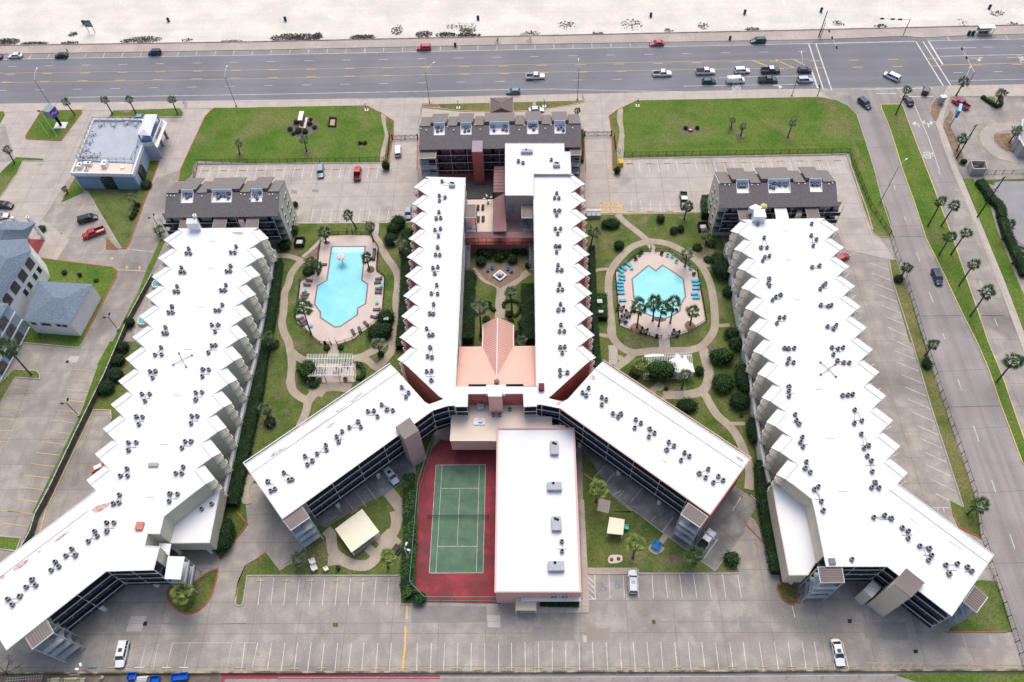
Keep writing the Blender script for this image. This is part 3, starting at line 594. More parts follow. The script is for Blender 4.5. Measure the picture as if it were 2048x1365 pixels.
sheet('lawn',W(q('33','1560,560 1700,550 1830,560 1950,960 1440,960 1500,850')),.11,M_SHADEG);kerb(q('33','1420,965 1910,962'),M_REDP)
sheet('lawn',W(q('33','1475,0 1680,0 1700,215 1525,130')),.11,M_SHADEG);kerb(q('33','1470,0 1525,130 1700,215'),M_REDP)
vg=q('31','975,712 1020,712 1120,980 1250,1365')+q('32','1330,300 1500,800 1690,1365 1600,1365 1450,1270 1580,1365')[:3]+q('32','1560,1330 1300,520 1160,0')+q('31','1130,1365 1000,900')
sheet('lawn',W(vg),.11,M_GRASSD);kerb(q('31','965,715 1000,900 1150,1365')+q('32','1300,520 1560,1320'),M_KERB)
sheet('lawn',W(q('32','1455,1270 1560,1325 1670,1365 1690,1400 1480,1400')),.11,M_SHADEG)
for s in('808,735 965,792','832,818 985,877','857,903 1008,962','881,988 1033,1048','905,1073 1062,1138','932,1160 1087,1226','958,1252 1115,1320','985,1345 1050,1368','610,850 650,825','660,1022 696,994','715,1190 745,1166'):line(q('31',s),.13,M_WHITE,.036)
for s in('1030,0 1145,48','1010,72 1172,138','1035,165 1205,236','1063,262 1238,335','1095,362 1268,436','1118,460 1300,537','1152,563 1328,638','1187,668 1360,744','1215,772 1388,850','1250,882 1423,962','1267,985 1457,1073','1310,1102 1495,1193','1343,1215 1445,1266','815,200 850,172','880,385 900,370','918,712 985,674','980,922 1048,886','1058,1145 1105,1110','1310,1325 1450,1325','1352,1325 1358,1365','1400,1325 1408,1365'):line(q('32',s),.13,M_WHITE,.036)
for i in range(-1,12):
 x=505+i*25.6
 if 495<x<790:line([(x+17,1157),(x+17-4.4-(12-i)*.14,1211)],.12,M_WHITE,.036)
for i in range(0,24):
 pass
xt=[289.8+i*27.3 for i in range(24)]
for i,x in enumerate([-88,232,332,442,545,653,762,862,973,1080,1288,1400,1507,1612,1720,1827,1938,2040]):
 xb=[-118,200,305,412,520,630,738,845,957,1065,1283,1393,1497,1605,1716,1827,1938,2042][i]
 line(q('13','%d,1050 %d,1275'%(x,xb)),.12,M_WHITE,.036)
line(q('13','15,1050 -30,1250'),.12,M_WHITE,.036);line(q('13','125,1050 93,1260'),.12,M_WHITE,.036)
for s in('1062,1060 1010,1265','1165,1065 1120,1245','1265,1060 1220,1270','1378,1050 1325,1275','1515,1050 1465,1275','1855,1050 1805,1275'):line(q('03',s),.1,M_FADED,.036)
line(q('03','1380,1052 2044,1050'),.08,M_FADED,.036)
for a,c in((103,107),(210,215),(322,322),(430,430),(535,540),(643,650),(753,765),(862,875),(968,985),(1077,1098),(1188,1205),(1298,1320),(1407,1430),(1515,1542),(1625,1652),(1738,1765),(1845,1875),(1973,2008)):line(q('23','%d,1045 %d,1272'%(a,c)),.12,M_WHITE,.036)
for a,c in((50,83),(160,192),(272,305),(370,405),(500,535),(595,645)):line(q('33','%d,1040 %d,1265'%(a,c)),.12,M_WHITE,.036)
for a,c in((773,782),(888,898),(1003,1013),(1117,1130),(1222,1243),(1337,1360),(1448,1476),(1563,1592),(1680,1708),(1800,1832)):line(q('23','%d,505 %d,692'%(a,c)),.12,M_WHITE,.036)
for s in('602,500 660,500','602,500 612,702','660,500 665,702','612,702 665,702','605,520 660,575','607,565 662,620','610,610 664,665','610,660 650,700','604,502 920,500'):line(q('23',s),.2,M_WHITE,.037)
line(q('13','1206,755 1202,860'),.4,M_YELLOW,.036);line(q('13','1193,918 1190,1060 1172,1270'),.42,M_YELLOW,.036)
line(q('33','190,750 215,850'),.2,M_WHITE,.036)
for s in('800,1210 1500,1215','1500,1215 2000,1250','830,1260 860,1212','900,1260 935,1212','970,1260 1010,1215','1050,1260 1095,1212','1120,1262 1150,1214','1190,1262 1230,1215','1250,1262 1275,1218','940,1212 990,1262','1540,945 1580,1095','1440,1210 1450,1255','1600,1220 1610,1262'):line(q('33',s),.12,M_PINKP,.036)
for w,s,m_ in(('33','760,885 880,885 915,1015 775,1015',M_PATCH),('33','885,880 1095,885 1125,1028 918,1028',M_PATCH),('23','165,915 490,930 500,1030 165,1035',M_PATCH),('23','590,940 770,935 765,1025 600,1030',mat('brown_patch',(.3,.25,.21),fine=.1)),('23','565,990 595,990 598,1045 570,1045',M_PATCHL),('23','1812,840 1910,840 1915,965 1820,965',M_PATCH),('03','1045,838 1172,835 1130,960 1005,960',M_PATCHL),('13','1845,830 1950,830 1950,930 1850,925',M_PATCHL),('33','1440,980 1555,985 1575,1085 1450,1090',M_PATCH),('33','1570,970 1760,975 1785,1095 1590,1090',M_PATCH),('02','560,115 635,115 610,165 530,160',M_PATCHL),('13','1245,755 1840,760 1840,880 1240,880',mat('dark_patch',(.265,.245,.235),(.22,.2,.19),.3,.6,fine=.12)),('11','450,150 500,150 500,175 450,170',M_PATCH),('11','280,150 330,160 325,185 280,180',M_PATCH),('20','1715,1345 1820,1345 1820,1365 1715,1365',M_PATCH)):
 sheet('patch',W(q(w,s)),.052 if w[1]in '01' else.012,m_,.03)
line(q('13','-1300,842 -600,905 0,895 600,895 1180,890 1840,880 1950,878'),.07,M_PATCH,.03);line(q('23','1180,880 1810,880 2044,885'),.1,M_PATCH,.03);line(q('33','0,885 760,878'),.1,M_PATCH,.03);line(q('03','-300,1205 700,1165 1430,1015 1435,990'),.09,M_PATCH,.03);line(q('03','820,895 2044,898'),.08,M_PATCH,.03)
for w,s in(('13','612,890 655,890 655,922 615,922'),('23','1115,868 1145,868 1147,898 1118,898')):sheet('drain_grate',W(q(w,s)),.033,M_RUSTG,.05)
for w,s in(('33','635,862 668,862 668,893 638,893'),('33','1160,1105 1195,1105 1195,1135 1165,1135'),('03','1148,882 1178,882 1172,914 1140,914'),('02','530,150 552,150 545,170 522,168')):sheet('drain_grate',W(q(w,s)),.033,M_IRON,.05)
sheet('lane',W([(-60,1347),(440,1350),(2070,1350),(2200,1600),(-200,1600)]),.02,mat('lane_concrete',(.33,.29,.27),(.27,.24,.225),.3,.7,fine=.12,s2=2),.06)
sheet('lawn',W(q('33','1000,1300 2060,1290 2100,1400 1300,1400')),.1,M_GRASS)
sheet('service_yard',W([(340,1346),(390,1346),(440,1352),(440,1420),(-60,1420),(-60,1350),(60,1348)]),.04,M_DIRT,.08)
sheet('pavement',W([(442,1348),(880,1351),(880,1358),(450,1358),(440,1420),(436,1420)]),.06,mat('dull_red_wall_top',(.3,.06,.08),fine=.1),.1)
kerb(q('02','890,620 885,548 750,543 370,1340')+[(60,1145)],M_YKERB)
sheet('lawn',W(q('02','700,500 1000,0 1150,0 1000,640 885,640 885,548 750,543')+q('01','1300,600')[:0]),.1,M_SHADEG)
sheet('terrace',W(q('01','1230,820 1300,720 1400,700 1400,1365 1100,1365 1050,1250 1030,1170')),.11,M_LOTB,.1)
M_ROOF=mat('white_membrane',(.725,.73,.745),(.69,.69,.705),.15,.6,col3=(.65,.65,.655),s3=.12,thr3=(.62,.8),fine=.03,rough=.6)
M_EDGE=mat('roof_edge_metal',(.62,.62,.61),(.52,.52,.5),1,.5,fine=.05,rough=.5)
M_CREASE=mat('roof_seam_grey',(.58,.58,.60),(.5,.5,.52),.6,.8,fine=.05)
M_GREEN=mat('sage_stucco',(.52,.525,.43),(.47,.475,.39),.3,.6,fine=.05)
M_TAN=mat('tan_stucco',(.64,.575,.465),(.58,.52,.42),.3,.6,fine=.05)
M_RED=mat('salmon_stucco',(.47,.16,.135),(.40,.13,.11),.2,.8,fine=.06)
M_PINK=mat('pink_stucco',(.72,.42,.37),(.66,.38,.335),.2,.7,fine=.05)
M_DUSK=mat('dusty_rose_stucco',(.52,.36,.33),(.46,.32,.295),.2,.7,fine=.05)
M_CREAM=mat('cream_roof_coating',(.72,.60,.50),(.66,.55,.45),.2,.6,fine=.04)
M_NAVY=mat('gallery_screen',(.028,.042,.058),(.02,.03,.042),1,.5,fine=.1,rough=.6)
M_GALW=mat('gallery_wall',(.09,.105,.12),(.07,.08,.095),.4,.6,fine=.05)  # grey-blue wall paint, darkened to carry the shade inside the galleries
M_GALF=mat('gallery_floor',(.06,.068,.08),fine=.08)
M_RAIL=mat('rail_grey',(.58,.59,.58),(.5,.51,.5),1,.5,fine=.05)
M_RAILW=mat('rail_white',(.72,.71,.68),fine=.03)
M_STEEL=mat('stair_steel',(.42,.46,.49),(.32,.36,.39),.6,.7,fine=.1)
M_COL=mat('column_white',(.70,.69,.67),(.6,.58,.56),.8,.5,fine=.05)
M_BAND=mat('standing_seam_brown',(.235,.20,.185),(.2,.17,.16),.3,.7,fine=.05,rough=.5)
M_BANDD=mat('standing_seam_seam',(.15,.125,.115),fine=0,rough=.5)
M_MAUVE=mat('mauve_metal_roof',(.27,.155,.155),(.235,.135,.135),.3,.7,fine=.05,rough=.5)
M_SHING=mat('grey_shingles',(.185,.165,.165),(.15,.135,.138),3,.8,fine=.3,s2=5,bump=.2)
M_SHINGL=mat('sunlit_pale_shingles',(.22,.20,.19),(.185,.168,.16),3,.8,fine=.22,s2=5)  # north slopes: sunlight put into a paler shingle colour, shared by the ridge cap
M_BLUESH=mat('blue_grey_shingles',(.24,.29,.36),(.15,.19,.245),5,.9,fine=.4,s2=6,bump=.2)
M_GLASS=mat('dark_glass',(.02,.03,.04),fine=0,rough=.08,spec=.6)
M_DOOR=mat('gallery_door',(.07,.085,.10),fine=.05)
M_PKM=mat('pink_metal_roof',(.76,.46,.385),(.72,.43,.36),.3,.5,fine=.03,rough=.45)
M_PKS=mat('pink_metal_seam',(.62,.35,.285),fine=0,rough=.5)
M_WALLW=mat('white_stucco',(.80,.80,.81),(.74,.74,.76),.4,.6,fine=.04)
M_BLUEW=mat('blue_grey_wall',(.38,.46,.56),(.33,.40,.50),.3,.7,fine=.06)
M_BLUED=mat('slate_blue_wall',(.20,.29,.40),(.16,.24,.35),.3,.7,fine=.08)
M_PLINTH=mat('dark_base',(.12,.11,.10),fine=.2)
H1=12.5;FL=(3.6,6.4,9.1)
def xy(p):return Vector((p[0],p[1],0))
def wall_part(t,pts,z0,z1,m,name='wall'):
 b=MB();b.prism([(p[0],p[1])for p in pts],z0,z1);return b.build(name,m,t)
def roof_part(t,pts,z,m=None,th=.22,edge=True,name='roof',em=None):
 b=MB();b.prism([(p[0],p[1])for p in pts],z-th,z);o=b.build(name,m or M_ROOF,t)
 if edge:
  b=MB();b.strip([(p[0],p[1])for p in pts],.2,z+.09,th=.1,closed=True);b.build('roof_edge',em or M_EDGE,o)
 return o
def child(b,name,m,par):
 0
 o=inst(name,b.mesh(name,m,parent_world(par)),par);return o
def railing(par,A,B,z,h=1.05,m=None,top=None,screen=True,name='railing',step=2.4):
 A,B=xy(A),xy(B);L=(B-A).length;d=(B-A)/max(L,.01);b=MB();m=m or M_NAVY;top=top or M_RAIL
 zz=Vector((0,0,z))
 if screen:b.beam(A+zz+Vector((0,0,h*.5)),B+zz+Vector((0,0,h*.5)),.04,h*.86,0)
 else:
  n=int(L/.16)
  for i in range(n):b.beam(A+d*(L*(i+.5)/n)+zz,A+d*(L*(i+.5)/n)+zz+Vector((0,0,h)),.03,.03,1)
 b.beam(A+zz+Vector((0,0,h)),B+zz+Vector((0,0,h)),.16,.1,1)
 b.beam(A+zz+Vector((0,0,.03)),B+zz+Vector((0,0,.03)),.1,.12,0)
 n=max(1,int(L/step))
 for i in range(n+1):p=A+d*(L*i/n)+zz;b.beam(p,p+Vector((0,0,h)),.06,.06,1)
 return child(b,name,[m,top],par)
DOORM=None
def gallery(t,A,B,depth=1.9,ref=None,zs=FL,top=H1,posts=7.3,cols=True,doors=True,wallm=None):
 0
 A,B=xy(A),xy(B);d=(B-A).normalized();n=Vector((-d.y,d.x,0));L=(B-A).length
 if n.dot(xy(ref)-A)<0:n=-n
 for z in zs:
  b=MB();b.beam((A+B)/2+n*(depth/2)-d*(L/2)+Vector((0,0,z-.1)),(A+B)/2+n*(depth/2)+d*(L/2)+Vector((0,0,z-.1)),depth-.02,.2)
  f=b.build('gallery_floor',M_GALF,t);railing(f,A+n*.08,B+n*.08,z)
  if doors:
   k=int(L/3.6)
   for i in range(k):
    p=A+d*((i+.5)*L/k)+n*(depth-.03)+Vector((0,0,z+1.05))
    bb=MB();bb.beam(p-d*.45,p+d*.45,.1,2.1);o=bb.build('door' if i%2==0 else 'window',M_DOOR if i%2==0 else M_GLASS,t)
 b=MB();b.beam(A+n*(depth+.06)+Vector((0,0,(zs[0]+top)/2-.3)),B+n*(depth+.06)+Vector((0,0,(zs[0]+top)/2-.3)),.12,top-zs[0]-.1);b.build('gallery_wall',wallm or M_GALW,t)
 k=max(1,round(L/posts))
 for i in range(k+1):
  p=A+d*(L*i/k)+n*.1;b=MB();b.beam(p+Vector((0,0,zs[0])),p+Vector((0,0,top-.2)),.11,.11);b.build('post',M_RAIL,t)
 if cols:
  k=max(1,round(L/11))
  for i in range(k):
   p=A+d*(L*(i+.5)/k)+n*.9;b=MB();b.lathe([(.5,0),(.5,zs[0]-.22)],(p.x,p.y,0),14);b.build('column',M_COL,t)
def balcony(t,O,a,b_,z0s,wm,rail=None):
 0
 for z in z0s:
  b=MB();c=[O,O+a,O+a+b_,O+b_];b.prism([(p.x,p.y)for p in c],z-.15,z);s=b.build('balcony',wm,t)
  r=MB();dn_=a.normalized();dm=b_.normalized();up=Vector((0,0,z))
  I=.06;P0=O+dn_*I+dm*I;P1=O+a-dn_*I+dm*I;P2=O+a+b_*.94-dn_*I;P3=O+b_*.94+dn_*I
  for A,B in((P0,P1),(P1,P2),(P0,P3)):
   r.beam(A+up+Vector((0,0,1.0)),B+up+Vector((0,0,1.0)),.13,.08)
   r.beam(A+up+Vector((0,0,.12)),B+up+Vector((0,0,.12)),.06,.06)
   L=(B-A).length;k=int(L/.35)
   for i in range(1,k):q_=A+(B-A)*(i/k)+up;r.beam(q_+Vector((0,0,.1)),q_+Vector((0,0,.98)),.035,.035)
   for q_ in(A,B):r.beam(q_+up,q_+up+Vector((0,0,1.05)),.1,.1)
  child(r,'railing',rail or M_RAILW,s)
def sawtooth(t,start,tips,b_,wm,H=H1,frac=.5,pod=0,z0s=FL):
 0
 out=[start];prev=start;body=[]
 for T in tips:
  N=T+b_;a=T-prev;bb=b_*frac
  m=MB();q4=[prev,T,T+bb,prev+bb]
  zt=[H-.6,H-.6,H+.02,H+.02]
  m.prism([(p.x,p.y)for p in q4],[z-.2 for z in zt],zt);o=m.build('roof_overhang',M_ROOF,t)
  s=MB();s.beam(prev+bb+Vector((0,0,H+.06)),T+bb+Vector((0,0,H+.06)),.16,.09);child(s,'seam',M_CREASE,o)
  s=MB();s.beam(prev+Vector((0,0,H-.58)),T+Vector((0,0,H-.58)),.14,.1);s.beam(T+Vector((0,0,H-.56)),T+bb+Vector((0,0,H+.04)),.12,.1);child(s,'roof_edge',M_EDGE,o)
  balcony(t,prev+(T-prev).normalized()*.3,(T-prev)-(T-prev).normalized()*.3,bb,[z for z in z0s if z>pod],wm)
  dn_=a.normalized()
  for z in(z0s if pod else(0.1,)+tuple(z0s)):
   g=MB();g.beam(prev+bb+dn_*1.0+Vector((0,0,z+1.15)),T+bb-dn_*.6+Vector((0,0,z+1.15)),.08,2.1);g.build('sliding_door',M_GLASS,t)
  fin=MB();c=prev+bb*.5;fin.beam(prev+dn_*.12+Vector((0,0,H/2-.3)),prev+bb+dn_*.12+Vector((0,0,H/2-.3)),.2,H-.9);fin.build('party_wall',wm,t)
  body+=[prev+bb,T+bb,N]
  out+=[T,N];prev=N
 return out,body
def seamed(name,t,pts,zs,m,ms,n,along,ridge=.07):
 0
 V=[Vector((p[0],p[1],z))for p,z in zip(pts,zs)]
 b=MB();dz=Vector((0,0,.12));b.add([v-dz for v in V]+V,[(0,3,2,1),(4,5,6,7),(0,1,5,4),(1,2,6,5),(2,3,7,6),(3,0,4,7)])
 o=b.build(name,m,t)if t is not None else b.build(name,m)
 s=MB()
 for i in range(n+1):
  f=i/n
  A,B=(V[0].lerp(V[1],f),V[3].lerp(V[2],f))if along else(V[0].lerp(V[3],f),V[1].lerp(V[2],f))
  u=Vector((0,0,ridge/2+.01));s.beam(A+u,B+u,.06,ridge)
 c=child(s,'seam',ms,o);c['kind']='stuff' if False else 'part'
 del c['kind']
 return o
def stair_tower(px4,z=H1-.25,levels=(9.1,6.4,3.6,0.1),label='',t=None,m=None,seams=9,along=False,foot=0):
 0
 V=[P(x,y,z)for x,y in px4];own=t is None
 if own:t=thing('stair_tower',(V[3].x,V[3].y,0),0,label,'stair')
 seamed('roof',t,V,[z]*4,m or M_BAND,M_BANDD,seams,along)
 b=MB();b.strip([(v.x,v.y)for v in V],.14,z+.05,th=.2,closed=True);b.build('roof_edge',M_EDGE,t)
 c=(V[0]+V[1]+V[2]+V[3])/4;I=[xy(v.lerp(c,.05))for v in V]
 for p in I:b=MB();b.beam(p+Vector((0,0,foot)),p+Vector((0,0,z-.15)),.2,.2);b.build('post',M_STEEL,t)
 lv=[l for l in levels]
 for k in range(len(lv)-1):
  hi,lo=lv[k],lv[k+1];mid=(hi+lo)/2
  for zz,f0,f1 in((hi,0,.22),(mid,.78,1)):
   q4=[I[0].lerp(I[3],f0),I[1].lerp(I[2],f0),I[1].lerp(I[2],f1),I[0].lerp(I[3],f1)]
   b=MB();b.prism([(p.x,p.y)for p in q4],zz-.14,zz);o=b.build('landing',M_STEEL,t)
   r=MB();e0,e1=(q4[3],q4[2])if f0 else(q4[0],q4[3]);r.beam(e0+Vector((0,0,zz+1.0)),e1+Vector((0,0,zz+1.0)),.1,.08);r.beam(e0+Vector((0,0,zz+.5)),e1+Vector((0,0,zz+.5)),.06,.06);child(r,'handrail',M_RAIL,o)
  for s0,s1,za,zb in((.03,.47,hi,mid),(.53,.97,lo,mid)):
   A0=I[0].lerp(I[1],s0);A1=I[0].lerp(I[1],s1);B0=I[3].lerp(I[2],s0);B1=I[3].lerp(I[2],s1)
   st=MB();n=8
   for i in range(n):
    f=.22+.56*(i+.5)/n;zz=za+(zb-za)*(i+.5)/n
    st.beam(A0.lerp(B0,f)+Vector((0,0,zz)),A1.lerp(B1,f)+Vector((0,0,zz)),.3,.06)
   for X,Y in((A0,B0),(A1,B1)):
    u=X.lerp(Y,.22)+Vector((0,0,za));w=X.lerp(Y,.78)+Vector((0,0,zb));st.beam(u,w,.06,.28)
    st.beam(u+Vector((0,0,.95)),w+Vector((0,0,.95)),.07,.07)
   st.build('stair_flight',M_STEEL,t)
 for zz in lv[:-1]:
  for f in(1,):
   r=MB();a_,b_=I[3],I[2];r.beam(a_+Vector((0,0,zz)),b_+Vector((0,0,zz)),.12,.18);r.build('beam',M_STEEL,t)
 return t
def solid(t,name,px,z0,z1,m,mt=None,z=None):
 b=MB();b.prism([(p.x,p.y)for p in W(px,z1 if z is None else z)],z0,z1,0,0 if mt is None else 1);return b.build(name,[m]if mt is None else[m,mt],t)
PER=Vector((.06,-5.86,0))
tL=thing('apartment_building',P(230,700,0)*1,0,'sage green sawtooth apartment block with white roof beside the longer pool','building')
tipsR=[xy(P(535.8,474.2,H1))+PER*i for i in range(12)];tipsL=[xy(P(325.6,477.3,H1))+PER*i for i in range(12)]
bR=Vector((-2.95,-2.72,0));bL=Vector((3.0,-2.6,0))
stR=xy(P(*q('01','2070,458')[0],H1));stL=xy(P(*q('01','1425,458')[0],H1))
stR=tipsR[0]-PER+bR;stL=tipsL[0]-PER+bL
oR,bodR=sawtooth(tL,stR,tipsR,bR,M_GREEN,pod=2.6);oL,bodL=sawtooth(tL,stL,tipsL,bL,M_GREEN)
def px1(w,s,z=H1):return[xy(p)for p in W(q(w,s),z)]
wing=px1('03','1310,40 1275,180 1180,178 1155,278 1275,285 1225,468 850,478 50,1110')
dW=(px1('03','555,0')[0]-px1('03','0,415')[0]).normalized()*-1
e1=wing[-1];up0=px1('03','0,415')[0]
k_=(e1-up0).dot(dW);e2=up0+dW*k_
o0=xy(P(*q('02','555,1365')[0],H1))
roofL=[s for s in[stL]+[x for x in bodL]]
mainL=[stR]+bodR+wing+[e2,oL[-1]]+bodL[::-1]+[stL]
mainL=[stR]+bodR+wing+[e2]+[oL[-1]]+bodL[::-1][1:]+[stL]
roof_part(tL,mainL,H1,edge=False);wall_part(tL,inset(mainL,[(wing[6],wing[7]),(wing[5],wing[6])],1.95),3.3,H1-.22,M_GREEN)
lowb=[stR]+bodR+[oL[-1]]+bodL[::-1][1:]+[stL];wall_part(tL,lowb,0,3.3,M_GREEN,'ground_floor_wall')
b=MB();b.strip([e2,oL[-1]],.2,H1+.09,th=.1);b.strip(wing,.2,H1+.09,th=.1);b.build('roof_edge',M_EDGE,tL)
b=MB();s_=px1('03','700,0 0,520');s0=s_[0];s1=s_[1]+dW*20;b.beam(s0+Vector((0,0,H1+.05)),s1+Vector((0,0,H1+.05)),.15,.1);b.build('seam',M_CREASE,tL)
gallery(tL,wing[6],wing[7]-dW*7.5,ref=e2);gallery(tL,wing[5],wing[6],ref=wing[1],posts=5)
lowp=q((280,960,6.205),'1000,105 862,780 365,785 405,560 915,185');an=W(lowp,7.2)
roof_part(tL,an,7.2,edge=True,name='annex_roof',em=M_EDGE);wall_part(tL,an,3.0,6.98,M_GREEN,'annex_wall')
for x,y in q((280,960,6.205),'500,905 895,900'):p=P(x,y,0);b=MB();b.lathe([(.42,0),(.42,3)],(p.x,p.y,0),14);b.build('column',M_COL,tL)
b=MB();p2=W(q((280,960,6.205),'235,785 385,795 360,945 240,850'),9.3);b.prism([(p.x,p.y)for p in p2],9.1,9.3);b.build('link_roof',M_ROOF,tL)
pd_in=[xy(P(x,y,3.3))for x,y in q((400,460,10.185),'1510,400')+q('01','2044,890')[:0]+q('02','2044,85 1960,430 1860,870 1790,1190')]
pdk=[bodR[0]+Vector((-3,0,0))]+pd_in+[bodR[-1]+Vector((-3,0,0))]
pdk=[xy(P(*q((400,460,10.185),'1340,190')[0],2.6))]+pd_in+[xy(P(*q((360,900,8.53),'560,720')[0],2.6)),bodR[-1]+Vector((-6,0,0)),stR+Vector((-6,0,0))]
wall_part(tL,pdk,0,2.6,M_LOTB,'terrace')
b=MB();
for A,B in zip(pd_in,pd_in[1:]):b.beam(A+Vector((.15,0,1.65)),B+Vector((.15,0,1.65)),.45,3.3)
b.build('parapet',mat('parapet_white',(.74,.74,.72),(.64,.64,.62),.4,.6,fine=.05),tL)
b=MB()
for A,B in zip(pd_in,pd_in[1:]):b.beam(A+Vector((-.12,0,3.5)),B+Vector((-.12,0,3.5)),.1,.1);n=int((B-A).length/2);[b.beam(A.lerp(B,i/n)+Vector((-.12,0,3.2)),A.lerp(B,i/n)+Vector((-.12,0,3.5)),.08,.08)for i in range(n+1)]
b.build('handrail',M_RAILW,tL)
stair_tower(q((0,1225,5.12),'255,255 480,80 548,210 330,378'),label='roofed steel stair at the south-west tip of the sage green block',along=True)
v=[P(x,y,9.6)for x,y in q('03','1340,358 1475,362 1440,545 1312,540')]
tc=thing('canopy',(v[3].x,v[3].y,0),0,'white square canopy over the open stair beside the sage annex','canopy')
b=MB();b.prism([(p.x,p.y)for p in v],9.4,9.6);b.build('roof',M_ROOF,tc)
for p in v:b=MB();c_=sum(v,Vector())/4;p=xy(p.lerp(c_,.06));b.beam(p,p+Vector((0,0,9.4)),.18,.18);b.build('post',M_STEEL,tc)
for z in(6.4,3.6):
 b=MB();b.prism([(p.x,p.y)for p in v],z-.15,z);o=b.build('landing',M_STEEL,tc);railing(o,v[1],v[2],z,screen=False);railing(o,v[2],v[3],z,screen=False)
solid(tL,'stair_head_wall',q('03','-60,700 0,715 138,935 0,1060 -120,1000'),H1,H1+1.4,M_TAN,z=H1+1.4)if False else None
tR=thing('apartment_building',P(1600,700,0)*1,0,'tan sawtooth apartment block with white roof beside the street','building')
tRr=[xy(P(*q('31','572,455')[0],H1)),xy(P(*q('32','1123,1035')[0],H1))]
tRl=[xy(P(*q('21','1750,470')[0],H1)),xy(P(*q('32','72,1050')[0],H1))]
tipsR=[tRr[0].lerp(tRr[1],i/11)for i in range(12)];tipsL=[tRl[0].lerp(tRl[1],i/11)for i in range(12)]
PR=tipsR[1]-tipsR[0];PL=tipsL[1]-tipsL[0]
bR=Vector((-2.95,-2.62,0));bL=Vector((2.95,-2.62,0))
stR=tipsR[0]-PR+bR;stL=tipsL[0]-PL+bL
oR,bodR=sawtooth(tR,stR,tipsR,bR,M_TAN);oL,bodL=sawtooth(tR,stL,tipsL,bL,M_TAN,pod=2.6)
cL=px1('33','375,0 465,440 950,440');cE=px1('33','1465,835')[0];cN=px1('33','1800,348')[0];wbeg=bodL[-1];wl2=px1('32','350,1255')[0]
mainR=[stR]+bodR+[cN,cE]+cL[::-1]+[wl2]+bodL[::-1]+[stL]
mainR=[stR]+bodR+[cN,cE,cL[2],cL[1],cL[0],wl2]+bodL[::-1]+[stL]
roof_part(tR,mainR,H1,edge=False);wall_part(tR,inset(mainR,[(cE,cL[2]),(cL[2],cL[1])],1.95),3.3,H1-.22,M_TAN)
lowb=[stR]+bodR+[wl2]+bodL[::-1]+[stL];wall_part(tR,lowb,0,3.3,M_TAN,'ground_floor_wall')
b=MB();b.strip([bodR[-1],cN,cE,cL[2],cL[1],cL[0],wl2,bodL[-1]],.2,H1+.09,th=.1);b.build('roof_edge',M_EDGE,tR)
b=MB();s_=px1('32','975,1185')+px1('33','1760,415');b.beam(s_[0]+Vector((0,0,H1+.05)),s_[1]+Vector((0,0,H1+.05)),.15,.1);b.build('seam',M_CREASE,tR)
b=MB();s_=px1('33','530,10 530,10');
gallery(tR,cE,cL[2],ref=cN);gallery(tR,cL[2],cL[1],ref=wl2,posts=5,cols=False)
lowp=q((1500,1060,7.3),'470,0 580,655 870,655 985,545 870,0')[:4]+[(1619,1060)]+q('32','300,1365 150,1120 40,1140')[:2]+q('32','40,1135')
lowp=q('32','38,1135 150,1110 345,1275 375,1365')[:0]+q('32','38,1135 145,1135 300,1330')+q('33','385,400 320,505 172,505 75,0')
an=W(lowp,8.0);roof_part(tR,an,7.7,name='annex_roof',em=M_TAN);wall_part(tR,an,3.0,7.48,M_TAN,'annex_wall')
for s in('185,565',):p=P(*q('33',s)[0],.5);b=MB();b.lathe([(.42,0),(.42,3)],(p.x,p.y,0),14);b.build('column',M_COL,tR)
pd_in=[xy(P(x,y,3.3))for x,y in q((1440,460,6.825),'95,180 185,700 300,1300')+q('22','1850,20 1930,450 2000,870 2060,1120')[1:]]
pdk=[stL+Vector((-2,0,0))]+pd_in+[bodL[-1]+Vector((6,0,0)),stL+Vector((6,0,0))];wall_part(tR,pdk,0,2.6,M_LOTB,'terrace')
b=MB()
for A,B in zip(pd_in,pd_in[1:]):b.beam(A+Vector((-.15,0,1.65)),B+Vector((-.15,0,1.65)),.45,3.3)
b.build('parapet',MATS['parapet_white'],tR)
b=MB()
for A,B in zip(pd_in,pd_in[1:]):b.beam(A+Vector((.12,0,3.5)),B+Vector((.12,0,3.5)),.1,.1)
b.build('handrail',M_RAILW,tR)
v=W(q('33','1105,455 1250,570 1140,690 1000,580'),13.6)
tt=thing('lift_tower',(v[3].x,v[3].y,0),0,'tan lift tower with a brown flat cap on the east block','tower')
b=MB();b.prism([(p.x,p.y)for p in v],.1,13.4);b.build('wall',M_TAN,tt);seamed('cap',tt,v,[13.62]*4,M_MAUVE if False else M_BAND,M_BANDD,10,True)
v=W(q('33','835,550 905,612 830,690 765,625'),5.6);ts=thing('shed',(v[0].x,v[0].y,0),0,'small tan plant shed with pale top beside the tan lift tower','shed')
b=MB();b.prism([(p.x,p.y)for p in v],0,5.4);b.build('wall',M_TAN,ts);b=MB();b.prism([(p.x,p.y)for p in v],5.4,5.6);b.build('roof',M_EDGE,ts)
stair_tower(q((1500,1060,7.3),'990,540 1340,545 1378,770 1030,775'),label='roofed steel stair between the tan annex and the dark galleries',along=False)
stair_tower(q('33','1560,725 1650,595 1755,685 1665,810')[0:4],z=11.5,label='brown roofed stair on the grass at the south-east tip',along=True)
tC=thing('apartment_building',P(995,760,0)*1,0,'salmon H-shaped apartment block with white roof around the fountain court','building')
def lobe(tip0,tip1,b_,n):
 a=xy(P(*tip0,H1));c=xy(P(*tip1,H1));tips=[a.lerp(c,i/(n-1))for i in range(n)];st=tips[0]-(tips[1]-tips[0])+b_
 return tips,st
tl_,stl=lobe(q('11','1255,120')[0],q('12','1127,130')[0],None or Vector((2.95,-2.62,0)),10)
tr_,str_=lobe(q('21','585,95')[0],q('22','670,115')[0],Vector((-2.95,-2.62,0)),10)
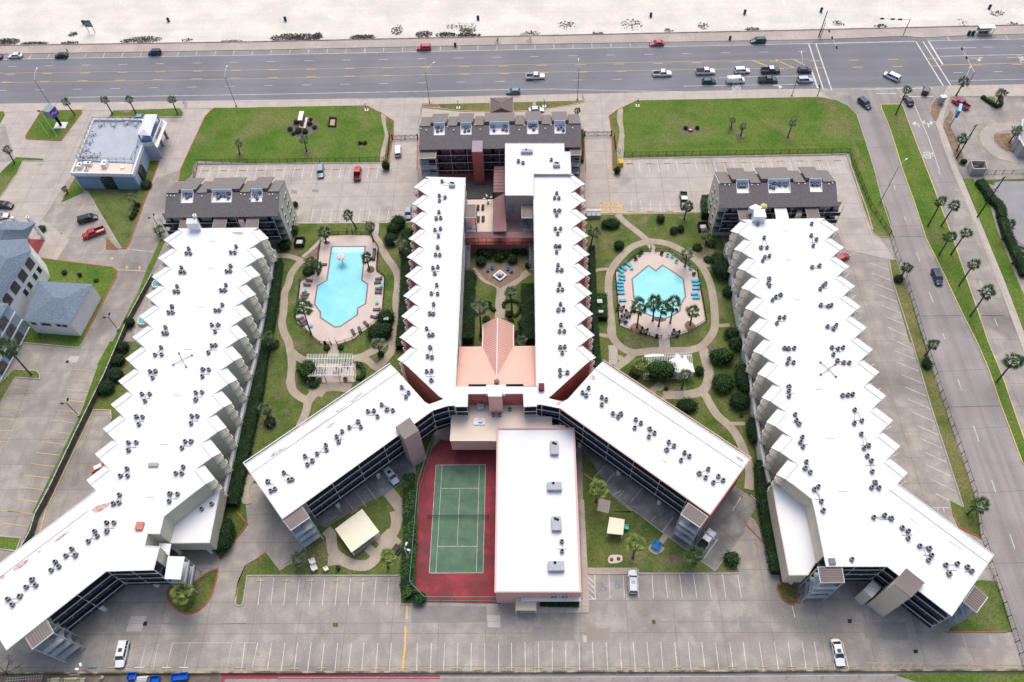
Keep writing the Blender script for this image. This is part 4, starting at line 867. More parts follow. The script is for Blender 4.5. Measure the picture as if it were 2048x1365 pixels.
_,bl=sawtooth(tC,stl,tl_,Vector((2.95,-2.62,0)),M_RED,frac=.45);_,br=sawtooth(tC,str_,tr_,Vector((-2.95,-2.62,0)),M_RED,frac=.45)
X_,Y_=(860,720,6.827),(820,180,4.876)
A1=px1(F0,'780.5,726.6')[0];B1=px1(F0,'487,926')[0];C1=px1(F0,'565,1038')[0];D1=A1+(C1-B1)
A2=px1(F0,'1206,720')[0];B2=px1(F0,'1502,916')[0];C2=px1(F0,'1420,1030')[0];D2=A2+(C2-B2)
inL=px1('11','1670,55')+px1(X_,'345,365')
inR=px1(X_,'1455,365')+px1(Y_,'1205,822')
botR=px1(X_,'1455,610 1455,635 1285,640 1275,462 1035,464');botL=px1(X_,'765,464 515,466 510,640 345,640 330,625')
brR=px1(X_,'1620,522 1800,578');
dgL=px1('12','1470,440')[0];dgR=px1('22','300,440')[0]
brl=px1('12','1500,455 1385,500')
poly=[stl]+bl+[dgL]+brl+[D1+(A1-D1)*.18,D1]+px1(X_,'245,628')+botL[::-1]+botR[::-1]+px1(X_,'1525,612')+[D2,D2+(A2-D2)*.18]+[brR[1],brR[0],dgR]+br[::-1]+[str_]+px1(Y_,'1540,822')+[inR[1],inR[0],inL[1],inL[0]]
roof_part(tC,poly,H1,edge=False);g1=px1(X_,'245,628')[0];g2=px1(X_,'1525,612')[0]
wall_part(tC,inset(poly,[(botL[4],g1),(g1,D1),(D2,g2),(g2,botR[0]),(botR[1],botR[2],1.25),(botL[2],botL[3],1.25),(inL[0],inL[1],1.25),(inR[0],inR[1],1.25)],1.95),3.3,H1-.22,M_RED)
gl=[stl]+bl+[dgL]+botL[::-1][:2]+botL[::-1][2:3]+[inL[1],inL[0]];wall_part(tC,gl,0,3.3,M_RED,'ground_floor_wall')
gr=[str_]+br+[dgR]+[botR[0],inR[0],inR[1]];wall_part(tC,gr,0,3.3,M_RED,'ground_floor_wall')
b=MB();b.strip([bl[-1],dgL],.2,H1+.09,th=.1);b.strip([br[-1],dgR],.2,H1+.09,th=.1);b.strip([inL[0],inL[1]],.3,H1+.1,th=.15);b.strip([inR[0],inR[1]],.3,H1+.1,th=.15);b.strip([botL[0],botL[1],botL[2],botL[3]],.2,H1+.09,th=.1);b.strip(botR[:5],.2,H1+.09,th=.1);b.build('roof_edge',M_EDGE,tC)
gallery(tC,inL[1],inL[0],depth=1.2,ref=bl[3],cols=False,doors=False,wallm=M_DUSK);gallery(tC,inR[1],inR[0],depth=1.2,ref=br[3],cols=False,doors=False,wallm=M_DUSK)
g1=px1(X_,'245,628')[0];g2=px1(X_,'1525,612')[0]
gallery(tC,botL[4],g1,ref=dgL,posts=4,cols=False,doors=False);gallery(tC,g1,D1,ref=dgL,posts=6,cols=False,doors=False)
gallery(tC,D2,g2,ref=dgR,posts=6,cols=False,doors=False);gallery(tC,g2,botR[0],ref=dgR,posts=4,cols=False,doors=False)
gallery(tC,botR[1],botR[2],ref=dgR,posts=9,cols=False,doors=False,depth=1.2);gallery(tC,botL[2],botL[3],ref=dgL,posts=9,cols=False,doors=False,depth=1.2)
for A,B,C_,D_1,s,lab in((A1,B1,C1,D1,-1,'long white-roofed wing slanting towards the square pavilion'),(A2,B2,C2,D2,1,'long white-roofed wing slanting towards the blue picnic table')):
 tw=thing('apartment_wing',C_*1,0,lab,'building')
 inn=(D_1-A).normalized();ov=3.0
 roof_part(tw,[A+inn*ov,B+inn*ov,C_,D_1],H1,edge=False)
 m=MB();q4=[A,B,B+inn*ov,A+inn*ov];zt=[H1-.6,H1-.6,H1+.02,H1+.02];m.prism([(p.x,p.y)for p in q4],[z-.2 for z in zt],zt);m.build('roof_overhang',M_ROOF,tw)
 s_=MB();s_.beam(A+inn*ov+Vector((0,0,H1+.06)),B+inn*ov+Vector((0,0,H1+.06)),.16,.1);s_.build('seam',M_CREASE,tw)
 b=MB();b.strip([A,B,C_,D_1],.22,H1+.09,th=.1,closed=False);b.build('roof_edge',M_EDGE if s<0 else mat('pink_trim',(.55,.36,.29),fine=.05),tw)
 wall_part(tw,[A+inn*ov,B+inn*ov,C_-inn*1.9,D_1-inn*1.9],3.3,H1-.22,M_RED if s>0 else M_GREEN,'wall')
 end=C_-B;e_=(C_-B).normalized();
 b=MB();b.beam(B+e_*ov+Vector((0,0,7.8)),C_+Vector((0,0,7.8)),.25,8.9);b.build('end_wall',M_RED,tw)
 d_=(C_-D_1).normalized();gallery(tw,(C_-d_*(5.2))if s<0 else D_1,D_1 if s<0 else(C_-d_*5.2),ref=B,posts=6)
 u=(A-B).normalized()
 for k in range(6):
  L=(A-B).length/6;balcony(tw,B+u*(L*k+.15),u*(L-.3),inn*(ov-.1),FL,M_DUSK)
stair_tower(q((460,930,7.3),'760,800 1050,602 1160,770 885,960'),label='roofed steel stair at the tip of the wing by the square pavilion',along=True)
stair_tower(q((1320,960,8.53),'480,395 820,630 680,815 355,590'),label='roofed steel stair at the tip of the wing by the blue table',along=True)
v=W(q('12','1225,603 1302,708 1185,780 1112,682'),13.8);tt=thing('lift_tower',(v[2].x,v[2].y,0),0,'dusty pink lift tower with grey cap on the tennis court side','tower')
b=MB();b.prism([(p.x,p.y)for p in v],0,13.6);b.build('wall',M_DUSK,tt);b=MB();b.prism([(p.x,p.y)for p in v],13.6,13.8);b.build('cap',M_BAND,tt)
for s in('1245,875','1250,910'):
 p=P(*q('12',s)[0],6.0)
v=W(q(X_,'765,345 1030,345 1030,470 765,470'),13.4);tt=thing('lift_tower',(v[3].x,v[3].y,0),0,'pink lift head rising between the pink metal roof and cream roof','tower')
v2=W(q(X_,'795,365 980,365 980,500 795,500'),15.0);b=MB();b.prism([(p.x,p.y)for p in v2],3,14.8);b.build('wall',M_PINK,tt);b=MB();b.prism([(p.x,p.y)for p in v2],14.8,15.0);b.build('cap',M_ROOF,tt)
b=MB();b.prism([(p.x,p.y)for p in v],12.52,13.4);b.build('roof_block',M_ROOF,tt)
for s,sd in(('515,466 765,464',-1),('1035,464 1275,462',-1)):
 a_,c_=px1(X_,s);gallery(tC,a_,c_,ref=(0,200),posts=9,cols=False,doors=False,depth=2.5,zs=(6.4,9.1))
tM=thing('lobby_building',P(960,850,0)*1,0,'flat cream-roofed lobby between the lift head and the tennis court','building')
cp=W(q(X_,'520,545 1285,560 1285,745 1480,750 1480,780 1660,785 1660,900 1845,902 1845,925 925,930 920,1105 278,1105 300,762 520,762'),7.6)
roof_part(tM,cp,7.6,M_CREAM,em=mat('cream_edge',(.74,.62,.54),fine=.03));wall_part(tM,cp,3.2,7.38,M_PINK)
for s in('330,1100 880,1100',):
 for x,y in q(X_,'320,1180 560,1180 800,1180'):p=P(x,y-4,3.4);b=MB();b.beam((p.x,p.y+.8,0),(p.x,p.y+.8,3.2),.5,.5);b.build('column',M_PINK,tM)
b=MB();v=W(q(X_,'600,795 755,795 750,885 595,885'),7.9);b.prism([(p.x,p.y)for p in v],7.6,7.85);o=b.build('roof_curb',M_ROOF,tM)
b=MB();v=W(q(X_,'665,800 715,800 713,850 660,850'),8.2);b.prism([(p.x,p.y)for p in v],7.86,8.3);b.build('roof_hatch',M_EDGE,tM)
tW=thing('hall_building',P(1076,1180,0)*1,0,'long low pink hall with a plain white roof beside the tennis court','building')
hp=W([(995,857),(1148,857),(1161.5,1184),(990.5,1184)],7.8)
roof_part(tW,hp,7.6,em=mat('pink_edge',(.66,.42,.37),fine=.03));wall_part(tW,hp,0,7.38,M_PINK)
b=MB();b.strip([(p.x,p.y)for p in hp],.3,7.95,th=.4,closed=True);b.build('parapet',MATS['pink_edge'],tW)
for i,s in enumerate(('305,670 345,668 343,710 303,712','392,668 432,668 428,710 388,710')):
 pp=P(*q('23',s)[0],5.2);b=MB();y_=hp[2].y-.06;b.box((pp.x+.7,y_,5.0),(1.3,.14,1.5));w_=b.build('window',M_GLASS,tW)
 f=MB();[f.box((pp.x+.7+dx,y_-.05,5.0+dz),(sx,.12,sz))for dx,dz,sx,sz in((0,.8,1.5,.12),(0,-.8,1.5,.12),(.7,0,.12,1.5),(-.7,0,.12,1.5),(0,0,.06,1.5))];child(f,'window_frame',M_RAILW,w_)
b=MB();b.box(((hp[2].x+hp[3].x)/2+2.5,hp[2].y-.35,3.9),(11.5,.7,.3));b.build('sill_band',M_RAILW,tW)
v=[P(x,y,3.6)for x,y in q('23','30,665 192,665 192,790 30,790')];seamed('awning',tW,v,[3.7,3.7,3.4,3.4],mat('cream_metal',(.62,.56,.43),fine=.04),M_TAN,9,True)
for i in(2,3):b=MB();b.beam((v[i].x,v[i].y+.2,0),(v[i].x,v[i].y+.2,3.35),.15,.15);b.build('post',M_RAILW,tW)
K_=(900,570,6.205)
tP=thing('clubhouse',P(1000,700,0)*1,0,'clubhouse with pink standing-seam roof and pointed porch facing the fountain','building')
zE,zT=7.6,11.2
e0=P(*q(K_,'120,775')[0],zE);e1_=P(*q(K_,'1060,770')[0],zE);f0=P(*q(K_,'92,1262')[0],zT);f1=P(*q(K_,'1075,1258')[0],zT)
yE=(e0.y+e1_.y)/2;yT=(f0.y+f1.y)/2;xa,xb=e0.x,e1_.x
rp=P(*q(K_,'590,415')[0],10.4);jn=P(*q(K_,'580,1145')[0],10.4);ea=P(*q(K_,'415,500')[0],zE);eb=P(*q(K_,'785,500')[0],zE);va=P(*q(K_,'405,775')[0],zE);vb=P(*q(K_,'785,772')[0],zE)
def slope(y):return zE+(zT-zE)*(y-yE)/(yT-yE)
jy=yE+(10.4-zE)/(zT-zE)*(yT-yE)
b=MB();A=(xa,yE,zE);B=(va.x,yE,zE);J=(rp.x,jy,10.4);Cc=(vb.x,yE,zE);D_e=(xb,yE,zE);T1=(xb,yT,zT);T0=(xa,yT,zT);J2=(rp.x,yT,zT)
b.add([A,B,J,J2,T0],[(0,1,2,3,4)][::-1]);b.add([Cc,D_e,T1,J2,J],[(0,1,2,3,4)][::-1])
Rp=(rp.x,rp.y,10.4);Ea=(va.x,ea.y,zE);Eb=(vb.x,eb.y,zE)
b.add([Ea,Rp,J,B],[(0,1,2,3)]);b.add([Rp,Eb,Cc,J],[(0,1,2,3)])
rf=b.build('roof',M_PKM,tP)
s_=MB();n=38
for i in range(n+1):
 x=xa+(xb-xa)*i/n
 if va.x<x<vb.x:
  f=1-abs(x-rp.x)/((vb.x-va.x)/2);ys_=yE+(jy-yE)*f
 else:ys_=yE
 s_.beam((x,ys_,slope(ys_)+.05),(x,yT,zT+.05),.07,.09)
for k in range(26):
 y=rp.y+.3+(jy-rp.y-.5)*k/26;
 for ex,sg in((va.x,-1),(vb.x,1)):
  f=max(0,(y*-1+yE)/(yE-jy))if y<yE else 0
  xo=ex+(rp.x-ex)*f;zo=zE+(10.4-zE)*f;s_.beam((rp.x,y,10.45),(xo,y,zo+.05),.07,.09)
child(s_,'seam',M_PKS,rf)
s_=MB();s_.beam((rp.x,rp.y,10.47),(rp.x,jy,10.47),.25,.1);s_.beam((xa,yE,zE+.03),(va.x,yE,zE+.03),.25,.1);s_.beam((vb.x,yE,zE+.03),(xb,yE,zE+.03),.25,.1);s_.beam((va.x,yE,zE+.03),(va.x,ea.y,zE+.03),.35,.1);s_.beam((vb.x,yE,zE+.03),(vb.x,eb.y,zE+.03),.35,.1);s_.beam(Ea,Rp,.2,.12);s_.beam(Rp,Eb,.2,.12);child(s_,'ridge_trim',mat('pale_pink_trim',(.80,.62,.56),fine=.02),rf)
b=MB();b.prism([(xa+.3,yE-.3),(xb-.3,yE-.3),(xb-.3,yT),(xa+.3,yT)],0,zE-.05);b.prism([(va.x+.5,ea.y-.6),(vb.x-.5,ea.y-.6),(vb.x-.5,yE-.25),(va.x+.5,yE-.25)],0,zE-.05);b.build('wall',M_DUSK,tP)
b=MB();b.lathe([(.45,0),(.45,.7),(.6,.75),(.6,.95),(.1,1.05)],(P(*q(K_,'580,1215')[0],11.4).x,yT+1.0 if yT>0 else 0,10.7),12);b.build('roof_vent',mat('brown_vent',(.2,.16,.15),fine=.1),tP)
tU=thing('rear_block',P(1070,400,0)*1,0,'mauve-walled raised block with white roof behind the shingled front building','building')
up=W(q(Y_,'930,525 1500,525 1505,605 1560,605 1570,820 1205,820 1205,1030 930,1030'),13.3)
roof_part(tU,up,13.3);wall_part(tU,up,0,13.08,M_DUSK)
b=MB();v=[P(*p,8)for p in q((900,340,8.53),'1010,500 1065,500 1065,650 1010,650')];y_=min(p.y for p in up)-.05
b.box(((v[0].x+v[1].x)/2,y_,8.5),(1.3,.12,3.6));w_=b.build('window',mat('steel_blue_glass',(.16,.22,.28),fine=0,rough=.2),tU)
f=MB();[f.box(((v[0].x+v[1].x)/2,y_-.07,6.8+i*.5),(1.3,.06,.05))for i in range(8)];child(f,'window_frame',M_RAIL,w_)
N_=(900,340,8.53)
tV=thing('covered_walk',P(1000,440,0)*1,0,'mauve metal roofs of the covered walk beside the cream terrace','covered walk')
def mroof(w,s,zs,n,along,t=None):
 pp=q(w,s);V=[P(*p,z)for p,z in zip(pp,zs)];return seamed('roof',t or tV,V,zs,M_MAUVE,mat('mauve_seam',(.17,.09,.09),fine=0),n,along)
mroof(N_,'750,-60 935,-60 930,385 740,385',(7.6,8.0,8.0,7.6),8,False)
mroof(N_,'740,505 925,395 935,560 735,560',(7.2,8.0,7.9,7.2),4,True);mroof(N_,'735,562 935,562 965,1050 735,1055',(7.2,7.9,7.8,7.2),10,True)
mroof(N_,'250,1068 1430,1060 1430,1165 250,1162',(6.6,6.6,6.2,6.2),40,True)
for x,y in q(N_,'250,1160 480,1160 615,1160 850,1160 1075,1160 1220,1160 1425,1160'):p=P(x,y,6.1);b=MB();b.beam((p.x,p.y+.15,3.6),(p.x,p.y+.15,6.1),.12,.12);b.build('post',M_IRON,tV)
ca=W(q(N_,'250,1165 1430,1165'),6.2);dkp=[(ca[0].x,ca[0].y),(ca[1].x,ca[1].y),(ca[1].x,ca[1].y+15),(ca[0].x,ca[0].y+15)]
wall_part(tV,dkp,0,3.6,M_RED,'podium');
b=MB();p4=W(q(N_,'270,510 735,505 735,1058 450,1058 445,600 272,598'),3.7);b.prism([(p.x,p.y)for p in p4],3.6,3.7);b.build('terrace',mat('cream_terrace',(.72,.60,.51),(.66,.55,.47),.5,.5,fine=.04),tV)
b=MB();p4=W(q(N_,'950,440 1420,440 1420,1058 965,1058'),3.7);b.prism([(p.x,p.y)for p in p4],3.6,3.7);b.build('terrace',mat('paver_terrace',(.42,.34,.28),(.32,.26,.22),.8,.7,fine=.15),tV)
railing(tV,ca[0],ca[1],3.6,m=M_IRON,top=M_IRON,screen=False)
b=MB();b.beam(ca[0]+Vector((0,0,-2.6)),ca[1]+Vector((0,0,-2.6)),.2,.25);b.build('edge_beam',M_MAUVE,tV)
for s,lab in(('535,1118 645,1118 640,1250 525,1250','ribbed grey stair roof on the terrace side of the fountain court'),('1200,1112 1090,1110 1090,1250 1205,1250','ribbed grey stair roof against the east arm of the court')):
 stair_tower(q(Y_,s),z=10.5,levels=(6.4,3.7),label=lab,along=True,foot=3.6)
for s,lab in(('320,545 412,545 412,1030 320,1030','steel steps down to the fountain court along the west arm'),('1622,500 1722,500 1722,1020 1630,1020','steel steps down to the fountain court along the east arm')):
 pp=q((900,440,10.24),s);a_=P(*pp[0],3.6);b_=P(*pp[1],3.6);c_=P(*pp[2],.2);d_=P(*pp[3],.2)
 ts=thing('outdoor_steps',(d_.x,d_.y,.15),0,lab,'steps');st=MB();n=17
 for i in range(n):
  f=(i+.5)/n;A=a_.lerp(d_,f);B=b_.lerp(c_,f);bb=MB();bb.beam(A,B,.32,.07);bb.build('tread',mat('blue_steel_tread',(.26,.31,.37),fine=.08),ts)
 for A,B in((a_,d_),(b_,c_)):bb=MB();bb.beam(A,B,.08,.35);bb.build('stringer',M_IRON,ts);bb=MB();bb.beam(A+Vector((0,0,1)),B+Vector((0,0,1)),.07,.07);bb.build('handrail',M_RAIL,ts)
 for z_,X,Y in((3.64,a_,b_),(.24,d_,c_)):bb=MB();bb.beam(X+Vector((0,0,.05)),Y+Vector((0,0,.05)),.35,.05);bb.build('nosing',M_YELLOW,ts)
v=W(q(Y_,'607,495 710,495 715,565 605,565'),13.6);tt=thing('lift_tower',(v[3].x,v[3].y,0),0,'salmon red lift tower behind the shingled front building','tower')
v2=[Vector((v[0].x,v[0].y,0)),Vector((v[1].x,v[1].y,0)),Vector((v[1].x,v[3].y-1.6,0)),Vector((v[0].x,v[3].y-1.6,0))]
b=MB();b.prism([(p.x,p.y)for p in v2],0,13.4);b.build('wall',M_RED,tt);b=MB();b.prism([(p.x,p.y)for p in v2],13.4,13.6);b.build('cap',mat('mauve_cap',(.32,.27,.30),fine=.04),tt)
b=MB();p_=W(q(Y_,'545,1062 545,930 810,930 810,1062'),2.8);b.prism([(p.x,p.y)for p in p_],0,2.8);struct(b.build('terrace',mat('dark_paving',(.10,.10,.10),(.07,.07,.07),.5,.7,fine=.15)))
def shingled(label,w,eave,ridge_s,ridge_t,north_s,north_t,blocks,wells,wm,gable,x0,x1,galx,ez=H1):
 0
 E0=P(*q(w,eave)[0],ez);E1=P(*q(w,eave)[1],ez);ys_=(E0.y+E1.y)/2
 zr=ez+2.6;zt=ez+3.3
 def Yat(s,z):p=q(w,s);return(P(*p[0],z).y+P(*p[1],z).y)/2
 yr=Yat(ridge_s,zr);yt=Yat(ridge_t,zt);yn=Yat(north_s,ez+.6);ynt=Yat(north_t,ez+.9)
 t=thing('shingled_building',(E0.x,ys_,0),0,label,'building')
 def X(px,py,z):return P(*q(w,'%g,%g'%(px,py))[0],z).x
 mid=float(ridge_s.split()[0].split(',')[1])
 xs0,xs1=E0.x,E1.x
 k=(zr-ez)/(yr-ys_)
 ws=[(X(a,c,ez+(c_z)),X(b,c,ez+(c_z)))for a,b,c,c_z in wells]
 yw=[]
 for(a,b,c,cz),_ in zip(wells,ws):
  best=min([ez+i*.05 for i in range(60)],key=lambda z:abs((ys_+(z-ez)/k)-P(*q(w,'%g,%g'%(a,c))[0],z).y));yw.append(best)
 edges=sorted([xs0,xs1]+[x for s in ws for x in s]);south=MB();th=.2
 def plane(b,x0_,x1_,ya,za,yb,zb):
  b.prism([(x0_,ya),(x1_,ya),(x1_,yb),(x0_,yb)],[za-th,za-th,zb-th,zb-th],[za,za,zb,zb])
 for xa,xb in zip(edges,edges[1:]):
  xm=(xa+xb)/2;inw=[i for i,s in enumerate(ws)if min(s)<xm<max(s)]
  if inw:
   i=inw[0];z=yw[i];y=ys_+(z-ez)/k;plane(south,xa,xb,ys_,ez,y,z)
   f=MB();f.prism([(xa,y),(xb,y),(xb,yt),(xa,yt)],z-.15,z);f.build('plant_well_floor',M_ROOF,t)
   f=MB();f.box(((xa+xb)/2,yt-.07,(z+zt)/2),(xb-xa,.1,zt-z));f.build('plant_well_wall',mat('pale_blue_wall',(.60,.68,.78),fine=.03),t)
   for xx in(xa,xb):
    f=MB();v=[(xx,y,z),(xx,yr,zr),(xx,yt,zt),(xx,yt,z)];s2=[(xx+(.12 if xx==xa else-.12),c_[1],c_[2])for c_ in v]
    f.add(v+s2,[(0,1,2,3),(7,6,5,4),(0,4,5,1),(1,5,6,2),(2,6,7,3),(3,7,4,0)]);f.build('plant_well_cheek',M_ROOF,t)
   WELLS.append(((xa+xb)/2,y,yt,z,xb-xa))
  else:plane(south,xa,xb,ys_,ez,yr,zr)
 south.build('roof',M_SHING,t)
 for a,b,tall in blocks:
  xa,xb=X(a,mid,zr),X(b,mid,zr);m=MB()
  if tall:plane(m,xa,xb,yt,zt,ynt,ez+.9);m.prism([(xa,yt-.0),(xb,yt),(xb,yt+.3),(xa,yt+.3)],zr-1,zt-.05)
  else:plane(m,xa,xb,yr-.1,zr+.22,yn,ez+.6)
  m.build('roof_slope',M_SHINGL,t)
 g=MB();y0=ys_+1.9
 for xx,sg in((xs0+.15,1),(xs1-.15,-1)):
  v=[(xx,y0,0),(xx,yn-.3,0),(xx,yn-.3,ez+.3),(xx,yr,zr-.05),(xx,y0,ez+k*1.9-.25)];s2=[(x_+.3*sg,y_,z_)for x_,y_,z_ in v]
  f=[(0,1,2,3,4),(9,8,7,6,5)]+[(i,5+i,5+(i+1)%5,(i+1)%5)for i in range(5)];g.add(v+s2,f)
 g.prism([(xs0+.45,y0),(xs1-.45,y0),(xs1-.45,yn-.3),(xs0+.45,yn-.3)],0,ez);g.build('wall',wm,t)
 for xx,sg in((xs0+.1,-1),(xs1-.1,1)):
  for z in(1.6,4.7,7.5,10.2):
   for yy in(y0+2.6,y0+6.2,yn-2.6):
    f=MB();f.box((xx,yy,z+.3),(.14,.8,1.1));wd=f.build('window',M_GLASS,t);f2=MB();f2.box((xx+sg*.04,yy,z-.33),(.16,1.0,.1));f2.box((xx+sg*.04,yy,z+.92),(.16,1.0,.1));child(f2,'window_frame',M_RAILW,wd)
 for a,b in galx:
  gallery(t,Vector((X(a,mid,ez),ys_+.1,0)),Vector((X(b,mid,ez),ys_+.1,0)),ref=(0,900),depth=1.85,posts=4.5,cols=False,doors=True,wallm=wm)
 for z in FL[:3]:
  f=MB();f.box(((xs0+xs1)/2,ys_+1.0,z-.12),(xs1-xs0-.4,1.7,.2));f.build('gallery_floor',M_GALF,t)
 for a,b in gable:p=P(*q(w,'%g,%g'%(a,b))[0],ez+2);f=MB();f.lathe([(.16,0),(.16,.35)],(p.x,p.y,ez+(p.y-ys_)*k-.05),8);f.build('roof_vent',M_RAILW,t)
 return t,xs0,xs1,ys_
WELLS=[]
LN=(320,340,6.827)
shingled('grey shingled building on the car park side of the sage block',LN,'60,655 1610,635','90,322 1620,300','280,268 1100,262','210,165 1710,145','380,112 1550,98',[(90,250,0),(255,490,1),(495,630,0),(640,1085,1),(1090,1225,0),(1235,1465,1),(1470,1620,0)],[(300,465,455,1),(715,990,450,1),(1252,1405,442,1)],M_GREEN,[(110,372),(158,372),(207,372),(580,372),(1115,350),(1165,357),(1230,400),(1500,355),(1545,352),(1595,388)],0,0,[(100,1600)])
shingled('long grey shingled building facing the boulevard',(820,180,4.876),'90,583 1672,562','90,357 1665,332','200,318 1530,300','110,265 1655,240','220,232 1540,212',[(92,198,0),(203,358,1),(362,458,0),(464,612,1),(628,715,0),(725,1020,1),(1026,1118,0),(1127,1280,1),(1284,1384,0),(1388,1540,1),(1550,1664,0)],[(235,342,445,1),(495,602,440,1),(777,968,436,1),(1143,1252,430,1),(1408,1516,426,1)],M_RED,[(110,392),(160,402),(370,378),(427,400),(635,365),(687,395),(1115,365),(1320,385),(1375,360),(1585,380),(1062,395)],0,0,[(100,1650)])
shingled('grey shingled building on the street side of the car park',(1420,320,7.314),'152,712 1872,676','150,350 1840,320','375,285 1630,268','62,178 1730,150','240,122 1520,102',[(152,318,0),(322,578,1),(590,745,0),(755,1225,1),(1235,1400,0),(1410,1655,1),(1665,1840,0)],[(382,562,492,1),(845,1168,486,1),(1450,1630,472,1)],M_TAN,[(212,390),(275,390),(607,388),(693,388),(1288,376),(1380,374),(1730,376),(1782,366)],0,0,[(160,1860)])
def slabroof(w,s,z,lab,m=None,n=8,along=True,posts=True):
 v=[P(x,y,z)for x,y in q(w,s)];t=thing('link_roof',(v[3].x,v[3].y,z-.2),0,lab,'roof');ms=M_BANDD if m is None else M_EDGE
 seamed('panel',t,v,[z]*4,m or M_BAND,ms,n,along)
 b=MB();b.strip([(p.x,p.y)for p in v],.12,z+.03,th=.2,closed=True);b.build('roof_edge',M_EDGE,t)
 return t
slabroof(LN,'280,672 372,666 370,818 252,818',11.9,'brown ribbed link roof west of the pale boiler shed')
slabroof(LN,'745,645 918,645 885,815 703,815',11.9,'dark streaked ribbed link roof with white edges');slabroof(LN,'1190,650 1350,650 1335,805 1155,805',11.9,'brown ribbed link roof by the corner of the sage block')
LR=(1420,320,7.314)
slabroof(LR,'400,712 580,710 628,880 435,880',11.9,'brown ribbed link roof beside the peaked white shed');slabroof(LR,'935,670 1105,668 1155,870 970,870',12.1,'plain white link roof in the middle of the tan block',m=M_ROOF,n=3);slabroof(LR,'1392,700 1572,690 1618,865 1435,868',11.9,'brown ribbed link roof nearest the street')
for w,s,lab in((Y_,'90,592 255,586 252,665 90,670','ribbed stair roof at the west end of the long front building'),(Y_,'1560,570 1668,566 1668,637 1560,637','ribbed stair roof at the east end of the long front building')):
 stair_tower(q(w,s),z=11.8,label=lab,along=True)
def shed(w,s,z,m,mt,lab,z0=3.6,name='plant_room'):
 v=W(q(w,s),z);t=thing(name,(v[3].x,v[3].y,z0),0,lab,'shed');b=MB();b.prism([(p.x,p.y)for p in v],z0,z-.15);b.build('wall',m,t);b=MB();b.prism([(p.x,p.y)for p in v],z-.15,z);b.build('cap',mt,t);return t
t_=shed(LN,'365,665 500,660 510,735 355,738',15.2,M_WALLW,M_EDGE,'pale plant room with a round flue on the sage block roof')
p=P(*q(LN,'478,640')[0],15.3);b=MB();b.lathe([(.5,0),(.5,.7),(.25,.7),(.25,.5)],(p.x,p.y,15.2),14,cap=False);b.build('flue',M_RAILW,t_)
shed(LN,'1060,655 1130,655 1150,720 1075,720',11.8,M_WALLW,M_MAUVE,'small pink-capped plant room north of the sage block')
shed(LR,'640,722 800,722 828,835 645,835',14.6,M_WALLW,M_ROOF,'white box plant room on the tan block')
t_=thing('roof_gable',P(*q(LR,'660,700')[0],14)*1,0,'peaked white screen wall beside the white box plant room','roof');v=W(q(LR,'570,690 665,645 760,690 740,720 600,720'),14.3);b=MB();b.prism([(p.x,p.y)for p in v],12.6,14.3);b.build('screen',M_ROOF,t_)
t_.location=(v[3].x,v[3].y,12.6);
for c in t_.children:bpy.data.objects.remove(c)
b=MB();b.prism([(p.x,p.y)for p in v],12.6,14.3);b.build('screen',M_ROOF,t_)
p=P(*q(LR,'783,690')[0],13.5);b=MB();b.ball((0,0,.9),(.9,.9,.9),0,14,10,0);b.lathe([(.15,0),(.15,.3)],(0,0,-.2));ob=inst('water_tank',b.mesh('water_tank',mat('yellow_globe',(.62,.55,.22),fine=.05)));ob.location=(p.x,p.y,12.6);tag(ob,'round yellow globe tank beside the white plant room','tank')
shed(LR,'1285,700 1355,700 1345,805 1250,840',11.2,M_TAN,M_BAND,'narrow tan shaft between link roofs')
pc=W(q(Y_,'785,73 1000,73 1003,218 780,220'),6.2);t_=thing('entrance_canopy',(pc[3].x,pc[3].y,0),0,'brown hipped canopy over the entrance drive','canopy')
x0_,x1_,ya_,yb_=pc[3].x,pc[2].x,pc[3].y,pc[0].y;xm_=(x0_+x1_)/2;b=MB()
v=[(x0_,ya_,6),(x1_,ya_,6),(x1_,yb_,6),(x0_,yb_,6),(xm_,ya_,7.7),(xm_,yb_-4.5,7.7)]
b.add(v,[(0,4,5,3),(1,2,5,4),(2,3,5),(0,3,2,1),(0,1,4)]);b.build('roof',M_SHING if False else mat('brown_shingles',(.20,.155,.15),(.165,.13,.125),3,.8,fine=.25,s2=5),t_)
b=MB();b.beam((xm_,ya_,7.72),(xm_,yb_-4.5,7.72),.2,.1);b.beam((xm_,yb_-4.5,7.72),(x0_,yb_,6.02),.2,.1);b.beam((xm_,yb_-4.5,7.72),(x1_,yb_,6.02),.2,.1);b.build('ridge_cap',M_SHINGL,t_)
for x,y in((x0_+.5,yb_-.6),(x1_-.5,yb_-.6),(x0_+.5,ya_+.6),(x1_-.5,ya_+.6)):b=MB();b.box((x,y,3),(.5,.5,6));b.build('column',M_PINK,t_)
R_=(130,220,8.03)
tQ=thing('restaurant_building',P(200,360,0)*1,0,'blue-grey restaurant with pale roof terrace and white corner pavilion','building')
rz_=6.0
rp_=W(q(R_,'455,148 1500,150 1590,260 1470,612 1245,540 1078,1022 72,1000'),rz_)
main_=W(q(R_,'455,148 1240,152 1400,520 1245,540 1078,1022 100,1005'),rz_)
b=MB();b.prism([(p.x,p.y)for p in main_],0,rz_-1.0);b.build('wall',M_BLUEW,tQ)
b=MB();b.strip([(p.x,p.y)for p in main_],.45,rz_,th=1.1,closed=True);b.build('parapet',mat('white_parapet',(.66,.66,.68),fine=.03),tQ)
b=MB();up_=W(q(R_,'470,180 1225,182 1095,850 205,795'),5.4);b.prism([(p.x,p.y)for p in up_],4.9,5.3);b.build('terrace',mat('pale_grey_roof',(.42,.45,.50),(.37,.40,.45),.4,.6,fine=.04),tQ)
lw_=W(q(R_,'200,860 1090,858 1060,1015 110,998'),5.0);b=MB();b.prism([(p.x,p.y)for p in lw_],4.9,5.08);b.build('roof',M_CREAM,tQ)
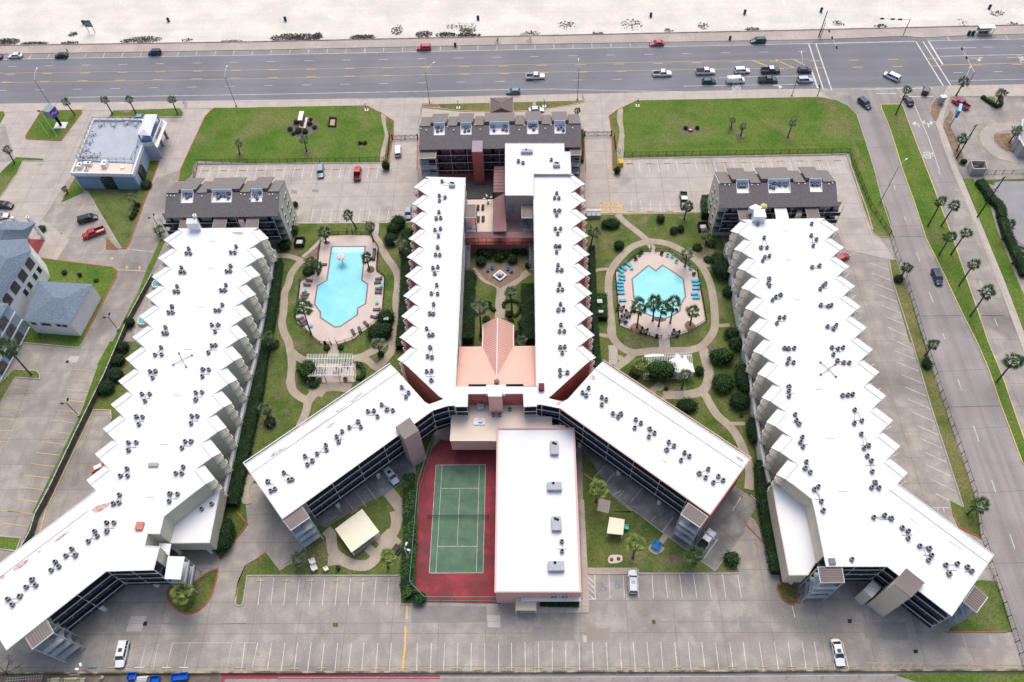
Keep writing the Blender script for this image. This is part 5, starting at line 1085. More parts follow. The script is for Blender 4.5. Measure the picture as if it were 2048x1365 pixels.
def rail_run(t,pts,h=1.05,step=2.0,m=None,name='railing',r=.05,zs=None):
 b=MB();m=m or M_IRON
 for A,B in zip(pts,pts[1:]):
  L=(B-A).length;n=max(1,int(L/step))
  for f in(.5,1):b.beam(A+Vector((0,0,h*f)),B+Vector((0,0,h*f)),r,r)
  for i in range(n+1):p=A.lerp(B,i/n);b.beam(p,p+Vector((0,0,h)),r*1.4,r*1.4)
 return b.build(name,m,t)
rail_run(tQ,[Vector((p.x,p.y,5.9))for p in W(q(R_,'205,795 455,170 1180,175'),5.9)]);rail_run(tQ,[Vector((p.x,p.y,5.3))for p in W(q(R_,'210,810 1080,820'),5.3)]);rail_run(tQ,[Vector((p.x,p.y,5.9))for p in W(q(R_,'1080,800 1230,530'),5.9)])
v=W(q(R_,'1155,400 1370,420 1485,75 1292,72'),8.6);c_=[P(*q(R_,s)[0],9.4)for s in('1262,315','1390,100')]
b=MB();b.add([*v,*c_],[(0,1,4),(1,2,5,4),(2,3,5),(3,0,4,5),(0,3,2,1)]);b.build('pavilion_roof',mat('white_metal_roof',(.66,.66,.68),fine=.02),tQ)
cc=sum(v,Vector())/4
for p in v:pp=p.lerp(cc,.08);b=MB();b.box((pp.x,pp.y,4.3),(.35,.35,8.5));b.build('column',M_BLUEW,tQ)
b=MB();vv=[p.lerp(cc,.12)for p in v];b.prism([(p.x,p.y)for p in vv],5,6.4);b.build('pavilion_wall',M_BLUED,tQ)
sg_=W(q(R_,'1395,505 1550,155 1595,262 1478,612'),6.2);b=MB()
s0,s1=P(*q(R_,'1405,505')[0],6.9),P(*q(R_,'1548,155')[0],6.9);dd=(s1-s0).normalized();
for i in range(1):b.beam(s0+Vector((0,0,-.8)),s1+Vector((0,0,-.8)),.3,1.7)
sb=b.build('sign_band',M_RAILW,tQ)
nn_=Vector((dd.y,-dd.x,0));L_=(s1-s0).length;b=MB()
for i in range(13):a=s0+dd*(L_*(.22+.04*i))+nn_*.19+Vector((0,0,-.8));b.beam(a,a+dd*.16,.06,.5+.25*((i*7)%3))
child(b,'lettering',mat('purple_letters',(.20,.07,.17),fine=0),sb)
for s,m_ in(('1640,440','x'),('1575,580',''),('1510,735','')):p=P(*q(R_,s)[0],0);b=MB();b.box((p.x,p.y,2.6),(.7,.7,5.2));b.build('column',mat('brick_column',(.36,.20,.12),fine=.15)if m_ else M_BLUED,tQ)
b=MB();v=W(q(R_,'1395,505 1548,155 1640,200 1480,612'),5.4);b.prism([(p.x,p.y)for p in v],5.2,5.4);b.build('porch_roof',M_WALLW,tQ)
A,B=main_[5],main_[4];A=P(*q(R_,'110,1010')[0],rz_);B=P(*q(R_,'1078,1025')[0],rz_);d_=(xy(B)-xy(A)).normalized();n_=Vector((d_.y,-d_.x,0));L_=(xy(B)-xy(A)).length
def facade(t,A,d_,n_,f0,f1,z0,z1,m,name,off=.06,L=1):
 b=MB();a=xy(A)+d_*(f0*L)+n_*(off/2);c=xy(A)+d_*(f1*L)+n_*(off/2);b.beam(a+Vector((0,0,(z0+z1)/2)),c+Vector((0,0,(z0+z1)/2)),off,z1-z0);return b.build(name,m,t)
facade(tQ,A,d_,n_,.03,.42,.3,4.1,M_BLUED,'wall_panel',L=L_,off=.5);facade(tQ,A,d_,n_,.64,.99,.3,4.1,M_BLUED,'wall_panel',L=L_,off=.5);facade(tQ,A,d_,n_,.45,.62,.2,4.6,M_GLASS,'doorway',L=L_,off=.5)
A2,B2=xy(main_[4]),xy(main_[3]);d2=(B2-A2).normalized();n2=Vector((d2.y,-d2.x,0));facade(tQ,A2,d2,n2,.22,.48,.6,3.9,M_GLASS,'window',L=(B2-A2).length,off=.5)
for s,sx,sy,h in(('240,905',1.3,1.6,1.2),('370,870',2.0,1.0,1.1),('640,880',1.5,2.0,1.4),('340,945',1.0,.9,.7),('915,905',1.1,1.2,.3)):
 p=P(*q(R_,s)[0],5.6);t=thing('rooftop_unit',(p.x,p.y,5.08),0,{'240,905':'white rooftop unit at the west corner of the restaurant roof','370,870':'wide white rooftop unit behind the terrace railing','640,880':'tall white rooftop unit in the middle of the restaurant roof','340,945':'small low white unit near the restaurant parapet','915,905':'flat white hatch near the restaurant grill'}[s],'air conditioner')
 bb=MB();bb.box((0,0,h/2),(sx,sy,h));inst('casing',bb.mesh('casing',M_RAILW),t)
 if h>.5:bb=MB();bb.lathe([(.3,0),(.3,.05)],(sx*.15,0,h),12);inst('fan',bb.mesh('fan',M_IRON),t)
for i,s in enumerate(('590,250','795,250','1005,225','1145,245','455,400','405,525','345,645','300,745','415,745','525,740')):
 p=P(*q(R_,s)[0],5.4);t=thing('patio_table',(p.x,p.y,5.3),0,'small grey umbrella table on the restaurant terrace, '+('first','second','third','fourth')[i]+' along the beach railing' if i<4 else 'small grey umbrella table on the restaurant terrace, '+('first','second','third','fourth','fifth','sixth')[i-4]+' down the west side','table','tables on the restaurant terrace')
 bb=MB();bb.lathe([(.5,.7),(.5,.74)],n=10);inst('tabletop',bb.mesh('tabletop',mat('table_grey',(.36,.38,.40),fine=.05)),t)
 bb=MB();bb.lathe([(.05,0),(.05,.7)],n=6);inst('leg',bb.mesh('leg',M_IRON),t)
 for k in range(3):
  a=k*2.1+i;bb=MB();bb.box((math.cos(a)*.8,math.sin(a)*.8,.43),(.35,.35,.05));bb.box((math.cos(a)*.98,math.sin(a)*.98,.65),(.3,.3,.4),a);inst('seat',bb.mesh('seat',M_STEEL),t)
tH=thing('hotel_building',P(30,620,0)*1,0,'white hotel with blue-grey shingled hip roofs and arched galleries','building')
zb=10.4
top_=q('01','-200,560 0,555 218,548 252,640 190,760 0,1048 -330,1500');V=W(top_,zb);b=MB()
rid=[P(*q('01',s)[0],13.2)for s in('60,700','-160,1050')]
vs=[tuple(p)for p in V]+[tuple(r)for r in rid]
b.add(vs,[(2,3,7),(1,2,7),(0,1,7),(3,4,5,8,7),(5,6,8),(6,0,7,8)]);b.build('roof',M_BLUESH,tH)
b=MB();inn_=[V[0],V[1],V[2]+Vector((-.5,0,0)),V[3]+Vector((-.7,0,0)),V[5]+Vector((-.7,.2,0)),V[6]];b.prism([(p.x,p.y)for p in inn_],0,zb-.15);b.build('wall',M_WALLW,tH)
A_1,B_1=xy(V[5])+Vector((-.7,.2,0)),xy(V[3])+Vector((-.7,0,0));d_=(B_1-A_1).normalized();n_=Vector((d_.y,-d_.x,0));L_=(B_1-A_1).length
def archwin(t,A,d_,n_,x,z,w,h,m=None,arch=True,fr=None):
 seg=8;pts=[(x-w/2,z),(x+w/2,z)]
 if arch:pts+=[(x+w/2*math.cos(a),z+h-w/3+w/3*math.sin(a))for a in[math.pi*i/seg for i in range(seg+1)]]
 else:pts+=[(x+w/2,z+h),(x-w/2,z+h)]
 mk=lambda off,g=0:[xy(A)+d_*(px_+(g if px_>x else-g))+n_*off+Vector((0,0,pz+(g if pz>z+.1 else-g)))for px_,pz in pts]
 b=MB();f=mk(.07,.16);k=mk(-.02,.16);n=len(f);b.add(f+k,[tuple(range(n))]+[(i,n+i,n+(i+1)%n,(i+1)%n)for i in range(n)]);o=b.build('window_frame',fr or M_RAILW,t)
 b=MB();f=mk(.09);b.add(f,[tuple(range(n))]);child(b,'pane',m or M_GLASS,o)
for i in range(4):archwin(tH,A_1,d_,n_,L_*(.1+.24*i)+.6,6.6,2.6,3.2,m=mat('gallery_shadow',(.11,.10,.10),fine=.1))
for i,x in enumerate((.78,.92,.60,.46)):archwin(tH,A_1,d_,n_,L_*x,3.5,1.2,1.9,arch=False)
v=W(q('01','40,398 288,415 215,545 0,556 -60,470'),8.2);b=MB();r1=P(*q('01','190,470')[0],10.2);r2=P(*q('01','40,470')[0],10.2)
b.add([*v,r1,r2],[(0,1,5,6),(1,2,5),(2,3,6,5),(3,4,6),(4,0,6)][:5]);b.build('entrance_roof',M_BLUESH,tH)
for s in('360,545','240,545','285,420'):
 p=P(*q('01',s)[0],0)if s!='285,420' else P(*q('01','355,540')[0],0);b=MB();b.box((p.x-.6,p.y+.6,4),(.7,.7,8));b.build('column',M_WALLW,tH)
tA=thing('hotel_annex',P(110,640,0)*1,0,'single-storey white annex with hipped blue-grey shingle roof beside the hotel','building')
za=5.6;V=W(q('01','190,1197 562,1225 740,905 300,878'),za);r1,r2=P(*q('01','430,1010')[0],7.6),P(*q('01','500,1020')[0],7.6)
b=MB();b.add([*V,r1,r2],[(0,1,5,4),(1,2,5),(2,3,4,5),(3,0,4),(3,2,1,0)]);b.build('roof',M_BLUESH,tA)
cc=sum(V,Vector())/4;In=[xy(p.lerp(cc,.035))for p in V];b=MB();b.prism([(p.x,p.y)for p in In],0,za-.05);b.build('wall',M_WALLW,tA)
d_=(In[1]-In[0]).normalized();n_=Vector((d_.y,-d_.x,0));L_=(In[1]-In[0]).length
for f in(.14,.36,.47,.70,.83):archwin(tA,In[0],d_,n_,L_*f,3.9,1.25,1.0,arch=False)
tB=thing('hotel_wing',P(40,700,0)*1,0,'blue-grey hotel wing with three storeys of arched balconies','building')
A_3=xy(P(*q((0,600,5.6875),'345,322')[0],0));B_3=xy(P(*q((0,600,5.6875),'50,858')[0],0));d_=(A_3-B_3).normalized();n_=Vector((d_.y,-d_.x,0));B_4=B_3-d_*18;L_=(A_3-B_4).length
b=MB();b.prism([(p.x,p.y)for p in(A_3,B_4,B_4-n_*9,A_3-n_*9)],0,10.4);b.build('wall',M_BLUEW,tB)
V=[Vector((p.x,p.y,10.4))for p in(A_3+n_*.5,B_4+n_*.5,B_4-n_*9.5,A_3-n_*9.5)];b=MB();r1=(V[0]+V[3])/2+Vector((0,0,2.4))-d_*4;r2=(V[1]+V[2])/2+Vector((0,0,2.4));b.add([*V,r1,r2],[(0,4,5,1),(0,3,4),(3,2,5,4),(1,5,2),(0,1,2,3)]);b.build('roof',M_BLUESH,tB)
for lv,z in enumerate((.7,4.0,7.2)):
 b=MB();b.beam(B_4+n_*.1+Vector((0,0,z-.25)),A_3+n_*.1+Vector((0,0,z-.25)),.35,.28);b.build('ledge',M_RAILW,tB)
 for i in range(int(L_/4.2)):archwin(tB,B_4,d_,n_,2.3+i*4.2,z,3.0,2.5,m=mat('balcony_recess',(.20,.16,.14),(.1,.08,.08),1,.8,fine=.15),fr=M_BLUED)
tE=thing('bank_building',P(2044,270,0)*1,0,'grey stucco building corner at the drive-through lane','building')
v=W(q((1980,240,17.06),'1120,0 1300,-80 2200,0 2200,900 1160,900 1060,700 990,660'),4.2);b=MB();b.prism([(p.x,p.y)for p in v],0,4.2);b.build('wall',mat('grey_stucco',(.36,.34,.36),fine=.06),tE);b=MB();b.strip([(p.x,p.y)for p in v],.4,4.3,th=.2,closed=True);b.build('roof_edge',M_EDGE,tE)
Gz=(1930,300,9.75);v=W(q(Gz,'120,215 300,200 430,360 165,365'),2.4);v=W(q(Gz,'115,210 395,215 440,362 165,366'),2.4)
tG=thing('bin_enclosure',(v[3].x,v[3].y,0),0,'open-topped pale masonry bin enclosure by the lane fence','enclosure')
for i in range(4):
 A,B=xy(v[i]),xy(v[(i+1)%4]);b=MB();b.beam(A+Vector((0,0,1.2)),B+Vector((0,0,1.2)),.25,2.4-(.002*i));b.build('wall',mat('masonry_pale',(.46,.42,.40),(.38,.34,.33),.6,.6,fine=.1),tG)
b=MB();c_=sum(v,Vector())/4;b.box((c_.x-.8,c_.y+.5,.8),(2.0,1.4,1.5),.2);b.build('waste_bin',mat('rusty_bin',(.16,.09,.06),(.08,.06,.05),2,.8,fine=.2),tG)
M_RUST=mat('roof_rust',(.38,.19,.15),(.62,.45,.40),1.6,.9,fine=.3)
M_GRIME=mat('roof_grime',(.30,.25,.20),(.62,.58,.54),1.2,1,fine=.3)
def stain(w,s,m,z=H1+.012,t=None,name='stain'):
 b=MB();pp=W(smooth(q(w,s),3,True),z);b.add([tuple(p)for p in pp],tess([Vector((p.x,p.y,0))for p in pp]));return b.build(name,m,t)
for w,s in(('02','735,1345 770,1310 850,1290 880,1292 830,1340 770,1365'),('03','430,242 480,200 550,158 520,192 460,240'),('03','103,468 150,420 228,382 190,435 130,468'),('03','300,325 330,308 325,318 305,335'),('03','0,520 40,505 35,535 0,545'),('01','1855,490 1880,488 1945,492 1920,512 1870,505')):stain(w,s,M_RUST,t=tL)
for w,s in(('33','1130,55 1150,62 1212,112 1195,108'),('33','1440,235 1460,240 1550,302 1530,298')):stain(w,s,M_GRIME,t=tR)
for s in('110,915 150,880 230,840 240,845 180,885 130,915','380,745 450,700 560,620 570,625 470,705','640,550 700,515 740,490 660,555','760,470 830,410 845,412 775,478','560,690 580,665 625,645 600,680'):stain('12',s,M_GRIME,t=None,name='stain')['kind']='structure'
for s in('615,285 640,262 672,290 650,305','1190,945 1215,950 1235,975 1215,965','1795,910 1850,940 1840,948 1800,925','345,490 380,480 390,500 350,510'):stain('22',s,M_GRIME,t=None)['kind']='structure'
M_LEAF=mat('leaf_green',(.04,.095,.026),(.06,.13,.034),2,.8,fine=.3,obj=True,spec=.2)
M_LEAF2=mat('leaf_bright',(.085,.17,.045),(.06,.12,.03),2,.8,fine=.3,obj=True,spec=.2)
M_LEAFD=mat('leaf_deep',(.02,.06,.022),(.03,.075,.025),2,.8,fine=.3,obj=True,spec=.2)
M_LEAFD2=mat('leaf_deep_light',(.045,.11,.035),(.03,.08,.028),2,.8,fine=.3,obj=True,spec=.2)
M_TWIG=mat('twig_core',(.016,.026,.011),fine=.2,obj=True)
M_TRUNK=mat('palm_trunk',(.15,.125,.105),(.09,.075,.065),3,.8,fine=.3,obj=True,s2=12)
M_BARK=mat('bark',(.10,.085,.07),fine=.3,obj=True)
FRC={'green':((.13,.21,.09),(.08,.15,.055)),'pale':((.23,.27,.15),(.15,.19,.10)),'yellow':((.34,.37,.10),(.20,.27,.07)),'dark':((.09,.15,.065),(.06,.10,.045))}
M_FR={k:mat('frond_'+k,v[0],v[1],2.5,.9,fine=.25,obj=True,spec=.25,rough=.6)for k,v in FRC.items()}
M_DEAD=mat('dead_frond',(.20,.15,.09),(.13,.1,.06),2,.8,fine=.3,obj=True)
def frond_mb(b,M,L=1.0,m=0,droop=.5,blades=11):
 0
 def T(x,y,z):return tuple(M@Vector((x,y,z)))
 s=.52*L;zs_=-droop*.12*L
 b.add([T(0,-.03*L,0),T(0,.03*L,0),T(s,.02*L,zs_),T(s,-.02*L,zs_)],[(0,1,2,3)],m)
 for i in range(blades):
  a=(i/(blades-1)-.5)*math.radians(200);r=L*(.50-.12*abs(a)/1.9)*(.92+.16*((i*37)%5)/5);w=math.radians(200)/blades*.52
  x1,y1=s+r*.55*math.cos(a-w),r*.55*math.sin(a-w);x2,y2=s+r*.55*math.cos(a+w),r*.55*math.sin(a+w)
  x3,y3=s+r*math.cos(a),r*math.sin(a);zz=zs_-droop*L*(.18+.1*abs(math.sin(a)))
  b.add([T(s,0,zs_),T(x1,y1,zs_-droop*.06*L-.02*L),T(x3,y3,zz),T(x2,y2,zs_-droop*.06*L+.03*L)],[(0,1,2),(0,2,3)],m)
FROND={}
for k,m_ in M_FR.items():
 bb=MB();frond_mb(bb,Matrix.Identity(4),1.0,droop=.55);FROND[k]=bb.mesh('frond',m_)
 bb=MB();frond_mb(bb,Matrix.Identity(4),1.0,droop=1.1);FROND[k+'d']=bb.mesh('frond',m_)
bb=MB();frond_mb(bb,Matrix.Identity(4),.8,droop=1.6,blades=7);FROND['dead']=bb.mesh('frond',M_DEAD)
def frond_frames(n,seed):
 rr=random.Random(seed);out=[]
 for i in range(n):
  f=i/n;az=i*2.39996+rr.uniform(-.25,.25);el=math.radians(72-110*f+rr.uniform(-10,10));out.append((az,el,rr.uniform(.78,1.18),rr.uniform(-.6,.6)))
 return out
CROWN={}
def crown(kind,var):
 if(kind,var)not in CROWN:
  bb=MB()
  for az,el,k,tw in frond_frames(21,var*11+3):
   M=Matrix.Rotation(az,4,'Z')@Matrix.Rotation(-el,4,'Y')@Matrix.Rotation(tw,4,'X');frond_mb(bb,M,k,0 if el>-.4 else 1,.6,9)
  CROWN[(kind,var)]=bb.mesh('crown',[M_FR[kind],M_DEAD if var%2 else M_FR[kind]])
 return CROWN[(kind,var)]
def HZ(top,z0=0.0,base=None):
 B=P(*base,z0);best=min([i*.1 for i in range(5,200)],key=lambda z:(xy(P(*top,z))-xy(B)).length);return best
def palm(w,base,top,r,kind='green',big=False,label='',group='palm trees',z0=.1,rt=.17,cap=None):
 bp,tp=q(w,base)[0],q(w,top)[0];B=P(*bp,z0);h=HZ(tp,z0,bp)
 if cap:h=min(h,cap)
 T=P(*tp,h);
 if(xy(T)-xy(B)).length>h*.2:T=B+(T-B)*1.0;d=xy(T)-xy(B);T=xy(B)+d.normalized()*min(d.length,h*.2)+Vector((0,0,h))
 global NP;NP+=1;rr=random.Random(NP)
 t=thing('palm_tree',B,0,label,'palm',group);off=T-B;off.z=h-z0
 pts=[Vector((0,0,0))]+[Vector((off.x*f**1.4,off.y*f**1.4,off.z*f))for f in(.15,.4,.7,1)]
 bb=MB();bb.tube(pts,rt*1.35,8,0,rt*.85);bb.lathe([(rt*2,0),(rt*1.4,.35)],n=8);inst('trunk',bb.mesh('trunk',M_TRUNK),t)
 if big:
  for az,el,k,tw in frond_frames(21,NP*7):
   o=inst('frond',FROND[kind if el>.1 else kind+'d']if el>-.45 else FROND['dead' if rr.random()<.35 else kind+'d'],t,off)
   o.matrix_local=Matrix.Translation(off)@Matrix.Rotation(az,4,'Z')@Matrix.Rotation(-el,4,'Y')@Matrix.Rotation(tw,4,'X')@Matrix.Scale(r*k*.98,4)
 else:
  inst('crown',crown(kind,NP%4),t,off,(0,0,rr.uniform(0,6)),(r,r,r*.9))
 return t
NP=0
K_=(900,570,6.205);G_=(640,1000,9.75)
palm('00','597,920','522,815',1.5,label='slim palm on the grass triangle beside the purple pylon sign',group='boulevard palms')
palm('00','898,910','835,800',1.5,label='westernmost palm on the grass strip behind the restaurant',group='boulevard palms')
palm('00','1085,905','1030,800',1.5,label='middle palm on the grass strip behind the restaurant',group='boulevard palms')
palm('00','1418,910','1370,798',1.5,label='eastern palm on the strip behind the restaurant, near the walkers',group='boulevard palms')
palm('00','118,1303','58,1198',1.5,label='palm at the tip of the grass by the west handicap bay')
palm('00','1915,1235','1910,1145',1.5,'pale',label='pale palm alone on the western part of the front lawn')
palm('10','405,1210','385,1120',1.7,'pale',label='pale palm just south of the monument sign bed')
palm('20','1748,1025','1760,962',1.1,'pale',label='smaller dry palm, northern one of a pair on the east lawn')
palm('20','1827,1085','1845,1010',1.3,'pale',label='dry palm, southern one of a pair on the east lawn')
palm('30','158,1095','196,980',1.5,'pale',label='round-headed palm alone near the street end of the east lawn')
palm('30','1020,915','1108,722',1.6,label='tall palm at the boulevard end of the median')
palm('30','1503,765','1562,655',1.8,'dark',label='palm on the walk by the red pickup')
palm('30','1815,835','1865,748',1.8,'dark',label='palm inside the hooked black hedge')
palm('30','1505,1205','1550,1110',1.8,'dark',label='palm leaning on the dark utility pole')
palm('30','1925,1140','1985,1048',1.9,'green',label='palm on the brown bed of the drive-through loop')
palm('20','530,950','520,888',1.2,label='short palm behind the east end of the long front building')
for b_,t_,r,l in(('1275,440','1385,245',1.7,'median palm, western one of the pair nearest the boulevard'),('1383,440','1490,275',1.8,'median palm, eastern one of the pair nearest the boulevard'),('1365,672','1455,525',1.8,'median palm, western one of the second pair from the boulevard'),('1460,668','1580,495',1.7,'median palm, eastern one of the second pair from the boulevard'),('1525,917','1640,748',1.8,'lone median palm beside the dark car'),('1615,1158','1750,965',2.1,'large median palm south of the dark car')):
 palm('31',b_,t_,r,'green',True,l,'palms on the street median')
palm('32','1825,318','1965,150',2.3,'green',True,'southernmost median palm near the edge of the street','palms on the street median')
palm('31','1060,850','1110,770',1.6,'dark',label='palm growing from a round bush on the street verge')
palm('32','1255,110','1320,20',1.6,'dark',label='palm growing from an oval bush further down the verge')
palm('32','1590,1375','1712,1285',2.1,'green',True,'palm on the grass corner by the street fence',cap=4.2)
palm('31','1870,545','1930,430',1.7,'dark',label='dark palm by the lane hedge, opposite the paired median palms');palm('31','1950,740','2015,642',1.6,'dark',label='dark palm by the lane hedge at its southern bend')
palm('01','540,175','515,145',1.0,'dark',label='tiny palm on the grass wedge behind the restaurant');palm('01','1085,265','1055,215',1.7,'pale',label='pale palm on the restaurant back lawn');palm('01','1280,520','1285,470',1.8,'pale',label='dry palm squeezed between the drive and the shingled building')
palm('02','250,262','60,45',2.9,'green',True,'tall leaning palm on the island by the hotel arches',z0=.1)
palm(A_,'1115,205','990,10',1.7,'green',True,'palm by the gate of the longer pool')
palm(A_,'675,395','640,250',1.9,'green',True,'palm at the north-west corner of the longer pool deck')
palm(A_,'1365,390','1310,180',1.9,'pale',True,'palm at the north-east corner of the longer pool deck')
palm(A_,'1305,800','1265,630',1.8,'dark',True,'palm in a round bed beside the pink umbrella pool')
palm(A_,'495,860','450,690',2.0,'green',True,'low palm clump west of the pink umbrella',z0=.1);palm(A_,'560,880','530,735',1.6,'green',True,'small palm beside the brown armchairs')
palm(A_,'1815,650','1765,445',2.0,'pale',False,'palm against the hedge of the west arm of the central block')
palm(B_,'455,500','332,110',2.5,'green',True,'big dark-headed palm over the brown loungers')
palm(B_,'1465,800','1430,640',1.8,'pale',False,'bushy palm in the path triangle east of the longer pool')
palm('12','100,600','70,542',1.9,'pale',True,'palm above the round bush near the slanting wing');palm('12','140,60','95,-30',1.9,'green',False,'palm beside the long west hedge')
palm(K_,'385,600','370,290',2.6,'pale',True,'large pale palm on the west side of the court path');palm(K_,'770,330','750,90',2.0,'pale',True,'palm in the ring hedge of the fountain court');palm(K_,'875,830','880,705',1.7,'pale',True,'palm tucked beside the pink metal roof')
for b_,t_,r,l in(('685,1280','722,960',2.5,'palm west of the heart-shaped pool cluster, in its own bed'),('915,1180','932,915',2.4,'palm of the poolside clump, northern west one'),('1000,1260','1062,985',2.3,'palm of the poolside clump, southern one'),('1170,1210','1222,915',2.4,'palm of the poolside clump, eastern one'),('1460,1240','1500,1045',2.1,'palm alone in the south-east bed of the heart-shaped pool')):
 palm(D_,b_,t_,r,'green',True,l,'palms round the heart-shaped pool',z0=.16)
palm(D_,'1385,390','1410,215',2.0,'pale',False,'feathery pale palm north-east of the heart-shaped pool')
palm('21','630,600','655,485',2.0,'pale',True,'palm beside the east arm of the central block');palm('21','1375,385','1400,285',1.7,'pale',True,'palm in front of the black and white pickup');palm('21','1545,600','1530,505',1.9,'pale',False,'leafy palm by the timber planter')
palm(E_,'720,930','735,810',2.3,'yellow',True,'yellow-green palm against the big bush by the sheeted pergola');palm(E_,'1340,1150','1385,965',1.9,'pale',True,'palm south of the sheeted pergola')
palm(E_,'1010,1290','1010,1220',1.2,'yellow',False,'small yellow palm behind the slanting wing')
palm('13','345,440','342,378',1.9,'pale',True,'palm on the grass south of the stair with the white chairs');palm(G_,'1330,1330','1325,1110',2.0,'yellow',True,'yellow-green palm near the tennis court hedge')
palm('22','670,1280','682,1180',2.3,'yellow',True,'yellow-green palm by the shaded stalls of the east wing');palm('23','965,370','985,262',2.2,'yellow',True,'palm between the twin pink vents and the blue table');palm('23','1450,430','1452,345',2.2,'green',True,'palm at the corner beside the white pickup')
palm('03','1540,735','1462,655',2.4,'yellow',True,'broad yellow-green palm on the red-kerbed teardrop island')
def shrub(w,c,r,h=None,label='',deep=False,group='shrubs',ry=None,n=None,z0=.1,name='shrub',cat='shrub'):
 p=P(*q(w,c)[0],z0+.0)if isinstance(c,str)else P(*c,z0);h=h or r*1.5;ry=ry or r
 t=thing(name,p,0,label,cat,group);bb=MB();bb.ball((0,0,h*.48),(r*.86,ry*.86,h*.46),0,10,6,.1);inst('core',bb.mesh('core',M_TWIG),t)
 bb=MB();n=n or int(60+170*r*ry)
 for k in range(5):a=k*1.257+p.x;bb.leaves((math.cos(a)*r*.25,math.sin(a)*ry*.25,h*.5),(r*.82,ry*.82,h*.52),n//5,.2 if r>1 else.13)
 inst('foliage',bb.mesh('foliage',[M_LEAFD,M_LEAFD2]if deep else[M_LEAF,M_LEAF2]),t);return t
def hedge(pts,w_,h,label,deep=True,z0=.1,closed=False,name='hedge',dens=16,w=None):
 P2=[P(*p,z0)for p in(q(w,pts)if w else pts)];base=P2[0]
 bb=MB();bb.strip([(p.x,p.y)for p in P2],w_*.82,z0+h*.9,th=h*.9,closed=closed);o=thing(name,base,0,label,'hedge');inst('core',bb.mesh('core',M_TWIG,base),o)
 bb=MB();
 for A,B in zip(P2,P2[1:]+([P2[0]]if closed else[])):
  L=(xy(B)-xy(A)).length;d=(xy(B)-xy(A)).normalized();nn=Vector((-d.y,d.x,0));n=int(L*(w_+2*h)*dens)
  for _ in range(n):
   f=rnd(0,L);u=rnd(-1,1)
   if random.random()<w_/(w_+2*h):sx=u*w_/2;sz=h*(.93+.1*math.sin(f*1.3+u*2)+rnd(-.04,.05));nr=Vector((rnd(-.5,.5),rnd(-.5,.5),1))
   else:s_=1 if u>0 else-1;sx=s_*w_/2*rnd(.86,1.04);sz=rnd(.02,h);nr=nn*s_+Vector((rnd(-.5,.5),rnd(-.5,.5),rnd(0,.8)))
   p=xy(A)+d*f+nn*sx+Vector((0,0,z0+sz));nr.normalize();t=nr.cross(Vector((rnd(-1,1),rnd(-1,1),rnd(-1,1)))).normalized();c=nr.cross(t);a=.17*rnd(.7,1.4)
   bb.add([p-t*a,p+c*a*.5,p+t*a,p-c*a*.5],[(0,1,2,3)],1 if random.random()<.33 else 0)
 inst('foliage',bb.mesh('foliage',[M_LEAFD,M_LEAFD2]if deep else[M_LEAF,M_LEAF2],base),o);return o
hedge([(557,528),(549,600),(538,665),(527,715),(517,790),(503,850),(488,920),(474,985),(466,1015)],3.0,2.4,'long dark hedge along the terrace wall of the sage block')
shrub(F0,(453,1078),2.3,3.4,'large dark egg-shaped bush at the end of the annex',True,ry=4.2)
hedge([(934,555),(933,620),(930,690)],4.4,3.0,'tall hedge on the west side of the fountain court');hedge([(1056,580),(1058,640),(1058,690)],3.6,3.0,'tall hedge on the east side of the fountain court')
hedge([(817,480),(813,560),(809,640),(803,700)],2.8,2.0,'dark hedge under the balconies of the west arm');hedge([(1183,500),(1187,600),(1192,690),(1196,745)],1.6,1.8,'dark hedge under the balconies of the east arm')
hedge([(820,955),(820,1010),(822,1070),(818,1130),(816,1180),(824,1196)],2.9,2.3,'green hedge outside the tennis court fence',deep=False)
shrub('13','1308,705',1.6,1.8,'round bush at the corner of the tennis court fence');shrub('23','1748,392',1.8,2.0,'round bush at the tip of the lawn by the white pickup')
shrub('21','1672,815',3.0,3.6,'largest bush along the terrace wall of the tan block',True,ry=3.4);shrub('21','1725,985',1.7,2.2,'low bush south of the largest one by the tan terrace',True)
L4=(1400,620,4.875)
for s,r,ry,h,l in(('300,255',2.0,1.8,2.6,'leafy bush where the narrow path meets the tan terrace'),('350,360',2.2,1.9,2.8,'rounded bush just south of the narrow path'),('200,490',3.4,2.2,3.6,'wide flowering bush beside the path crossing'),('215,740',2.8,3.0,3.0,'grey-green spreading bush beside the garden path'),('415,700',2.4,4.6,3.4,'tall dark bush pressed to the tan terrace wall'),('375,915',2.6,2.4,3.0,'clipped ball bush near the garden path bend'),('515,1205',1.9,3.8,3.0,'clipped oblong bush at the end of the short path')):shrub(L4,s,r,h,l,'dark' in l or 'clipped' in l,ry=ry)
hedge([(1525,930),(1532,1000),(1540,1050),(1552,1105),(1560,1150)],4.4,2.6,'long dark hedge along the tan annex wall')
shrub(D_,'420,115',1.5,2.0,'clipped round bush inside the curve of the path',True);shrub('21','788,440',2.9,1.9,'wide oval bush near the yellow no-parking bays',True,ry=1.8)
for s,r,l in(('1185,400',1.3,'spiky dark bush on the lawn south of the car park'),('1290,492',1.2,'light ball bush beside a darker upright one'),('1345,478',1.1,'dark upright bush beside a lighter ball')):shrub('21',s,r,label=l,deep='dark' in l)
hedge('1540,240 1545,320 1545,390',2.6,2.6,'leafy hedge under the gable of the tan shingled building',deep=False,w='21');shrub('21','1585,590',1.5,1.0,'bright low bush below the timber planter')
hedge('715,1010 718,1100 722,1200',2.6,2.0,'oblong bush mass round the green utility boxes',deep=False,w='21')
shrub(E_,'1010,960',4.1,5.0,'huge rounded bush half covering the sheeted pergola',ry=2.6,n=3200);shrub(E_,'1590,920',1.2,1.8,'small bush at the east end of the sheeted pergola',True);shrub('22','1395,525',2.7,2.2,'broad dark bush north of the slanting east wing',True,ry=2.0)
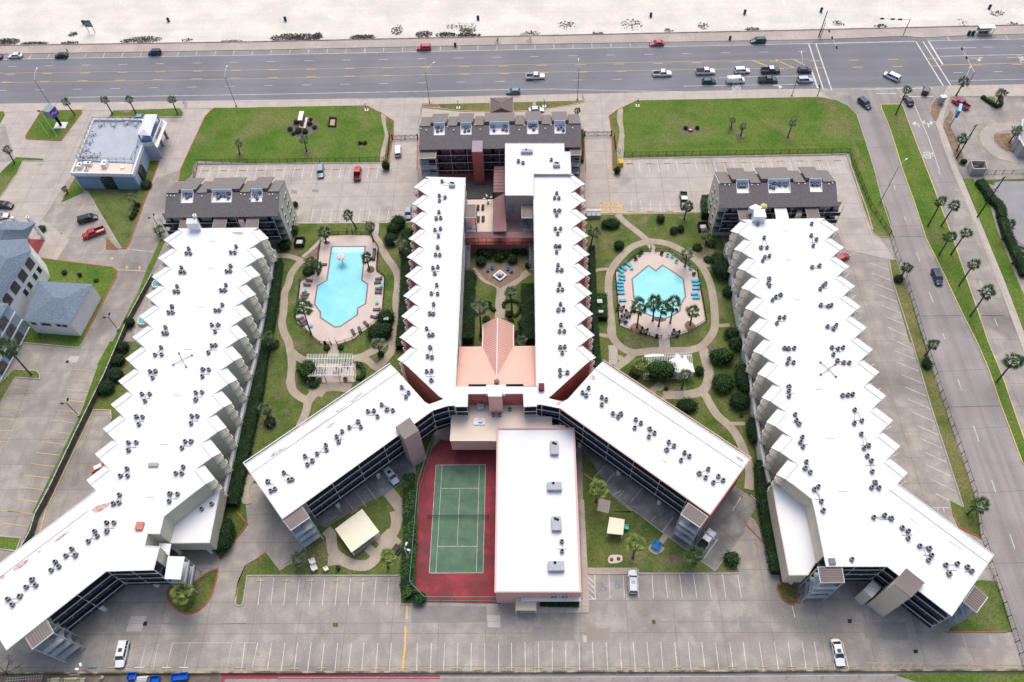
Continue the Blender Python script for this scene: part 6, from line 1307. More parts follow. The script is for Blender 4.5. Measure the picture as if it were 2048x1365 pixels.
shrub(B_,'430,1090',2.7,4.2,'big rounded tree-like bush at the west end of the white pergola',ry=2.6,n=2000);hedge('1120,960 1180,960 1220,1020 1225,1100 1180,1160 1120,1150',1.0,1.0,'ragged ring of bushes east of the white pergola',deep=False,w=B_)
for s,r,h,l in(('1400,520',2.3,2.8,'dark bush southwest of the green utility box'),('1560,300',2.4,3.0,'dark bush directly around the green utility box'),('1530,500',2.4,3.2,'dark bush between utility box and path'),('1480,815',1.0,1.4,'small round bush in the path triangle'),('690,715',.9,.9,'small bush west of the pool steps'),('890,705',.9,.9,'small bush east of the pool steps')):shrub(B_,s,r,h,l,'dark' in l)
shrub(A_,'85,480',1.8,2.0,'clipped dark ball at the corner of the sage shingled building',True);shrub(A_,'195,260',1.7,2.4,'loose green bush by the timber planter of the sage court');shrub('11','320,285',.9,1.8,'narrow clipped bush at the gable of the sage building',True)
for s,r,h,l in(('1740,160',2.3,3.2,'northern bush of the dark group near the parked hatchback'),('1660,250',2.0,2.8,'middle bush of the dark group near the parked hatchback'),('1630,400',2.2,2.6,'southern bush of the dark group near the parked hatchback')):shrub(A_,s,r,h,l,True)
shrub('12','120,655',1.5,1.7,'round bush in a mulched circle near the slanting west wing')
for i,(s,r)in enumerate((('325,985',1.0),('275,1040',.9),('340,1055',1.1),('395,1062',1.0),('430,995',.9),('470,1025',.8),('300,1075',.7),('380,950',.6),('440,960',.6))):shrub('10',s,r,r*1.1,('wide low shrub on the west shoulder of the monument bed','westernmost shrub of the monument bed','dark shrub in the middle front of the monument bed','bright shrub at the southern point of the monument bed','shrub just east of the monument sign','easternmost shrub of the monument bed','small shrub at the south-west edge of the monument bed','small shrub north-west of the monument sign','small shrub north-east of the monument sign')[i],i%2==0,'shrubs in the monument bed')
for s,l,w in(('1385,1030','western bush flanking the small lawn marker','20'),('1478,1028','eastern bush flanking the small lawn marker','20'),('832,1150','western tuft beside the little lawn statue','10'),('872,1150','eastern tuft beside the little lawn statue','10')):shrub(w,s,.7,.9,l,True)
hedge('590,945 642,948 635,1015 582,1012',.45,.4,'tiny clipped hedge round the rectangular plaque',w='10',closed=True,dens=30)
CQ=(900,440,10.24)
for s,r,l in(('640,900',1.5,'dark bush nearest the blue chairs by the west steps'),('780,740',1.6,'bright bush in the west of the court planting'),('900,660',1.5,'tall bush under the covered walk'),('1020,800',1.5,'yellow-green bush in the middle of the court planting'),('1170,760',1.2,'small bush east of the yellow-green one'),('1280,850',1.5,'bush behind the eastern blue chairs'),('1340,680',1.3,'dark bush by the east corner of the covered walk'),('1500,690',1.2,'dark bush at the foot of the east steps'),('650,720',1.3,'dark bush at the west end of the court planting')):shrub(CQ,s,r,2.2,l,'dark' in l)
shrub(CQ,'400,1220',2.2,2.4,'rounded bush west of the fountain terrace',True);shrub(CQ,'1600,960',.9,1.2,'small round bush at the foot of the east steps',True)
hedge('360,200 440,230 520,300 560,330',.8,.7,'low clipped hedge west of the court path',w=K_,dens=25);hedge('670,290 660,250 700,210 770,200 840,220 880,290 840,370 800,400',.7,.6,'ring-shaped low hedge east of the court path',w=K_,dens=25)
shrub(K_,'450,440',1.1,1.0,'bright bush touching the pointed pink porch on the west');shrub(K_,'760,460',.8,.9,'bright bush touching the pointed pink porch on the east');shrub(K_,'740,380',1.1,1.2,'round bush below the ring-shaped hedge',True)
shrub('01','1175,125',1.7,1.7,'large clipped ball at the restaurant corner',True)
for s,l in(('1105,282','first clipped ball along the red kerb'),('1090,322','second clipped ball along the red kerb'),('1075,352','third clipped ball along the red kerb'),('1058,380','fourth clipped ball along the red kerb')):shrub('01',s,.9,1.1,l,True,'clipped balls along the red kerb')
shrub('10','1043,1350',1.3,3.0,'clipped drum-shaped bush by the west entrance drive',True);shrub('21','838,18',1.1,2.2,'clipped drum-shaped bush by the east entrance drive',True)
hedge('250,650 330,760 420,880 480,1000 600,1080 680,1200 690,1365',2.3,1.7,'dark wavy hedge along the pale service road',w=Gz);hedge('1860,400 1900,530 1960,660 2044,850',2.3,1.7,'dark hedge continuing down the service road',w='31')
hedge('1280,140 1400,225 1540,315 1630,290 1625,210 1600,130',.9,.9,'hooked black hedge in the paved forecourt',w=(1820,180,8.98));shrub((1820,180,8.98),'950,1320',1.0,1.4,'clipped ball bush beside the bin enclosure',True)
shrub('31','1035,875',1.3,1.6,'dark ball bush at the foot of the verge palm',True);shrub('32','1258,185',1.3,1.7,'dark oval bush at the foot of the second verge palm',True,ry=1.6)
hedge([(1080,1209),(1120,1210),(1158,1210)],1.1,.9,'low clipped hedge under the windows of the pink hall');shrub('01','340,475',1.3,1.2,'spiky green plant at the hotel entrance')
for s,r,l in(('215,780',2.2,'bush pushed against the wooden fence in the back garden'),('235,755',2.0,'bush beside the white garden box'),('240,725',1.8,'bush under the western tips of the sage block'),('250,700',1.6,'bush near the covered garden furniture'),('262,650',1.5,'dark bush at the bend of the garden fence')):a_,c_=s.split(',');shrub(F0,(float(a_),float(c_)),r,2.4,l,True)
shrub('01','520,820',.8,1.0,'orange-leaved shrub on the hotel lawn');shrub('01','643,840',.6,1.2,'thin dark shrub on the hotel lawn',True);shrub('01','770,880',.7,.6,'pale tuft near the corner of the hotel annex')
hedge('560,1060 562,1200 560,1300',.8,1.3,'narrow planting strip beside the east entrance drive',w='20',deep=False);
M_WEED=mat('beach_weed',(.36,.32,.27),(.24,.21,.18),.8,.9,fine=.4)
bb=MB()
for w,s,rx,ry,n in(('00','1160,318',11,1.8,260),('00','50,335',10,2,220),('00','280,348',10,.8,120),('00','580,278',3,1.5,40),('00','1010,330',4,1.2,50),('00','1500,322',4,1,40),('00','1850,330',8,.8,60),('00','560,345',6,1,50),('10','310,302',17,2.2,520),('10','490,290',4,1.8,90),('10','850,300',9,1.4,170),('10','1130,240',4,3,60),('10','1340,278',6,2,130),('10','1510,280',7,1.3,100),('10','1680,288',10,1.4,170),('10','1690,245',6,1.5,80),('10','1640,210',11,1.8,50),('20','140,270',7,1.5,60),('20','440,205',6,2.5,40),('20','680,270',4,1,50),('20','960,200',8,3,50),('20','1250,245',3,1,20),('20','1520,205',4,2,25),('20','1920,238',5,1.2,50),('30','560,190',4,1.5,30),('30','900,210',5,1,30),('30','1550,190',4,2.5,20),('30','1830,110',5,1.5,25),('30','1950,190',4,1,20)):
 c=P(*q(w,s)[0],-.4)
 for _ in range(n*2):
  a,r_=rnd(0,6.28),random.random()**.7;x,y=c.x+math.cos(a)*r_*rx/2,c.y+math.sin(a)*r_*ry;h=rnd(.15,.5);z=sandz(x,y)-.02;d=rnd(.15,.5);e=rnd(0,3.14)
  bb.add([(x-d*math.cos(e),y-d*math.sin(e),z),(x+d*math.cos(e),y+d*math.sin(e),z),(x+rnd(-.2,.2),y+rnd(-.2,.2),z+h)],[(0,1,2)])
o=bb.build('dune_weeds',M_WEED);tag(o,'brown weeds and driftwood scattered at the foot of the seawall','weeds',kind='stuff')
tb=thing('bare_tree',P(15,1350,0)*1,0,'leafless grey tree sprawling at the south-west corner','tree');bb=MB();rr=random.Random(5)
def limb(b,p,d,L,r,k):
 e=p+d*L;b.tube([p,(p+e)/2+Vector((rr.uniform(-.1,.1),rr.uniform(-.1,.1),0))*L,e],r,5,0,r*.6,caps=False)
 if k>0:
  for _ in range(3):d2=(d+Vector((rr.uniform(-.8,.8),rr.uniform(-.8,.8),rr.uniform(-.25,.5)))).normalized();limb(b,e,d2,L*.72,r*.58,k-1)
limb(bb,Vector((0,0,0)),Vector((.25,.1,1)).normalized(),1.6,.14,0);inst('trunk',bb.mesh('trunk',M_BARK),tb)
bb=MB();[limb(bb,Vector((.4,.16,1.55)),Vector((math.cos(a),math.sin(a),.5)).normalized(),1.5,.09,4)for a in(0,1.2,2.5,3.9,5.1)];inst('crown',bb.mesh('crown',M_BARK),tb)
for w,s,r,h,l in((K_,'180,-20',1.6,2.2,'ragged bush north of the west court hedge'),(K_,'420,640',1.2,1.4,'dark mound at the foot of the large pale palm'),(K_,'830,640',1.3,1.6,'dark mound beside the pink porch on the east'),(K_,'940,300',1.5,2.4,'bulge of bushes against the east court hedge'),(K_,'920,520',1.7,2.6,'second bulge against the east court hedge'),(K_,'480,250',.9,1.1,'feathery mound west of the court path'),(A_,'1820,560',1.6,2.2,'dark bush under the pale hedge palm'),(A_,'1860,300',1.8,2.0,'spreading bush below the third western balcony of the arm'),(A_,'420,830',1.7,1.0,'low dark planting by the palm clump of the longer pool'),(D_,'1720,300',1.3,.8,'dry brushy mound above the path fork'),(D_,'1560,120',1.5,.9,'dry brown shrub behind the pale palm'),(E_,'650,950',1.6,1.4,'shadowy planting under the yellow-green palm'),(E_,'1110,1160',.5,.8,'small dark shrub by the stub path'),(L4,'400,1035',.5,.6,'tiny shrub near the clipped ball'),(B_,'500,1240',1.4,1.2,'low bush behind the round planter'),('12','150,30',1.4,1.4,'bush by the long west hedge'),(D_,'1850,330',2.2,2.6,'leafy bush where the dry bed meets the terrace wall'),(CQ,'760,620',1.2,2.0,'bush against the rose wall of the walk'),(CQ,'1100,640',1.1,1.8,'slim bush against the rose wall of the walk')):
 shrub(w,s,r,h,l,'dark' in l)
def paint(name,c,rough=.25):return mat('paint_'+name,c,fine=0,rough=rough,spec=.5,obj=True)
PT={'white':(.74,.74,.75),'silver':(.48,.49,.52),'grey':(.13,.14,.16),'black':(.016,.017,.02),'navy':(.03,.045,.085),'teal':(.02,.06,.07),'red':(.42,.025,.035),'pink_red':(.46,.05,.10),'dark_red':(.15,.015,.02),'blue':(.10,.19,.27),'bluegrey':(.22,.30,.37),'charcoal':(.05,.06,.07)}
M_TYRE=mat('tyre',(.018,.018,.018),fine=0,rough=.9,obj=True);M_RIM=mat('rim',(.40,.41,.42),fine=0,rough=.35,metal=.6,obj=True)
M_CGL=mat('car_glass',(.022,.032,.04),fine=0,rough=.06,spec=.8,obj=True);M_HL=mat('lamp_clear',(.70,.72,.74),fine=0,rough=.2,obj=True);M_TL=mat('lamp_red',(.35,.02,.02),fine=0,rough=.3,obj=True);M_TRIM=mat('car_trim',(.03,.03,.032),fine=0,rough=.7,obj=True)
_cm={}
def loft(secs,close=True):
 0
 b=MB();R_=[]
 for x,zb,zt,hw,ht in secs:
  h=zt-zb;R_.append([(x,-hw*.93,zb),(x,-hw,zb+h*.25),(x,-hw,zb+h*.6),(x,-(hw+ht)/2,zb+h*.88),(x,-ht*.8,zt),(x,0,zt+.02),(x,ht*.8,zt),(x,(hw+ht)/2,zb+h*.88),(x,hw,zb+h*.6),(x,hw,zb+h*.25),(x,hw*.93,zb)])
 n=11;vs=[p for r in R_ for p in r];k=len(R_)
 b.add(vs,[(i*n+j,(i+1)*n+j,(i+1)*n+(j+1)%n,i*n+(j+1)%n)for i in range(k-1)for j in range(n)],0,True)
 b.add(R_[0],[tuple(range(n))]);b.add(R_[-1],[tuple(range(n))[::-1]]);return b
SPEC={'sedan':(4.75,1.84,.92,1.45,-.40,.22,-.26,.06,.80,.70),'hatch':(4.3,1.8,.95,1.5,-.47,.24,-.38,.08,.92,.74),'suv':(4.75,1.92,1.08,1.74,-.485,.24,-.44,.12,1.02,.88),'minivan':(5.1,2.0,1.05,1.76,-.49,.33,-.45,.17,1.02,.86),'pickup':(5.9,2.02,1.15,1.88,-.12,.24,-.09,.13,1.1,1.05),'van':(5.6,2.05,1.25,2.1,.10,.36,.12,.25,1.2,.95),'jeep':(4.2,1.85,1.15,1.85,-.47,.17,-.46,.13,1.1,1.05)}
def car(kind,col,rear,front=None,label='',heading=None,L=None,w=F0,group='cars',cat=None,top=None,z0=.03,roof=None,cargo=None,sunroof=False):
 if front is not None:
  a,c=P(*q(w,rear)[0],z0+.3)if isinstance(rear,str)else P(*rear,z0+.3),P(*q(w,front)[0],z0+.3)if isinstance(front,str)else P(*front,z0+.3)
  mid=(a+c)/2;ang=math.atan2(c.y-a.y,c.x-a.x)
 mid=xy(mid)+Vector((0,0,z0));Ls,Wd,zb,zr,c0,c1,t0,t1,zh,zt_=SPEC[kind];L=L or Ls
 name={'sedan':'car','hatch':'car','suv':'sport_utility_car','minivan':'minivan','pickup':'pickup_truck','van':'delivery_van','jeep':'off_road_car'}[kind];cat=cat or{'pickup':'pickup','van':'van'}.get(kind,'car')
 t=thing(name,mid,ang,label,cat,group);pm=paint(col,PT[col]);tm=paint(top,PT[top])if top else pm;hw=Wd/2
 key=(kind,L)
 if key not in _cm:
  if kind=='pickup':
   b=loft([(-.5*L+.02,.42,.62,hw*.86,hw*.8),(-.49*L,.4,.72,hw*.96,hw*.9),(-.3*L,.38,.74,hw,hw*.95),(-.12*L,.36,.76,hw,hw*.95)])
   f=loft([(-.125*L,.36,zb,hw,hw*.93),(0,.34,zb,hw,hw*.92),(.22*L,.34,zb,hw,hw*.9),(.40*L,.36,zb-.06,hw*.98,hw*.86),(.475*L,.38,zb-.18,hw*.92,hw*.8),(.495*L,.42,zb-.38,hw*.86,hw*.72)])
   n0=len(b.v);b.v+=f.v;b.f+=[tuple(i+n0 for i in g)for g in f.f];b.m+=f.m;b.sm+=f.sm
   for s in(-1,1):b.box((-.31*L,s*(hw-.07),.95),(.375*L,.13,.5))
   b.box((-.492*L,0,.92),(.08,Wd*.94,.46))
   bed=MB();bed.box((-.31*L,0,.775),(.365*L,Wd-.28,.04))
  else:
   b=loft([(-.5*L,.5,zb-.28,hw*.78,hw*.7),(-.485*L,.38,zb-.08,hw*.9,hw*.82),(-.42*L,.34,zb,hw*.97,hw*.9),(-.1*L,.3,zb+.02,hw,hw*.93),(.2*L,.3,zb,hw,hw*.92),(.36*L,.32,zh-.16 if kind!='jeep' else zh,hw*.97,hw*.84),(.46*L,.34,zh-.30,hw*.9,hw*.74),(.497*L,.42,zt_-.18,hw*.78,hw*.6)]);bed=None
   if kind=='van':b=loft([(-.5*L,.45,1.9,hw*.9,hw*.78),(-.49*L,.4,2.05,hw*.97,hw*.82),(.1*L,.4,2.1,hw,hw*.84),(.13*L,.38,1.35,hw,hw*.92),(.3*L,.36,1.25,hw,hw*.92),(.44*L,.36,1.1,hw*.95,hw*.8),(.497*L,.42,.8,hw*.85,hw*.7)])
  g=MB();x0,x1,y0,y1=c0*L,c1*L,t0*L,t1*L;a_,b_=hw*.93,hw*.76;zz=zr-.06
  g.add([(x0,-a_,zb-.04),(x1,-a_,zb-.04),(x1,a_,zb-.04),(x0,a_,zb-.04),(y0,-b_,zz),(y1,-b_,zz),(y1,b_,zz),(y0,b_,zz)],[(0,1,5,4),(1,2,6,5),(2,3,7,6),(3,0,4,7),(4,5,6,7)])
  r=MB();e=.05;r.add([(y0-e,-b_-e,zz),(y1+e,-b_-e,zz),(y1+e,b_+e,zz),(y0-e,b_+e,zz),(y0+.1,-b_*.9,zr),(y1-.12,-b_*.9,zr),(y1-.12,b_*.9,zr),(y0+.1,b_*.9,zr)],[(0,1,5,4),(1,2,6,5),(2,3,7,6),(3,0,4,7),(4,5,6,7),(3,2,1,0)])
  pl=MB()
  for s in(-1,1):
   pl.beam((x1,s*a_,zb-.02),(y1,s*b_,zz),.07,.07);pl.beam((x0,s*a_,zb-.02),(y0,s*b_,zz),.12,.1);xm,ym=(x0+x1)/2-.05,(y0+y1)/2;pl.beam((xm,s*a_,zb-.02),(ym,s*b_,zz),.08,.07)
   if kind in('suv','minivan','hatch'):pl.beam((x0+.22*L,s*a_,zb-.02),(y0+.18*L,s*b_,zz),.1,.07)
  wh=MB();wr=.36 if kind in('pickup','suv','jeep','van')else.32
  wh.tube([(0,-.12,0),(0,.12,0)],wr,14);ri=MB();ri.tube([(0,-.128,0),(0,.128,0)],wr*.6,10)
  hl=MB();hl.box((0,0,0),(.12,.34,.16));tl=MB();tl.box((0,0,0),(.08,.22,.26));mi=MB();mi.box((0,0,0),(.14,.2,.14))
  bm=MB();bm.box((.49*L,0,.5),(.12,Wd*.86,.2));bm2=MB();bm2.box((-.495*L,0,.5),(.1,Wd*.86,.2))
  _cm[key]=(b.mesh('body',pm),g.mesh('windows',M_CGL),r.mesh('roof',pm),pl.mesh('pillars',pm),wh.mesh('tyre',M_TYRE),ri.mesh('rim',M_RIM),hl.mesh('headlight',M_HL),tl.mesh('tail_light',M_TL),mi.mesh('mirror',M_TRIM),bm.mesh('bumper',M_TRIM),bm2.mesh('bumper',M_TRIM),bed.mesh('truck_bed',M_TRIM)if bed else None,wr)
 K=_cm[key]
 def I(nm,me,m,loc=(0,0,0),par=None):
  o=inst(nm,me,par or t,loc);
  if m:o.material_slots[0].link='OBJECT';o.material_slots[0].material=m
  return o
 bo=I('body',K[0],pm);I('windows',K[1],None);I('roof',K[2],tm);I('pillars',K[3],pm)['kind']='part'
 for x in(.31*L,-.31*L if kind=='pickup' else-.29*L):
  for s in(-1,1):o=I('wheel',K[4],None,(x,s*(hw-.1),K[12]));I('rim',K[5],None,(0,0,0),o)
 for s in(-1,1):
  I('headlight',K[6],None,(.475*L,s*hw*.68,.74 if kind not in('pickup','van','jeep')else.9));I('tail_light',K[7],None,(-.49*L,s*hw*.76,.82 if kind not in('pickup','van','jeep')else.92));I('mirror',K[8],pm,(c1*L-.15,s*(hw+.08),zb+.06))
 I('bumper',K[9],None);I('bumper',K[10],None)
 if K[11]:I('truck_bed',K[11],None)
 if sunroof:b=MB();b.box(((t0+t1)/2*L+.35,0,zr+.006),(.7,.75,.02));inst('sunroof',b.mesh('sunroof',M_CGL),t)
 if cargo=='boards':
  b=MB();b.box((-.31*L,.3,.86),(.34*L,.8,.12));o=inst('plywood_sheet',b.mesh('plywood_sheet',mat('plywood',(.55,.42,.24),fine=.1,obj=True)),t)
 if cargo=='cover':b=MB();b.box((-.31*L,0,1.23),(.37*L,Wd-.1,.05));inst('bed_cover',b.mesh('bed_cover',M_TRIM),t)
 if cargo=='spare':b=MB();b.tube([(-.5*L-.2,0,.95),(-.5*L,0,.95)],.36,12);inst('spare_wheel',b.mesh('spare_wheel',M_TYRE),t)
 return t
PK,TR,ST,LOT='cars parked along the seawall','traffic on the boulevard','cars on the side street','cars in the car parks'
car('sedan','navy','20,460','-85,462','dark car cut by the west edge of the seawall row',w='00',group=PK)
car('sedan','white','188,450','62,454','white saloon parked at the seawall, westernmost complete car',w='00',group=PK)
car('hatch','black','552,450','432,455','black car parked at the seawall with a person at its back',w='00',group=PK)
car('jeep','navy','1295,428','1180,432','dark boxy off-roader parked alone at the seawall',w='00',group=PK,cargo='spare')
car('suv','pink_red','1397,388','1285,392','red SUV parked at the seawall',w='10',group=PK);car('sedan','pink_red','1212,352','1098,356','raspberry red saloon parked at the seawall',w='20',group=PK);car('suv','teal','2030,332','1898,336','dark teal SUV parked at the seawall near the junction',w='20',group=PK)
car('pickup','white','110,622','265,617','white pickup driving alone in the middle of the boulevard',w='20',group=TR);car('hatch','blue',(1043,185),(1010,185.5),'blue hatchback at the kerb above the entrance canopy',group=TR)
car('pickup','white','1116,600','1280,594','white pickup last in the queue, dark empty bed',w='20',group=TR);car('pickup','white','1467,584','1620,578','white pickup second from last, above the teal SUV',w='20',group=TR,cargo='cover')
car('hatch','teal','1512,660','1632,655','small dark teal SUV queueing behind the white van',w='20',group=TR);car('van','white','1703,655','1862,648','white panel van in the queue',w='20',group=TR)
car('suv','white','1772,575','1898,570','white SUV queueing behind a two-tone pickup',w='20',group=TR)
Q5=(1300,100,6.024)
car('pickup','charcoal','1328,262','1572,258','two-tone pickup with white cab roof and dark sides in the queue',w=Q5,group=TR,top='white');car('pickup','charcoal','1295,378','1542,372','dark grey pickup with covered bed in the queue',w=Q5,group=TR,cargo='cover')
car('hatch','navy','1768,258','1955,254','dark navy car at the head of the inner queue lane',w=Q5,group=TR);car('suv','silver','1762,378','1970,372','silver SUV at the head of the outer queue lane',w=Q5,group=TR)
car('minivan','white','1042,645','930,592','white minivan crossing the junction at an angle',w='30',group=TR);car('suv','navy','725,798','812,872','dark blue SUV turning into the side street',w='30',group=ST)
car('sedan','charcoal','1140,850','1095,775','dark grey saloon waiting beside the median tip',w='30',group=ST);car('jeep','dark_red','1245,765','1268,700','dark red off-roader with grey top edging into the boulevard',w='30',group=ST,top='grey',L=4.0)
car('pickup','pink_red','1592,872','1480,800','bright red pickup on the paved forecourt behind the blue sign',w='30',group=LOT,L=5.4);car('suv','navy','1325,805','1368,910','dark blue SUV driving down the side street',w='31',group=ST)
car('suv','white','1137,1262','1133,1165','white SUV leaving by the west entrance gate',w='10',group=LOT);car('suv','bluegrey',(642,330),(641.5,361),'grey-blue SUV in the front car park bay',group=LOT)
car('pickup','red',(714,366),(717,333),'red pickup parked in the front bay near the gate',group=LOT,L=5.4);car('hatch','bluegrey',(817.5,416),(816,441),'grey hatchback beside the dark bushes',group=LOT)
car('pickup','black',(1366,386),(1368.5,420),'black pickup with white cab in the east front car park',group=LOT,top='white');car('sedan','white',(1057,222),(1089,220.5),'white saloon half hidden behind the front building roof',group=LOT,z0=.05)
car('suv','black',(-6,411),(28,414),'black car leaving at the west edge by the hotel',group=LOT);car('sedan','white',(-14,436),(16,432),'white saloon cut off at the west edge',group=LOT)
car('minivan','black','635,408','772,370','black minivan parked beside the big red pickup',w='01',group=LOT);car('pickup','red','850,468','650,540','big red crew-cab pickup with plywood in its bed',w='01',group=LOT,cargo='boards',L=6.1)
car('sedan','bluegrey','1145,945','1065,950','blue-grey car tucked behind the restaurant',w='00',group=LOT);car('suv','silver','1040,1020','1118,1125','silver SUV with sunroof under the slanting west wing',w='12',group=LOT,sunroof=True,z0=.13)
car('suv','white','966,655','960,480','white-bonneted SUV with dark tail in the handicap bays',w='23',group=LOT,top='silver',sunroof=True);car('pickup','white','1500,300','1590,175','white pickup at the tip of the slanting east wing',w='23',group=LOT,cargo='cover',z0=.13,L=5.4)
car('suv','white',(251,1285),(240,1333),'long white SUV with sunroof near the south-west stair',group=LOT,sunroof=True,L=5.0);car('sedan','white',(1669,1281),(1681,1332),'white saloon alone in the south-east bays',group=LOT,sunroof=True,L=5.0)
car('hatch','red',(1676,521),(1690,514),'red car mostly hidden under the tan block eaves',group=LOT)
M_ACB=mat('condenser_casing',(.21,.21,.23),(.15,.15,.165),3,.7,fine=.15,obj=True,rough=.5);M_ACL=mat('condenser_ring',(.46,.47,.50),fine=.05,obj=True);M_ACF=mat('condenser_fan',(.02,.02,.025),fine=0,obj=True);M_ACR=mat('condenser_rusty',(.22,.06,.055),fine=.2,obj=True);M_PIPE=mat('dark_conduit',(.17,.17,.18),fine=0,obj=True)
b=MB();b.lathe([(.38,0),(.42,.05),(.42,.68),(.36,.74)],n=12);AC_B=b.mesh('casing',M_ACB);AC_BR=b.mesh('casing',M_ACR)
b=MB();b.box((0,0,.36),(.78,.78,.7));AC_S=b.mesh('casing',M_ACB)
b=MB();b.lathe([(.37,0),(.37,.05),(.29,.05),(.29,0)],n=12,cap=False);AC_R=b.mesh('rim',M_ACL)
b=MB();b.lathe([(.28,0),(.28,.02)],n=10);b.lathe([(.09,.02),(.09,.06)],n=6);AC_F=b.mesh('fan',M_ACF)
ORD=('first','second','third','fourth','fifth','sixth','seventh','eighth','ninth','tenth','eleventh','twelfth','thirteenth','fourteenth')
NAC=0
def condensers(w,text,where,zr=H1+.01,start=0,order='from the beach',red=()):
 0
 global NAC
 for ci,cl in enumerate(text.split(';')):
  pts=q(w,cl);ps=[P(x,y,zr+.4)for x,y in pts];cx=sum((xy(p)for p in ps),Vector())/len(ps);k0=start+ci
  names=['northern','middle','southern','fourth','fifth','sixth'];idx=sorted(range(len(ps)),key=lambda i:-ps[i].y)
  nm={}
  for r_,i in enumerate(idx):nm[i]='lone' if len(ps)==1 else(('northern','southern')[r_]if len(ps)==2 else names[r_])
  if len(ps)==3:
   i0=idx[0];rest=sorted(idx[1:],key=lambda i:ps[i].x);nm={i0:'northern',rest[0]:'western',rest[1]:'eastern'}
  for i,p in enumerate(ps):
   NAC+=1;sq=NAC%5==0;rd=(ci,i)in red
   t=thing('condenser_unit',(p.x,p.y-.1,zr),(NAC*37%90)*.02,'%s%s condenser, %s cluster %s, %s'%('rusty red ' if rd else '',nm[i],ORD[k0],order,where),'air conditioner','condensers on the roofs')
   inst('casing',AC_BR if rd else(AC_S if sq else AC_B),t);inst('rim',AC_R,t,(0,0,.72));inst('fan',AC_F,t,(0,0,.725))
   if i==0 and len(ps)>1:
    b=MB()
    for p2 in ps[1:]:
     a_,c_=Vector((0,0,.12)),Vector((p2.x-p.x,p2.y-p.y,.12));m_=Vector((c_.x*.5+.25,c_.y*.3,.12));b.beam(a_,m_,.05,.05);b.beam(m_,c_,.05,.05)
    b.beam(Vector((cx.x-p.x-.9,cx.y-p.y-.45,.06)),Vector((cx.x-p.x+1.1,cx.y-p.y-.45,.06)),.05,.05)
    o=inst('conduit',b.mesh('conduit',M_PIPE),t,(0,0,.0));o.rotation_euler=(0,0,-t.rotation_euler.z)
A1t='west row of the sage roof';A2t='east row of the sage roof'
condensers('01','1505,617 1487,655 1520,657;1447,768 1440,805 1472,806;1413,917 1392,960 1423,962;1372,1078 1345,1127 1378,1127;1320,1245 1303,1292 1330,1293',A1t,red=((1,1),))
condensers('02','1285,40 1237,100 1290,97;1197,232 1240,230 1218,282;1132,412 1195,412 1157,468;1088,592 1138,595 1108,655;1024,800 1088,798 1025,860;1013,1008 960,1065 1018,1065;953,1217 903,1287 950,1280',A1t,start=5)
condensers('01','1885,600 1842,648 1875,650;1840,755 1807,798 1838,798;1803,907 1763,950 1795,950;1775,1065 1718,1110 1750,1110;1690,1225 1742,1225 1717,1280',A2t)
condensers('02','1690,25 1722,22 1663,82;1618,215 1667,217 1615,272;1562,400 1613,397 1562,458;1530,588 1575,588 1525,648;1478,790 1525,790 1452,843;1462,993 1403,1045 1450,1047;1355,1207 1417,1210 1350,1268',A2t,start=5)
condensers('03','850,85 910,85 852,155;755,155 775,190 705,235;572,295 602,345 525,350;440,398 470,435 408,465;255,540 285,585 208,600;62,695 98,740 158,672','slanting arm of the sage roof',order='down the slope',red=((0,0),))
condensers('02','1690,1290;1610,1330','low sage annex roof',zr=7.21,order='from the garden')
B1t='west row of the tan roof';B2t='east row of the tan roof'
ZR=(1440,460,6.825)
condensers('21','1963,422',B1t);condensers(ZR,'603,100 560,235 643,235;612,365 675,350 585,410;672,660 660,715 677,755;718,950 762,905 828,880;813,1190 880,1185 778,1265',B1t,start=1)
condensers('32','130,45 162,48 210,45;168,130 155,165 205,160;168,352 167,385 168,428;217,575 228,622 248,650;275,755 260,795 280,832;307,952 298,1003 338,1037;370,1172 402,1150 427,1267 442,1340',B1t,start=6)
condensers('31','350,418;345,512 387,543 362,593;412,752 352,765;460,895 440,912 418,938;422,1067 480,1075 507,1068;475,1237 545,1227 525,1255',B2t)
condensers('32','510,40 560,50 600,40 522,97;555,145 605,160 650,162;595,422 638,418 677,413;693,537 690,645 750,625;745,730 803,822 768,843;793,905 827,945 833,1030;855,1117 828,1157 887,1160',B2t,start=6,red=((2,2),))
condensers('33','845,42 932,25 985,50;1072,125 1122,152 1120,210;1212,270 1288,290 1307,345 1283,383;1420,422 1512,412 1447,493;1592,438 1627,472;670,378','slanting arm of the tan roof',order='down the slope')
condensers('11','1485,80 1560,110;1463,195 1510,208 1465,235;1460,325 1438,375 1475,373;1428,467 1473,458 1457,518;1450,605 1433,665 1467,668;1412,770 1452,763 1427,815;1443,907 1400,975 1450,978;1418,1060 1388,1135 1417,1138;1362,1255 1382,1308 1412,1305','west arm of the salmon block')
condensers('12','1390,40 1370,110 1405,120;1362,230 1403,228 1400,303','west arm of the salmon block',start=9)
condensers('21','357,175 340,213 375,215;342,313 378,313 357,350;345,458 388,457 365,498;350,597 382,598 357,645;368,748 362,788 397,790;380,902 368,947 403,945;387,1060 370,1107 412,1103;390,1225 380,1277 418,1277','east arm of the salmon block',red=((3,1),))
condensers('22','385,38 422,35 402,85;383,222 385,262 443,240','east arm of the salmon block',start=8)
condensers('12','1163,358 1218,402 1198,435;1003,497 1045,537 1093,543;893,550 942,545 970,592;815,633 745,678 837,675;688,710 643,752 660,792;557,820 563,857 487,890;390,908 450,945 410,975;222,1040 262,1098 290,1093;93,1110 152,1170 118,1185','wing by the square pavilion',order='from the court')
